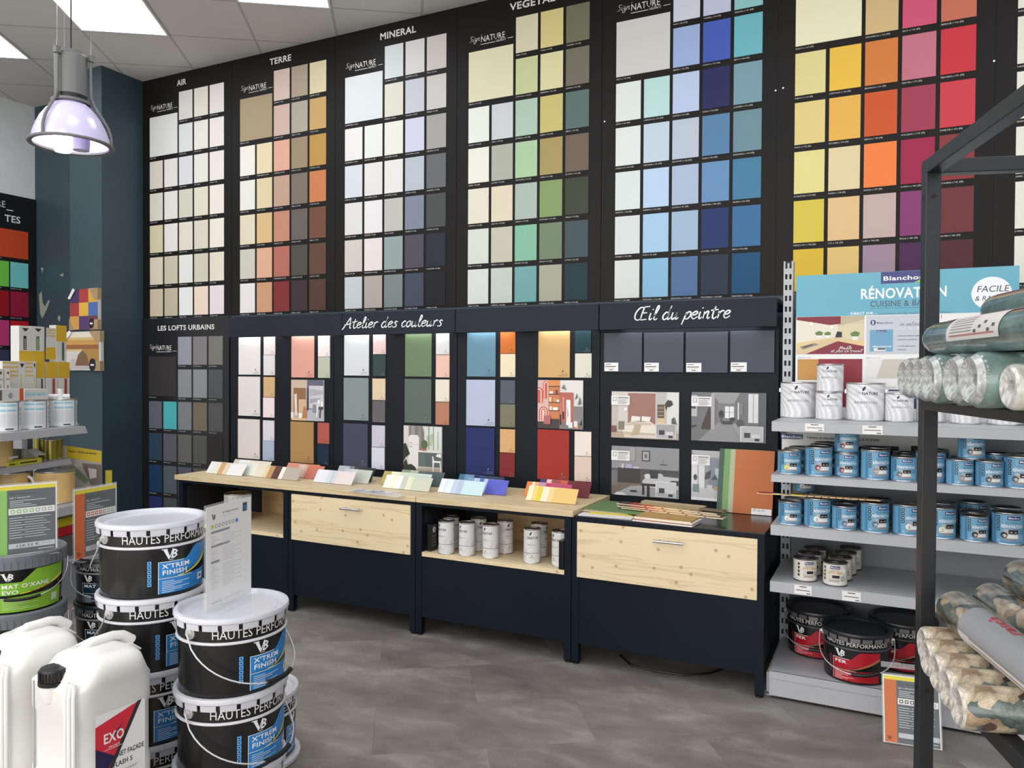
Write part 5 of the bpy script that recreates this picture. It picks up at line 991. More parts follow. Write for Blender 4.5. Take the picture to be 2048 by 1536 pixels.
# ------------------------------------------------------------------ buckets
m_lidw = mat_satin('grey_white_lid', (206, 207, 214), .02, .2, 6.0)
def bucket(name, root, r, h, lidm, tabm, ringm, a_text, span, txt_h, lab, lugs=(-46.6, 133.0), grip=(30, 62), body=None, wire=None, icon_deg=None, wire_drop=.66):
    """round metal bucket; lab = dict of label colours and words; angles in degrees seen from above, 0 faces local -Y"""
    body = body or m_blkgl; wire = wire or M((206, 206, 208), .35, .5)
    rb, rt = r * .905, r * .945; sl = (rt - rb) / h
    MB().lathe([(0, .004), (rb - .006, .004), (rb - .004, 0), (rb, .002), (rb + .001, .006), (rb + sl * h * .66, h * .66)], body, 72).build('body', root) 
    u = MB(); ru = rb + sl * h * .7
    u.lathe([(rb + sl * h * .66, h * .66), (ru + .004, h * .668), (ru + .005, h * .68), (ru + .004, h * .692), (ru, h * .70)], ringm, 72)
    u.build('ring_bead', root)
    MB().lathe([(ru, h * .70), (rt, h * .955)], body, 72).build('collar', root)
    l = MB(); l.lathe([(0, h - .010), (r * .78, h - .010), (r * .80, h - .013), (r * .86, h - .013), (r * .89, h - .004), (r * .93, h), (r * .985, h - .001), (r, h - .006), (r, h - .014), (r * .985, h - .017), (r * .955, h - .017)], lidm, 72); l = l.build('lid', root)
    tb = MB(); nt = 18
    for k in range(nt):
        a0 = 2 * pi * k / nt; a1 = a0 + 2 * pi / nt * .80
        tb.lathe([(r * .985, h - .016), (r * .975, h - .034), (r * .962, h - .034), (r * .965, h - .016)], tabm, 5, (0, 0, 0), a0, a1, smooth=False)
    tb.build('lid_tab', l)
    f = cyl(rb + .0012, 0, 0, sl); rm = (rb + rt) / 2; D = R(1) * rm
    tx = MB(); fu = cyl(rb + .0016, 0, 0, sl)
    tx.text(fu, 'HAUTES PERFORMANCES', a_text * D, h * .74, txt_h, m_text, w=span * D, res=2); tx.build('lettering', root)
    if lab:
        L0, L1 = lab['a0'] * D, lab['a1'] * D; w = L1 - L0; mc, m2, wt = M(lab['c'], .3), M(lab['sw'], .3), M((238, 240, 242), .4)
        q = MB(); ss = lambda t, a, b: max(0, min(1, (t - a) / (b - a))) ** 2 * (3 - 2 * max(0, min(1, (t - a) / (b - a))))
        hi = lambda t: h * (.475 + .165 * ss(t, .36, .60)); lo = lambda t: h * (.262 + .27 * max(0, (t - .28) / .72) ** 1.35)
        q.band(f, L0, L1, lo, hi, mc, 20); f1 = cyl(rb + .0016, 0, 0, sl); f2 = cyl(rb + .0020, 0, 0, sl)
        q.band(f1, L0 + .26 * w, L1, lambda t: lo(.26 + .74 * t) - h * (.003 + .052 * t ** .8), lambda t: lo(.26 + .74 * t) + h * .003, m2, 16)
        q.band(f, L0, L1 - .02 * w, h * .045, lambda t: h * (.245 + .03 * t), mc, 12)
        q.band(f1, L0, L0 + .016 * w * .5, h * .045, h * .475, wt, 1); q.band(f1, L0, L0 + .5 * w, h * .248, h * .256, wt, 6); q.band(f1, L0, L0 + .36 * w, h * .47, h * .478, wt, 6)
        vb(q, f1, L0 + .06 * w, h * .505, h * .145, wt)
        for k, s_ in enumerate(lab['t']): q.text(f2, s_, L0 + .05 * w, h * (.385 - .085 * k), h * .062, wt, bold=True, res=2, w=lab['w'][k] * w)
        q.text(lambda a, b: f2(a, b + .42 * (a - L0 - .36 * w)), lab['tag'], L0 + .36 * w, h * .258, h * .04, M((40, 40, 40), .5), w=.2 * w, res=2)
        for k in range(7): q.band(f2, L0 + .05 * w, L0 + (.22 + .12 * ((k * 5) % 3)) * w, h * (.205 - .024 * k), h * (.214 - .024 * k), M(lab.get('ln', (206, 222, 236)), .4), 4)
        if lab.get('nf'): q.band(f2, L0 + .64 * w, L0 + .79 * w, h * .115, h * .215, M((232, 234, 236), .4), 3); q.disc(cyl(rb + .0024, 0, 0, sl), L0 + .715 * w, h * .168, h * .028, M((40, 60, 92), .4), 16, .8)
        q.build('label', root)
        ic = MB(); ia = lab['icon'] * D; im = M(lab['ic'], .35)
        for k in range(6): z0 = h * (.16 + .058 * k); ic.band(f, ia, ia + h * .05, z0, z0 + h * .050, im, 2); ic.rect(f1, ia + h * .015, ia + h * .035, z0 + h * .014, z0 + h * .036, M(lab['ic2'], .4))
        if lab.get('qr'): pass
        ic.build('pictogram', root)
    hd = MB()
    for a in lugs:
        e = Vector((sin(R(a)), -cos(R(a)), 0)); c = e * (rt - .004) + Vector((0, 0, h * .80)); tq = MB()
        u_ = Vector((e.y, -e.x, 0)); 
        for k, (rr, dd) in enumerate([(.017, .006), (.012, .010), (.006, .016)]):
            pr = [c + e * dd + (u_ * cos(t_) + Vector((0, 0, 1)) * sin(t_)) * rr for t_ in [2 * pi * j / 18 for j in range(18)]]; tq.prism(pr, -e * (dd + .004), M((206, 206, 204), .3, .45), False)
        tq.build('lug', root)
    a0, a1 = lugs; pts = []; N = 28
    for k in range(N + 1):
        t = k / N; a = R(a0 + (a1 - a0) * t); dz = sin(pi * t) ** .62 if 0 < t < 1 else 0
        rad = rt + .012 + .016 * sin(pi * t); pts.append(Vector((rad * sin(a), -rad * cos(a), h * .80 - h * wire_drop * dz)))
    hd.tube(pts, .0022, wire, 8); hd = hd.build('handle', root)
    gq = [p for k, p in enumerate(pts) if grip[0] <= a0 + (a1 - a0) * k / N <= grip[1]]
    MB().tube(gq, .0075, m_blk, 12).build('grip', hd)
    return root
XT = dict(a0=17.8, a1=100, c=(44, 132, 204), sw=(222, 216, 70), t=["X'TREM", 'FINISH'], w=[.40, .36], tag='Mat', icon=6.5, ic=(96, 166, 226), ic2=(30, 60, 96), nf=True)
def face(x, y): return math.degrees(math.atan2(EYE.x - x, -(EYE.y - y)))
def xtrem(x, y, z, turn, label, key='xt', back=False):
    G = "black blue-labelled buckets in the foreground"; rz = R(face(x, y) + turn)
    key = 'xt_back' if back else 'xt'
    if key not in used:
        r = thing('paint_bucket', label, 'paint bucket', (x, y, z), rz, G); used[key] = bucket('paint_bucket', r, .159, .2205, m_lidw, m_lidw, M((214, 214, 218), .3), -21, 128, .0255, XT, lugs=(-46.6, -226.6) if back else (-46.6, 133.0), grip=(-155, -120) if back else (28, 64)); return r
    return dup(used[key], (x, y, z), rz, label, G)
S1, S2, S3 = (-1.722, -2.807), (-2.072, -2.796), (-1.983, -2.463)
for k, n_ in enumerate(['bottom', 'middle', 'top']): xtrem(S1[0] + .004 * k, S1[1], .221 * k + .0005, [-3, -1, 0][k], "black bucket with a blue label, %s of the front right stack of three" % n_)
for k, n_ in enumerate(['bottom', 'second lowest', 'second highest', 'top']): xtrem(S2[0] + .002 * k, S2[1], .221 * k + .0005, [-22, -16, -3, -12][k], "black bucket with a blue label, %s of the stack of four behind the jerrycans" % n_, back=True)
xtrem(S3[0], S3[1], .0185, 32, "black bucket standing alone on a loose lid behind the front stack", back=True)
o = MB().lathe([(0, 0), (.155, 0), (.163, .003), (.163, .014), (.157, .018), (.145, .018), (.14, .012), (0, .012)], m_lidw, 72).build('bucket_lid', loc=(S3[0] + .006, S3[1] - .004, 0)); tag(o, 'loose grey-white bucket lid lying on the floor under the lone bucket', 'lid')

# FER buckets on the base shelf
FE = dict(a0=-42, a1=42, c=(176, 24, 40), sw=(170, 110, 70), t=['FER'], w=[.26], tag='Brillant', icon=-50, ic=(140, 36, 44), ic2=(50, 20, 24), ln=(240, 190, 190))
m_lidb = mat_satin('black_lid', (34, 36, 40), .05, .35, 5.0)
G = 'black and red iron-paint buckets on the base shelf'
for k, (x, y, tn, lab) in enumerate([(-.112, -1.03, 0, 'in front of the two others on the base shelf'), (-.276, -.815, -6, 'at the back left of the base shelf'), (.06, -.815, 4, 'at the back right, beside the black rack post')]):
    lbl = 'black red-labelled bucket ' + lab; rz = R(face(x, y) + tn)
    if k == 0: r = thing('paint_bucket', lbl, 'paint bucket', (x, y, .1165), rz, G); used['fer'] = bucket('paint_bucket', r, .134, .2, m_lidb, M((140, 140, 142), .3, .6), M((70, 70, 74), .3), -58, 118, .0165, FE, lugs=(-92, 92), grip=(-8, 34), wire_drop=.55)
    else: dup(used['fer'], (x, y, .1165), rz, lbl, G)
# dark teal labelled buckets behind
TE = dict(a0=-52, a1=26, c=(18, 44, 62), sw=(150, 60, 60), t=['MAT'], w=[.3], tag='Mat', icon=-16, ic=(196, 70, 76), ic2=(60, 24, 28), ln=(190, 200, 208))
S4 = (-2.955, -2.285)
for k, n_ in enumerate(['lowest', 'middle', 'topmost']):
    lbl = 'black bucket with a dark teal label, %s of the stack behind the green bucket' % n_; G = 'black buckets with teal labels'; rz = R(face(*S4) + (-4, 6, 0)[k])
    if k == 0: r = thing('paint_bucket', lbl, 'paint bucket', S4 + (.0005,), rz, G); used['te'] = bucket('paint_bucket', r, .142, .189, m_lidb, M((120, 122, 126), .3, .6), M((130, 130, 134), .3), -58, 118, .0175, TE, lugs=(-96, 84), grip=(-30, 4), wire_drop=.6)
    else: dup(used['te'], S4 + (.0005 + .1895 * k,), rz, lbl, G)
# green plastic tubs
S5 = (-3.02, -2.637)
def tub(root):
    r, h = .166, .217; m_lidg = mat_satin('dark_grey_plastic', (112, 116, 122), .04, .4, 8.0); rb, rt = .145, .158; sl = (rt - rb) / (h - .034)
    MB().lathe([(0, .003), (rb - .006, .003), (rb - .003, 0), (rb, .004), (rt, h - .03)], m_blkgl, 72).build('body', root)
    l = MB(); l.lathe([(rt - .001, h - .055), (r - .002, h - .053), (r, h - .02), (r + .001, h - .016), (r + .001, h - .004), (r - .003, h), (r - .016, h), (r - .02, h - .014), (0, h - .014)], m_lidg, 72)
    for k in range(48): a = 2 * pi * k / 48; l.box(r * cos(a) - .0012, r * cos(a) + .0012, r * sin(a) - .0012, r * sin(a) + .0012, h - .05, h - .022, m_lidg)
    l.build('lid', root)
    f, f1, f2 = cyl(rb + .001, 0, 0, sl), cyl(rb + .0015, 0, 0, sl), cyl(rb + .002, 0, 0, sl); D = R(1) * .152; L0, L1 = -22 * D, 66 * D; w = L1 - L0
    gr, ye, wt = M((132, 184, 52), .4), M((226, 214, 50), .4), M((236, 240, 232), .4); q = MB()
    lo = lambda t: h * (.32 + .34 * max(0, t - .2) ** 1.5)
    q.band(f, L0, L1, lo, lambda t: h * (.535 + .2 * max(0, min(1, (t - .3) / .2))), gr, 20); q.band(f1, L0 + .28 * w, L1, lambda t: lo(.28 + .72 * t) - h * (.005 + .05 * t), lambda t: lo(.28 + .72 * t) + h * .004, ye, 14); q.band(f, L0, L1 - .02 * w, h * .02, lambda t: h * (.27 + .05 * t), gr, 12)
    vb(q, f1, L0 + .04 * w, h * .57, h * .13, wt); q.text(f2, "MAT O'XANE", L0 + .04 * w, h * .435, h * .07, wt, bold=True, res=2, w=.66 * w); q.text(f2, 'EVO', L0 + .04 * w, h * .335, h * .07, wt, bold=True, res=2, w=.22 * w)
    q.text(lambda a, b: f2(a, b + .28 * (a - L0 - .42 * w)), 'Mat profond', L0 + .42 * w, h * .325, h * .04, M((50, 56, 30), .5), w=.32 * w, res=2)
    for k in range(6): q.band(f2, L0 + .04 * w, L0 + (.26 + .14 * (k % 3)) * w, h * (.22 - .03 * k), h * (.228 - .03 * k), M((206, 226, 170), .4), 4)
    q.band(f2, L0 + .76 * w, L0 + .88 * w, h * .1, h * .23, M((206, 222, 196), .4), 3)
    for k in range(5): q.band(f1, L0 - .022, L0 - .012, h * (.2 + .08 * k), h * (.265 + .08 * k), M((120, 150, 70), .4), 2)
    q.build('label', root)
    pts = []
    for k in range(25): t = k / 24; a = R(-70 + 150 * t); rad = r + .004 + .008 * sin(pi * t); pts.append(Vector((rad * sin(a), -rad * cos(a), h * .78 - h * .52 * (sin(pi * t) ** .6 if 0 < t < 1 else 0))))
    hd = MB().tube(pts, .002, m_steel, 8).build('handle', root); MB().tube(pts[9:16], .006, m_blk, 12).build('grip', hd)
for k, n_ in enumerate(['lowest', 'middle', 'topmost']):
    lbl = 'dark plastic tub with a green label, %s of its stack at the left edge' % n_; rz = R(face(*S5) + (6, 3, 0)[k])
    if k == 0: r = thing('paint_tub', lbl, 'paint bucket', S5 + (.0005,), rz, 'green labelled plastic tubs'); tub(r); used['tub'] = r
    else: dup(used['tub'], S5 + (.0005 + .2175 * k,), rz, lbl, 'green labelled plastic tubs')

# ------------------------------------------------------------------ standing sheets in clear holders
def sheet_stand(label, x, y, z, rz, w, h, draw, foot=True, lean=0.0):
    t = thing('sign_holder', label, 'sign', (x, y, z), rz)
    a = MB(); dl = Vector((0, sin(lean), cos(lean))); n = Vector((0, -cos(lean), sin(lean)))
    P = lambda u, v, k=0: Vector((u, 0, .002)) + dl * v + n * k
    a.prism([P(-w / 2 - .004, 0), P(w / 2 + .004, 0), P(w / 2 + .004, h + .006), P(-w / 2 - .004, h + .006)], n * .003, m_clear)
    if foot: a.box(-w / 2, w / 2, -.05, .05, 0, .002, m_clear)
    a.build('acrylic_holder', t)
    s_ = MB(); s_.prism([P(-w / 2, .003, .0032), P(w / 2, .003, .0032), P(w / 2, h, .0032), P(-w / 2, h, .0032)], n * .0008, m_paper); fn = lambda k: (lambda u, v: P(-w / 2 + u * w, v * h, .0044 + .0004 * k)); draw(s_, fn); s_.build('printed_sheet', t)
    return t
def draw_product(side, head, icons, price, sub, mark):
    def d(s, fn):
        s.rect(fn(0), .02, .98, .02, .985, M((104, 108, 112), .6)); s.rect(fn(1), .02, .98, .93, .985, M((226, 214, 76), .6)); s.rect(fn(1), .02, .24, .02, .93, M(side, .6))
        wt = M((226, 228, 230), .6); dk_ = M((60, 62, 66), .6); s.text(fn(2), head, .27, .865, .02, dk_, w=.4); s.text(fn(2), 'LES + PRODUIT :', .27, .81, .018, wt, w=.34, bold=True)
        for k in range(4): s.rect(fn(2), .28, .28 + (.55, .2, .32, .4)[k], .772 - .026 * k, .779 - .026 * k, wt)
        s.rect(fn(2), .26, .97, .58, .67, M((232, 232, 228), .6))
        for k in range(7): s.rect(fn(3), .29 + .095 * k, .355 + .095 * k, .60, .65, M(icons if k < 4 else (170, 176, 176), .6)); s.rect(fn(4), .305 + .095 * k, .34 + .095 * k, .612, .638, M((236, 238, 236), .6))
        for k in range(9): s.rect(fn(2), .27, .27 + (.2, .3, .18, .26)[k % 4], .53 - .035 * k, .537 - .035 * k, wt); s.rect(fn(2), .5, .6 + (.3, .2, .24)[k % 3], .53 - .035 * k, .536 - .035 * k, wt)
        s.rect(fn(2), .26, .97, .10, .17, M((196, 200, 202), .6)); s.text(fn(3), price, .36, .118, .036, dk_, w=.36); s.text(fn(3), sub, .76, .135, .014, dk_, w=.16); vb(s, lambda u, v: fn(2)(u, v), .06, .055, .055, dk_)
        s.rect(fn(2), .7, .95, .06, .068, wt)
    return d
sheet_stand('product sheet with a light green side bar standing on the green labelled tub', -2.925, -2.668, .6525 - .013, R(face(-3.0, -2.7) + 8), .213, .265, draw_product((146, 198, 110), "Mat O'Xane Evo", (150, 196, 120), '128.33 €', 'TTC le Pot', ''))
sheet_stand('product sheet with an orange side bar standing on the teal labelled buckets', -2.975, -2.345, .5695 - .0095, R(face(-2.99, -2.35) + 42), .21, .29, draw_product((216, 112, 66), 'Mat Extrême', (220, 96, 84), '167.50 €', 'TTC', ''))
def draw_xtrem(s, fn):
    dk_ = M((56, 58, 62), .6); gy = M((150, 152, 156), .6); lg_ = M((196, 198, 200), .6)
    vb(s, lambda u, v: fn(0)(u, v), .12, .865, .055, dk_); s.text(fn(0), "X'TREM FINISH", .34, .905, .018, dk_, w=.36); s.text(fn(0), 'Peinture de finition', .34, .88, .010, gy, w=.24)
    s.rect(fn(0), .80, .90, .87, .955, M((60, 70, 90), .4)); s.rect(fn(1), .82, .90, .885, .93, M((60, 120, 180), .4)); s.rect(fn(1), .79, .91, .955, .963, M((180, 182, 186), .4))
    s.disc(fn(0), .13, .80, .03, M((206, 206, 90), .5), 14, .71)
    for k in range(6): s.disc(fn(0), .21 + .075 * k, .80 + .0 * k, .028, gy, 14, .71); s.disc(fn(1), .21 + .075 * k, .80, .018, m_paper, 10, .71)
    s.disc(fn(0), .66, .80, .03, M((90, 130, 190), .5), 14, .71)
    for z0 in (.735, .60, .445): s.rect(fn(0), .10, .10 + (.40, .18, .30)[int((.735 - z0) * 6.5)], z0, z0 + .022, gy)
    for z0, n_ in ((.70, 5), (.57, 7), (.41, 11)):
        for k in range(n_): s.rect(fn(0), .10, .18 + .05 * (k % 3), z0 - .021 * k, z0 + .005 - .021 * k, lg_); s.rect(fn(0), .34, .60 + .09 * ((k * 2) % 4), z0 - .021 * k, z0 + .004 - .021 * k, lg_)
    s.text(fn(0), 'ESPACE', .12, .055, .020, gy, w=.2); s.text(fn(0), 'LES ETABLISSEMENTS', .40, .06, .012, lg_, w=.4)
p3 = seen(449, 1205, Z=.657)
sheet_stand('white data sheet in a clear holder standing on the front right bucket stack', p3.x + .005, p3.y + .01, .6536, R(face(-1.72, -2.8) + 54), .21, .297, draw_xtrem)
# sheet hanging from the front of the base shelf
q = seen(1825, 1494, Z=0)
def draw_orange(s, fn): draw_product((206, 116, 70), 'Fer Brillant', (70, 70, 74), '', '', '')(s, fn)
t = sheet_stand('product sheet with an orange side bar standing on the floor against the grey base shelf', q.x, q.y, .0, R(7), .186, .236, draw_orange, foot=False, lean=R(17))
MB().prism([(-.097, .078, .250), (.097, .078, .250), (.097, .084, .268), (-.097, .084, .268)], (0, .003, 0), m_clear).build('clip_strip', t)

# ------------------------------------------------------------------ jerrycans
m_pe, t_, b_ = nodes('white_polyethylene'); b_.inputs['Base Color'].default_value = lin((228, 227, 222)) + (1,); b_.inputs['Roughness'].default_value = .32; b_.inputs['Subsurface Weight'].default_value = .15; b_.inputs['Subsurface Radius'].default_value = (.02, .018, .015)
def jerry(root):
    W2, D2, H = .125, .112, .43; mb = MB()
    def ring(ix, iy, z, r, ox=0, oy=0):
        out = []
        for k in range(40):
            a = 2 * pi * k / 40; n = 5.0; c, s_ = cos(a), sin(a); e = 2 / n
            out.append(((W2 - ix) * math.copysign(abs(c) ** e, c) + ox, (D2 - iy) * math.copysign(abs(s_) ** e, s_) + oy, z))
        return out
    rings = [ring(.02, .02, 0, 0), ring(.004, .004, .004, 0), ring(0, 0, .02, 0), ring(0, 0, .12, 0), ring(.003, .003, .128, 0), ring(.003, .003, .27, 0), ring(0, 0, .278, 0), ring(0, 0, .345, 0), ring(.006, .016, .362, 0, .015), ring(.014, .030, .388, .0, .027), ring(.026, .038, .408, 0, .034), ring(.045, .048, .420, 0, .038), ring(.075, .066, .426, 0, .040)]
    vs = [p for r_ in rings for p in r_]; fs = []
    for i in range(len(rings) - 1):
        for k in range(40): fs.append((40 * i + k, 40 * i + (k + 1) % 40, 40 * i + 40 + (k + 1) % 40, 40 * i + 40 + k))
    fs.append(tuple(range(40))[::-1]); fs.append(tuple(40 * (len(rings) - 1) + k for k in range(40)))
    mb.add(vs, fs, m_pe, True)
    for k in range(3): a = k * .016; mb.tube([(W2 - .012 - a, -D2 + .001 + .002 * (k == 0), .03), (W2 - .012 - a, -D2 + .001 + .002 * (k == 0), .34), (W2 - .024 - a, -D2 + .012, .372)], .0055, m_pe, 8)
    for x in (-.052, .062): mb.tube([(x, -.045, .388), (x, -.02, .408), (x, .03, .416), (x, .07, .414), (x, .10, .396)], .010, m_pe, 10, rfun=lambda t: .003 + .008 * sin(pi * t))
    mb.build('body', root)
    hd = MB(); hd.tube([(.006, -.040, .392), (.006, -.028, .418), (.006, -.005, .432), (.006, .055, .434), (.006, .080, .428), (.006, .098, .405)], .0135, m_pe, 14, rfun=lambda t: .0135 + .010 * abs(2 * t - 1) ** 4); hd.build('handle', root)
    nk = MB(); nk.lathe([(.0, .29), (.030, .31), (.036, .335), (.034, .352), (.033, .362), (.0, .362)], m_pe, 32, (-.008, -.092, 0)); nk.build('neck', root)
    cp = MB(); c0 = (-.008, -.092, 0); cp.lathe([(.038, .352), (.0385, .362), (.035, .363), (.035, .388), (.033, .393), (.012, .394), (.010, .397), (0, .397)], m_blk, 40, c0)
    for k in range(24): a = 2 * pi * k / 24; x, y = c0[0] + .0352 * cos(a), c0[1] + .0352 * sin(a); cp.box(x - .0018, x + .0018, y - .0018, y + .0018, .364, .387, m_blk)
    cp = cp.build('cap', root); cp['label'] = 'ribbed black screw cap'
    st = MB(); st.box(-.075, -.070, -D2 - .0012, -D2 + .002, .03, .35, M((172, 176, 172), .4)); st.build('level_strip', root)
    f = lambda k: (lambda u, v: Vector((W2 + .0012 + .0004 * k, u, v))); q = MB(); wt, dk_, red, nvy = M((232, 232, 230), .4), M((44, 44, 48), .5), M((206, 44, 60), .4), M((34, 32, 74), .4)
    q.rect(f(0), -.062, .072, .02, .285, wt); q.flat(f(1), [(-.062, .255), (.056, .285), (-.062, .075)], red); q.flat(f(2), [(-.062, .20), (-.012, .165), (-.062, .09)], nvy); q.flat(f(2), [(.05, .285), (.062, .285), (-.062, .05), (-.062, .072)], dk_)
    q.text(f(3), 'EXO', -.042, .205, .026, wt, w=.055, bold=True, res=2); q.flat(f(3), [(-.014, .222), (-.008, .215), (.012, .25), (-.008, .225)], nvy); q.text(f(3), 'FAÇADE', -.028, .190, .006, wt, w=.03); q.rect(f(3), -.04, .01, .187, .188, wt)
    q.text(f(1), 'NET FAÇADE', -.004, .158, .013, dk_, w=.072, bold=True, res=2); q.text(f(1), 'FLASH S', -.016, .134, .013, dk_, w=.052, bold=True, res=2); q.text(f(1), 'NETTOYANT FAÇADE ET', -.03, .115, .0065, dk_, w=.08); q.text(f(1), 'DÉSINCRUSTANT RAPIDE', -.042, .102, .0065, dk_, w=.086)
    for k in range(6): q.rect(f(1), -.048 + .019 * k, -.033 + .019 * k, .068, .09, M((150, 150, 152), .5)); q.rect(f(2), -.044 + .019 * k, -.037 + .019 * k, .074, .084, M((220, 220, 220), .5))
    q.text(f(1), '20 L', -.045, .036, .012, dk_, w=.024, bold=True); q.rect(f(1), -.008, 0, .047, .057, M((40, 50, 110), .4)); q.rect(f(1), .0, .008, .047, .057, wt); q.rect(f(1), .008, .016, .047, .057, M((206, 60, 66), .4))
    q.build('label', root)
AJ = R(-6); ux = Vector((cos(AJ), sin(AJ), 0)); uy = Vector((-sin(AJ), cos(AJ), 0)); c0 = Vector((-1.799, -3.233, 0)) - ux * .125 + uy * .112
ZJ = .178
r = thing('jerrycan', 'white 20-litre jerrycan with a red and white label, nearest the camera at lower left', 'jerrycan', (c0.x, c0.y, ZJ + .0005), AJ, 'white jerrycans'); jerry(r)
c1 = c0 - ux * .272 - uy * .03
j2 = dup(r, (c1.x, c1.y, ZJ + .0005), AJ, 'white jerrycan cut by the left edge of the picture, left of the labelled one', 'white jerrycans')
for ch in list(j2.children):
    if ch.name.startswith('label'): bpy.data.objects.remove(ch)   # its label side is not seen
pl = MB(); cm = (c0 + c1) / 2; pl.box(-.255, .255, -.11, .10, 0, ZJ - .02, M((120, 96, 70), .7)); pl.box(-.265, .265, -.12, .11, ZJ - .02, ZJ, M((150, 122, 90), .7))
tag(pl.build('display_plinth', loc=(cm.x, cm.y, 0), rz=AJ), 'low wooden plinth under the white jerrycans, below the picture', 'plinth')
# ------------------------------------------------------------------ left shelving with boxes and cans, turned 13 degrees
AG = R(13.3); GE = Vector((-4.315, -1.454, 0)); gn = Vector((cos(AG), sin(AG), 0)); gg = Vector((-sin(AG), cos(AG), 0))
def glocal(px, py, lx):
    """(y along the unit, height) where a photo point meets the unit's plane x = lx"""
    d = FW + RT * ((px - 1024) / FPX) - UP * ((py - 768) / FPX); p0 = GE + gn * lx; k = (p0 - EYE).dot(gn) / d.dot(gn); q = EYE + d * k; return (q - p0).dot(gg), q.z
def gw(lx, ly, z): v = GE + gn * lx + gg * ly; return (v.x, v.y, z)
ZS = 1.003
t = thing('shelving_unit', 'grey metal shelving unit at the left edge, carrying white boxes and cans', 'shelf', (GE.x, GE.y, 0), AG)
MB().box(-.46, -.44, -1.7, -.36, 0, 1.02, mat_perf()).build('back_panel', t)
q = MB(); q.box(-.47, -.43, -.40, -.36, 0, 1.05, m_greyback); q.build('upright', t)
def gshelf(x0, x1, y0, y1, z, lip):
    q = MB(); q.box(x0, x1, y0, y1, z - .003, z, m_grey); q.box(x1 - .003, x1, y0, y1, z - lip, z - .003, m_grey); q.prism([(x1 - .003, y1, z), (x1, y1 + .02, z - lip), (x1, y1, z - lip), (x1, y1, z)], (-.003, 0, 0), m_grey)
    q.box(x0, x1, y1 - .003, y1, z - .03, z - .003, m_grey); q.build('shelf', t, bevel=.001)
gshelf(-.44, 0, -1.7, -.004, ZS, .044); MB().box(-.44, -.20, -.003, .165, ZS - .012, ZS, m_grey).build('shelf_extension', t)
gshelf(-.44, -.205, -1.7, .10, .79, .036); gshelf(-.44, .05, -1.7, .06, .555, .05); MB().box(-.44, -.20, .061, .25, .543, .555, m_grey).build('shelf_extension', t)
q = MB(); q.box(-.44, .05, -1.7, .06, 0, .25, m_greyback); q.build('base', t)
q = MB(); q.box(-.40, -.36, -.06, -.02, .25, .99, m_greyback); q.build('end_post', t)

CANW, LB = M((226, 228, 230), .3), M((150, 200, 214), .4)
def duo_can(root):
    can_base(root, .078, .162, CANW, m_tin); f = cyl(.0775); lb = MB()
    for z, c in ((.136, LB), (.108, LB)): lb.band(f, -.055, -.003, z, z + .012, c, 6); lb.band(f, .002, .05, z, z + .012, c, 6)
    for k in range(14):
        lb.band(f, -.055, -.004, .094 - .005 * k, .096 - .005 * k, M((196, 198, 206), .5), 5); lb.band(f, .002, .05, .094 - .005 * k, .096 - .005 * k, M((196, 198, 206), .5), 5)
    lb.band(f, .062, .07, .006, .155, M((110, 110, 114), .5), 2)
    for k in range(4): lb.band(f, .08, .095, .03 + .026 * k, .05 + .026 * k, M((84, 172, 196), .4), 2)
    lb.band(f, -.005, .035, .010, .018, M((60, 66, 80), .5), 3); lb.build('label', root)
G = 'white and pale blue paint cans on the left shelf'
for k, (px, py, n_) in enumerate([(8, 861, 'leftmost, cut by the picture edge'), (66, 856, 'second'), (124.5, 849, 'rightmost, at the shelf end')]):
    w = Vector(gw(-.11, glocal(px, 800, -.11)[0], 0)); lbl = 'white can with pale blue lettering on the left shelf, ' + n_; rz = R(face(w.x, w.y) + 8)
    if k == 0: r = thing('paint_can', lbl, 'paint can', (w.x, w.y, ZS + .0005), rz, G); duo_can(r); used['duo'] = r
    else: dup(used['duo'], (w.x, w.y, ZS + .0005), rz, lbl, G)
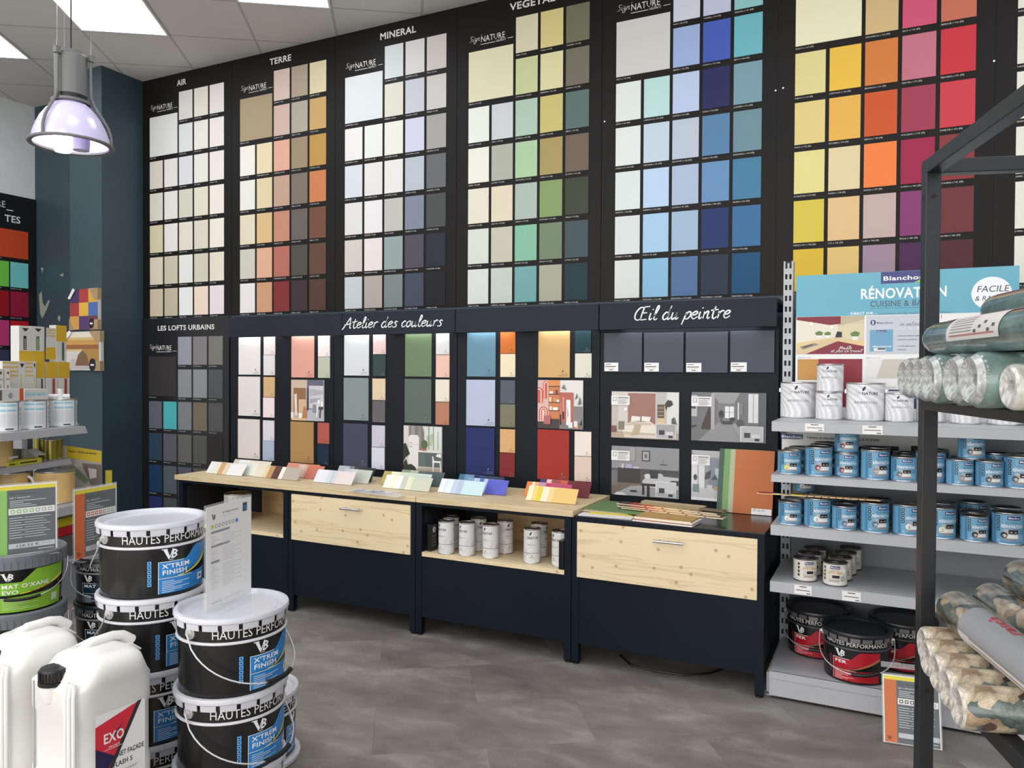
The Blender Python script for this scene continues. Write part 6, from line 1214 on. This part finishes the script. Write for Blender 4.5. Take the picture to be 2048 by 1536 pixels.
# white plastic tap lying on the rightmost can
w = Vector(gw(-.11, glocal(116, 790, -.11)[0], 0))
o = thing('plastic_tap', 'white plastic drum tap lying on the rightmost blue and white can', 'tap', (w.x, w.y, ZS + .1635), R(face(w.x, w.y)))
q = MB(); q.tube([(-.06, 0, .016), (.06, 0, .016)], .013, m_white, 14); q.build('pipe', o); q = MB(); q.tube([(.012, 0, .0), (.012, 0, .052)], .016, m_white, 14); q.lathe([(0, .052), (.018, .052), (.018, .06), (0, .06)], m_white, 16, (.012, 0, 0)); q.build('stem', o); q = MB(); q.tube([(-.02, 0, -.0), (-.01, 0, .016)], .010, m_white, 10); q.build('spout', o)
YEL = (208, 170, 44)
def gbox(px0, px1, pyt, pyb, lx, depth, label, style, name='carton', bar=(70, 110, 90), base=None, top=None):
    y0, _ = glocal(px0, pyt, lx); y1, _ = glocal(px1, pyt, lx); z0 = base or glocal((px0 + px1) / 2, pyb, lx)[1]; z1 = top or glocal((px0 + px1) / 2, pyt, lx)[1]
    o = thing(name, label, 'box', gw(lx, (y0 + y1) / 2, z0), AG, 'white and yellow cartons on the left shelf'); w = y1 - y0; h = z1 - z0
    top = M((206, 205, 200), .5) if style != 'down' else M(YEL, .5); MB().box(-depth, 0, -w / 2, w / 2, 0, h, M((206, 205, 200), .5)).build('box', o, bevel=.0015)
    p = MB(); f = lambda k: (lambda u, v: Vector((.0006 + .0004 * k, u * w, v * h))); s = lambda k: (lambda u, v: Vector((-depth + u * depth, w / 2 + .0005, v * h)))
    ye = M(YEL, .5); dk_ = M((50, 46, 40), .5)
    if style == 'up':
        p.rect(f(0), -.5, .5, 0, .30, ye); p.rect(s(0), 0, 1, 0, .30, ye); p.flat(f(0), [(-.28, .94), (.28, .94), (0, .84)], dk_); p.rect(f(1), -.16, .08, .33, .72, M(bar, .5))
        for k in range(6): p.rect(f(2), -.10, .02, .36 + .05 * k, .385 + .05 * k, M((206, 206, 160), .5))
    elif style == 'down':
        p.rect(f(0), -.5, .5, .56, 1, ye); p.rect(s(0), 0, 1, .56, 1, ye); p.rect(f(1), .04, .26, .04, .54, M(bar, .5)); p.flat(f(0), [(.0, .05), (.3, .05), (.15, .12)], dk_) if h > .28 else None
    elif style == 'stripe':
        for k in range(4): p.rect(f(0), -.5, .2, .60 + .11 * k, .655 + .11 * k, M((206, 176, 110), .5))
        p.rect(f(0), -.5, .5, 0, .1, ye); p.rect(f(0), .06, .062, 0, 1, M((236, 236, 234), .5)); p.flat(f(0), [(.26, .94), (.46, .94), (.36, .82)], dk_); p.rect(f(1), .3, .36, .12, .66, M((196, 196, 130), .5))
        for k in range(6): p.rect(f(0), -.3 + .28 * (k % 2), -.12 + .28 * (k % 2), .2 + .1 * (k // 2), .215 + .1 * (k // 2), M((170, 170, 172), .5))
    elif style == 'small':
        p.rect(f(0), .42, .5, 0, 1, ye); p.disc(f(0), 0, .36, .2, M((150, 156, 160), .5), 14, .45); p.flat(f(0), [(-.2, .86), (.2, .92), (.2, .8)], dk_); p.rect(f(0), -.3, .3, .2, .23, dk_); p.rect(f(0), -.3, .3, .6, .66, M((150, 150, 150), .5))
    elif style == 'tube':
        p.rect(f(0), .36, .5, 0, 1, M((196, 84, 40), .5)); p.rect(f(0), -.36, -.24, .1, .9, M((90, 94, 100), .5)); p.disc(f(0), .05, .45, .08, M((150, 152, 156), .5), 14, 3.2)
    p.build('print', o); return o
def plain(y0, y1, label):
    o = thing('carton', label, 'box', gw(-.26, (y0 + y1) / 2, ZS + .0005), AG, 'white and yellow cartons on the left shelf'); MB().box(-.14, 0, -(y1 - y0) / 2, (y1 - y0) / 2, 0, 1.1645 - ZS, M((206, 205, 200), .5)).build('box', o, bevel=.0015)
plain(-.42, -.20, 'plain white carton under the striped ones, behind the left cans'); plain(-.195, -.03, 'plain white carton under the green-barred one, behind the middle can'); plain(-.025, .163, 'plain white carton under the red-barred ones, behind the right can')
gbox(38, 63, 652, 723, -.30, .06, 'white and yellow carton standing upright on the others, left of a pair', 'up', bar=(40, 40, 40), base=1.3865)
gbox(63.5, 89, 653, 723, -.30, .06, 'white and yellow carton with a green bar, right one of the upright pair', 'up', base=1.3865)
gbox(5, 50, 722.5, 778, -.24, .14, 'wide carton with yellow stripes, bottom left of the pile', 'stripe', base=1.165, top=1.386)
gbox(50.5, 72, 722.5, 778, -.24, .14, 'carton with yellow stripes and a white spine next to the wide one', 'stripe', base=1.165, top=1.386)
gbox(72.5, 89.5, 722.5, 780, -.26, .1, 'carton with a yellow top and a dark green bar', 'down', bar=(70, 80, 76), base=1.165, top=1.386)
gbox(92, 115, 722.5, 782, -.26, .1, 'carton with a yellow top and a red bar, left of two', 'down', bar=(160, 70, 64), base=1.165, top=1.386)
gbox(116.5, 139, 722.5, 795, -.26, .1, 'carton with a yellow top and a red bar at the right end under the picture', 'down', bar=(160, 66, 60), base=1.165, top=1.386)
o = gbox(112, 133, 651, 722, -.28, .05, 'open yellow and grey carton with its flap bent out', 'down', base=1.3865)
fl = MB(); yb = -.045
_, hh = glocal(120, 651, -.28); h = hh - glocal(120, 722, -.28)[1]
fl.box(-.004, -.002, -.115, -.033, .07 * h, .40 * h, M(YEL, .5)); fl.box(-.004, -.002, -.112, -.033, .40 * h, .70 * h, M((206, 205, 200), .5))
for k in range(3): fl.box(-.004, -.002, -.110, -.033, (.70 + .08 * k) * h, (.74 + .08 * k) * h, M((206, 176, 110), .5)); fl.box(-.004, -.002, -.110, -.033, (.74 + .08 * k) * h, (.78 + .08 * k) * h, M((206, 205, 200), .5))
fl.build('flap', o)
gbox(-8, 7.5, 738, 777, -.2, .03, 'small white box cut by the left edge of the picture', 'small', base=1.185)
gbox(9.5, 21, 738, 777, -.2, .03, 'small white box with a grey roundel in front of the striped carton', 'small', base=1.185)
gbox(-12, 47, 777.5, 796.5, -.06, .05, 'white and orange sealant carton lying across the cans', 'tube', base=1.1665)
o = gbox(49, 97, 778, 797, -.10, .09, 'white and pale blue tin resting on the middle can of the left shelf', 'plain', name='tin', base=1.1665)
q = MB()
for u0, u1 in ((-.075, -.005), (.0, .06)): q.rect(lambda u, v: Vector((.0007, u, v)), u0, u1, .025, .040, LB)
q.build('label', o)

# lower levels
def lowcan(px, py, z, r, h, body, lid, label, name='paint_can', cat='paint can', draw=None, group='tan and gold cans on the lower left shelves'):
    w = seen(px, py, Z=z); d = (w - EYE); d.z = 0; d.normalize(); w = w + d * r
    o = thing(name, label, cat, (w.x, w.y, z + .0005), R(face(w.x, w.y)), group); can_base(o, r, h, body, lid)
    if draw: q = MB(); draw(q, cyl(r - .0007), h); q.build('label', o)
    return o
TAN, GOLD = mat_satin('tan_can_print', (214, 180, 118), .04, .4, 8.0), M((150, 138, 58), .3, .6)
def tanlab(q, f, h):
    br = M((150, 110, 60), .5)
    for k in range(10): q.band(f, -.05, .0 + .008 * (k % 3), h * (.88 - .07 * k), h * (.888 - .07 * k), br, 4)
    q.band(f, .035, .036, h * .05, h * .95, M((230, 206, 150), .5), 1)
lowcan(110, 1009, .556, .106, .186, TAN, m_tin, 'large tan paint can with fine brown print, behind the two product sheets', draw=tanlab)
o = lowcan(22, 1012, .556, .106, .185, TAN, m_tin, 'large tan paint can with a white plastic handle at the left edge', draw=tanlab)
q = MB(); q.tube([(.085, -.066, .16), (.10, -.08, .15), (.112, -.08, .125), (.108, -.072, .10)], .009, m_white, 10); q.build('handle', o)
for k, (px, py, n_) in enumerate([(78, 917, 'leftmost'), (86, 919, 'second'), (103, 921.5, 'third, in front'), (115, 918, 'rightmost')]):
    w = seen(px, py, Z=.7905); lowcan(px, py, .7905, .03 if k != 2 else .038, .125, GOLD, M((120, 112, 60), .4, .5), 'gold-coloured can on the shadowed lower shelf, %s of four' % n_, group='gold cans on the lower left shelf')
for k, (a, b, c, d_, lx, dp, col, lab) in enumerate([(33, 50, 899, 922, -.30, .12, (120, 124, 116), 'dark grey carton on the lower left shelf'), (50.5, 72, 899, 920, -.27, .028, (216, 216, 210), 'white leaflet box with a folded lid on the lower left shelf'), (35, 84, 918, 926, -.2, .06, (206, 204, 60), 'flat yellow-green packet on the lower left shelf'), (17, 34, 924, 931, -.2, .05, (200, 198, 50), 'flat yellow packet at the left of the lower shelf'), (17, 36, 911, 918, -.21, .05, (220, 220, 216), 'white pad on top of the packets at the left')]):
    y0, z1 = glocal(a, c, lx); y1, _ = glocal(b, c, lx); z0 = glocal((a + b) / 2, d_, lx)[1]; z1 = glocal((a + b) / 2, c, lx)[1]
    if k < 3: z0 = .7905
    else: z0 = .7905 if k == 3 else .835
    z1 = max(z1, z0 + .02)
    o = thing('packet' if k > 1 else 'carton', lab, 'box', gw(lx, (y0 + y1) / 2, z0), AG, 'cartons and packets on the lower left shelf'); w = y1 - y0; h = z1 - z0
    MB().box(-dp, 0, -w / 2, w / 2, 0, h if k != 4 else .012, M(col, .5)).build('box', o, bevel=.001)
    if k == 1: q = MB(); q.prism([(0, -w / 2, h), (.05, -w / 2 + .02, h * .55), (.05, w / 2 + .02, h * .55), (0, w / 2, h)], (0, 0, .002), M((222, 222, 216), .5)); q.build('lid', o)
    if k in (2, 3): q = MB(); q.rect(lambda u, v: Vector((.0006, u, v)), -w * .4, w * .3, h * .3, h * .6, M((70, 70, 30), .5)); q.build('print', o)
o = lowcan(4, 935, .7905 + 0, .055, .19, TAN, m_tin, 'tall tan can cut by the left edge on the second shelf', draw=tanlab)
# brochure box with a yellow header, at the end of the shelf
ya, za = glocal(118, 915, .02)
bd_ = FW + RT * ((117 - 1024) / FPX) - UP * ((1000 - 768) / FPX); bk_ = (GE + gg * .125 - EYE).dot(gg) / bd_.dot(gg); bq = EYE + bd_ * bk_
t = thing('display_box', 'yellow-headed cardboard display box with a drawing, turned beside the shelf end', 'display box', (bq.x, bq.y, .556), R(30))
o2 = t.location; W_ = .26; 
f = lambda k: (lambda u, v: Vector((u, -.0006 - .0004 * k, v)))
MB().prism([(0, 0, 0), (W_, 0, 0), (W_, 0, .275), (0, 0, .315)], (0, .004, 0), M((206, 202, 196), .5)).build('panel', t)
q = MB(); q.flat(f(0), [(0, .24), (.05, .235), (.05, .31), (0, .315)], M((222, 216, 216), .5)); q.flat(f(0), [(.05, .235), (W_, .2), (W_, .275), (.05, .31)], M((208, 180, 30), .5)); q.text(lambda u, v: f(1)(u, v - .1 * u), 'Vernis - Vitrifie sur mesure', .062, .275, .016, M((60, 50, 20), .5), w=.17, bold=True)
q.flat(f(0), [(0, 0), (W_, 0), (W_, .2), (.05, .235), (0, .235)], M((176, 170, 160), .5)); q.flat(f(1), [(.06, .16), (.16, .07), (.19, .09), (.08, .2)], M((120, 140, 110), .5)); q.flat(f(1), [(.14, .2), (.2, .05), (W_, .04), (W_, .19)], M((120, 108, 104), .5)); q.flat(f(2), [(.18, .17), (.23, .16), (.23, .11), (.19, .1)], M((206, 202, 200), .5)); q.flat(f(2), [(.05, .06), (.22, .02), (W_, .0), (0, 0)], M((188, 182, 170), .5)); q.flat(f(3), [(.2, .02), (.245, .055), (.245, .0)], M((226, 226, 226), .5)); q.build('print', t)
MB().prism([(W_ + .01, .03, 0), (W_ + .05, .03, 0), (W_ + .05, .03, .15), (W_ + .01, .03, .15)], (0, .004, 0), M((190, 176, 50), .5)).build('side_flap', t)
# things on the base below the cans
for (wv, dv, z, h, c, lab, nm) in [(.34, .20, .25, .122, (86, 84, 84), 'dark crate under the red case on the base of the left shelving', 'crate'), (.30, .18, .3725, .05, (176, 28, 40), 'red flat case lying on the dark crate of the left shelving', 'case'), (.26, .14, .423, .05, (214, 196, 44), 'yellow packet with a black strip lying on the red case', 'packet')]:
    o = MB().box(-wv / 2, wv / 2, -dv / 2, dv / 2, 0, h, M(c, .5)).build(nm, loc=gw(-.10, -.09, z + .0005), rz=AG + R(90), bevel=.003); tag(o, lab, 'box')

# two canvases on the pillar, generic pictures in place of the printed characters
m_kraft = mat_satin('kraft_corner', (164, 138, 106), .05, .7, 10.0)
def canvas(px0, px1, pyt, pyb, label, shapes):
    a, b = seen(px0, pyt, Y=YC - .03), seen(px1, pyb, Y=YC - .03); w, h = b.x - a.x, a.z - b.z; t = thing('canvas_print', label, 'picture', (a.x, YC - .030, b.z))
    MB().box(0, w, 0, .0295, 0, h, M((206, 204, 200), .6)).build('canvas', t, bevel=.002)
    q = MB(); n = 0
    for c, (u0, v0, u1, v1) in [(s[0], s[1]) for s in shapes if len(s[1]) == 4 and not isinstance(s[1][0], tuple)]:
        n += 1; q.rect(lambda u, v, n=n: Vector((u * w, -.0006 - .0002 * n, v * h)), u0, u1, v0, v1, M(c, .45))
    for c, pts in [(s[0], s[1]) for s in shapes if isinstance(s[1][0], tuple)]:
        n += 1; q.flat(lambda u, v, n=n: Vector((u * w, -.0006 - .0002 * n, v * h)), pts, M(c, .45))
    q.build('picture_print', t); k = .24
    for pts in ([(1.01, 1.01), (1.01, 1 - k * 1.1), (.88, 1 - k * 1.1), (.70, 1.01)], [(1.01, -.01), (1.01, k), (.9, k), (.74, .0), (.74, -.01)], [(-.01, -.01), (.22, -.01), (.1, .06), (-.01, k * 1.1)]): MB().prism([(u * w, -.007, v * h) for u, v in pts], (0, .0365, 0), m_kraft).build('corner_protector', t)
    c = MB(); c.prism([(u * w, -.012, v * h) for u, v in ((-.04, .78), (.04, .76), (.22, .98), (.15, 1.03))], (0, .005, 0), m_white); c.build('paper_tag', t)
    c = MB(); c.disc(lambda u, v: Vector((u, -.0085, v)), w * .80, h * .14, w * .09, M((24, 22, 26), .4), 20, 1.35); c.rect(lambda u, v: Vector((u, -.0088, v)), w * .75, w * .85, h * .12, h * .16, m_white); c.build('sticker', t)
cols = [(66, 52, 92), (168, 60, 56), (212, 168, 60), (162, 56, 56), (216, 172, 66), (72, 104, 168), (200, 150, 80), (84, 56, 104), (108, 60, 76)]
sh = []
for r_ in range(3):
    for c_ in range(3): sh.append((cols[3 * r_ + c_], (c_ / 3, 1 - (r_ + 1) / 3, (c_ + 1) / 3, 1 - r_ / 3)))
canvas(140, 196, 580, 658, 'small canvas of nine bright colour squares with cardboard corners, upper of two on the pillar', sh)
canvas(130, 201, 664, 741, 'canvas with an ochre landscape and cardboard corners, lower of two on the pillar', [((206, 180, 120), (.04, .03, .96, .97)), ((222, 214, 198), (.04, .85, .96, .97)), ((150, 96, 60), (.04, .55, .96, .66)), ((196, 150, 80), (.04, .66, .96, .78)), ((206, 200, 196), (.04, .03, .6, .5)), ((170, 130, 70), (.5, .2, .96, .55)), ((186, 178, 174), [(.04, .03), (.9, .03), (.6, .25), (.2, .3)]), ((120, 92, 66), [(.3, .12), (.7, .12), (.62, .4), (.5, .52), (.38, .4)])])

# ------------------------------------------------------------------ black steel rack with wallpaper rolls at the right
AR = R(16.1); RP = Vector((.084, -2.292, 0)); ra = Vector((-sin(AR), cos(AR), 0)); rb_ = Vector((cos(AR), sin(AR), 0))
m_rack = mat_satin('black_powder_coat', (34, 36, 39), .05, .4, 5.0)
t = thing('roll_rack', 'black square-tube steel rack holding rolls of wallpaper, in the right foreground', 'rack', (RP.x, RP.y, 0), AR)   # local +X = along the rolls, local -Y = towards the camera
k = .0175; LX, LY, HT = .98, 1.30, 1.866
for x in (0, LX):
    for y in (0, -LY):
        MB().box(x - k, x + k, y - k, y + k, 0, HT, m_rack).build('post', t, bevel=.002)
for x in (0, LX): MB().box(x - k, x + k, -LY + k, -k, HT - 2 * k, HT, m_rack).build('top_beam', t, bevel=.002)
for y in (0, -LY): MB().box(k, LX - k, y - k, y + k, HT - 2 * k, HT, m_rack).build('top_beam', t, bevel=.002)
for z in (1.2745, .655):
    for x in (0, LX): MB().box(x - k, x + k, -LY + k, -k, z - (.022 if z > 1 else .036), z, m_rack).build('shelf_beam', t, bevel=.002)
    for y in (-.3, -.65, -1.0): MB().box(k, LX - k, y - .015, y + .015, z - .022, z, m_rack).build('cross_bar', t)
for x in (.25, .55): MB().box(x - .012, x + .012, -.29, .42, 1.258, 1.2742, m_rack).build('shelf_arm', t)
q = MB()
for z in (1.774, .56): q.disc(lambda u, v: Vector((u, -k - .0006, v)), .0, z, .006, M((4, 4, 4), .6), 14); q.disc(lambda u, v: Vector((-k - .0006, u, v)), .0, z, .006, M((4, 4, 4), .6), 14)
q.build('bolt_hole', t)
m_tealroll = mat_film('teal_roll_in_film', (118, 142, 136), .12, 14.0, .35); m_crinkle = mat_film('crinkled_film', (186, 189, 188), .55, 42.0, .25); m_whroll = mat_film('white_roll_in_film', (216, 214, 200), .15, 14.0, .3)
m_edge = M((206, 202, 192), .6); m_hole = M((150, 146, 138), .8)
def roll(name, label, pos, r, ln, along, body, endm, group, turn=0.0, core=.3, bulge=.0, inlay=None):
    """roll lying with its axis along X of the root; its visible end at the root, pos = centre of that end"""
    rz = {'b': AR, 'a': AR - pi / 2}[along] + R(turn)
    o = thing(name, label, 'roll', pos, rz, group); q = MB()
    q.lathe([(r * .93, 0), (r, .006), (r, ln - .006), (r * .93, ln)], body, 40, axis='X'); q.build('paper', o)
    e = MB(); rc = r * core
    e.lathe([(r * .93, 0.0), (r * .8, -.004 - bulge), (r * .55, -.002 - bulge * .8), (rc, .002), (rc, .03), (0, .03)], endm, 40, axis='X'); e = e.build('rolled_end', o)
    MB().lathe([(0, ln - .02), (rc, ln - .02), (rc, ln - .001), (r * .93, ln)], endm, 32, axis='X').build('far_end', o)
    return o
def rp(px, py, z_): return EYE + (FW + RT * ((px - 1024) / FPX) - UP * ((py - 768) / FPX)) * z_
ZU = 1.2750; G = 'teal wallpaper rolls in clear film on the upper rack shelf'
r0 = .0545
for k_, (px, z_, n_) in enumerate([(1814, 2.105, 'farthest, beyond the post'), (1830, 1.99, 'second, just beyond the post'), (1847, 1.815, 'third, in front of the post'), (1866, 1.705, 'fourth from the back'), (1914, 1.595, 'fifth, set back from its neighbours'), (1950, 1.485, 'nearest of the teal ones')]):
    p = rp(px, 755, z_); roll('wallpaper_roll', 'teal wallpaper roll with a crinkled film end, ' + n_, (p.x, p.y, ZU + r0), r0, .62, 'b', m_tealroll, m_crinkle, G, bulge=.008, core=.22)
for k_, (px, z_, n_) in enumerate([(2020, 1.384, 'first'), (2095, 1.291, 'second')]):
    p = rp(px, 768, z_); roll('wallpaper_roll', 'white wallpaper roll in clear film at the right edge, %s beside the teal ones' % n_, (p.x, p.y, ZU + .043), .0425, .62, 'b', m_whroll, mat_film('white_roll_end', (214, 212, 206), .25, 40.0) if k_ == 0 else bpy.data.materials['white_roll_end'], 'white rolls on the upper rack shelf', core=.3)
m_tealvinyl = mat_film('teal_vinyl', (92, 116, 114), .25, 9.0, .3)
zr = ZU + 2 * r0 + .0375
def bigroll(px, py, z_, label, r, zc, tag_, turn=0):
    p = rp(px, py, z_); o = thing('vinyl_roll', label, 'roll', (p.x, p.y, zc), AR - pi / 2 + R(turn), 'thick teal rolls lying on top of the upper row'); q = MB()
    q.lathe([(0, -.012), (r * .5, -.010), (r * .82, .002), (r * .96, .022), (r, .05), (r, .80), (r * .9, .82), (0, .83)], m_tealvinyl, 40, axis='X'); q.build('roll', o)
    if tag_:
        lb = MB(); f = lambda kk: (lambda u, v: Vector((u, -(r + .0012 + .0005 * kk) * cos(v / r), (r + .0012 + .0005 * kk) * sin(v / r)))); 
        lb.band(lambda u, v: f(0)(v, u), -.012, .045, .17, .42, M((214, 210, 206), .45), 10); lb.band(lambda u, v: f(0)(v, u), .045, .075, .10, .55, M((206, 176, 160), .45), 4)
        gy = M((140, 140, 142), .6); dk_ = M((90, 88, 90), .6)
        for j in range(6): lb.band(lambda u, v: f(1)(v, u), .034 - .006 * j, .036 - .006 * j, .19, .30, gy, 1)
        for j in range(5): lb.band(lambda u, v: f(1)(v, u), .0 + .008 * (j % 3), .006 + .008 * (j % 3), .31 + .02 * j, .322 + .02 * j, dk_, 1)
        lb.band(lambda u, v: f(1)(v, u), -.004, -.001, .19, .40, M((180, 110, 110), .6), 1); lb.build('paper_label', o)
    return o
RB_ = .0375
p_ = rp(1872, 672, 1.80)
for off, dz, lab, tg in ((0, 0, 'thick teal roll with a long paper label lying on the teal rolls, front one', True), (.082, 0, 'thick teal roll behind the labelled one, mostly hidden', False), (.164, 0, 'thick teal roll third from the left on the teal rolls, hidden', False), (.123, .0635, 'thick teal roll lying on top of two others, highest on the rack', False)):
    o = bigroll(1872, 672, 1.80, lab, RB_, zr + .0005 + dz, tg); o.location = (p_.x + rb_.x * off, p_.y + rb_.y * off, zr + .0005 + dz)
# botanical rolls on the lower shelf
ZL = .6555; G = 'botanical wallpaper rolls on the lower rack shelf'; r1 = .0425; m_endp = mat_film('pale_roll_end', (210, 204, 194), .25, 40.0)
for px, z_, n_ in [(1846, 1.828, 'farthest, by the post'), (1853, 1.742, 'second from the post'), (1872, 1.657, 'third from the post'), (1894, 1.572, 'fourth from the post'), (1918, 1.487, 'nearest the camera')]:
    p = rp(px, 1330, z_); roll('wallpaper_roll', 'leaf-patterned wallpaper roll on the lower shelf, ' + n_, (p.x, p.y, ZL + r1), r1, .56, 'b', m_botanic, m_endp, G, core=.36)
zq = ZL + 2 * r1 + .0435
def qroll(off, fw_, zc, label, turn, banner=False):
    p = rp(1888, 1195, 1.89) + rb_ * off - ra * fw_
    o = roll('wallpaper_roll', label, (p.x, p.y, zc), .0425, .62, 'a', m_botanic, m_endp, 'botanical rolls lying on top of the lower row', turn=turn, core=.0, bulge=.006)
    if banner:
        lb = MB(); r = .0425; f = lambda kk: (lambda u, v: Vector((v, -(r + .0012 + .0005 * kk) * cos(u / r), (r + .0012 + .0005 * kk) * sin(u / r))))
        lb.band(f(0), -.045, .10, .14, .52, M((150, 152, 156), .4), 14); lb.band(f(1), -.045, -.005, .14, .52, M((222, 214, 210), .45), 5); red = M((196, 60, 66), .5)
        for j in range(3): lb.band(f(2), -.030 + .011 * j, -.027 + .011 * j, .2, .46, M((150, 140, 138), .6), 1)
        lb.text(lambda a, b: f(2)(.074 - b, .32 - a), 'rasch', 0, .0, .024, red, w=.11, bold=True, res=2); lb.text(lambda a, b: f(2)(b, a), 'C', .42, .05, .03, M((236, 236, 236), .5), res=2); lb.build('paper_band', o)
    return o
qroll(0, .065, zq + .001, 'leaf-patterned roll with a grey band and red handwriting, lying across the lower rolls', 0, True)
qroll(.115, -.03, zq + .001, 'leaf-patterned roll lying across the lower rolls, right of the banded one', 0)
qroll(.208, -.03, zq + .001, 'leaf-patterned roll third across the lower rolls, by the right edge', 0)
qroll(.161, .02, zq + .0735, 'leaf-patterned roll resting on two others, highest of the lower shelf', 0)

# black cable on the floor under the right cabinet
cb = MB(); pts = [seen(x, y, Z=.006) for x, y in ((1240, 1310), (1262, 1330), (1320, 1343), (1370, 1350), (1420, 1346), (1445, 1338))]
pts = [Vector((p.x, p.y, .005)) for p in pts]
o = cb.tube(pts, .0045, m_blk, 8).build('power_cable'); tag(o, 'black cable lying on the floor under the right drawer cabinet', 'cable')
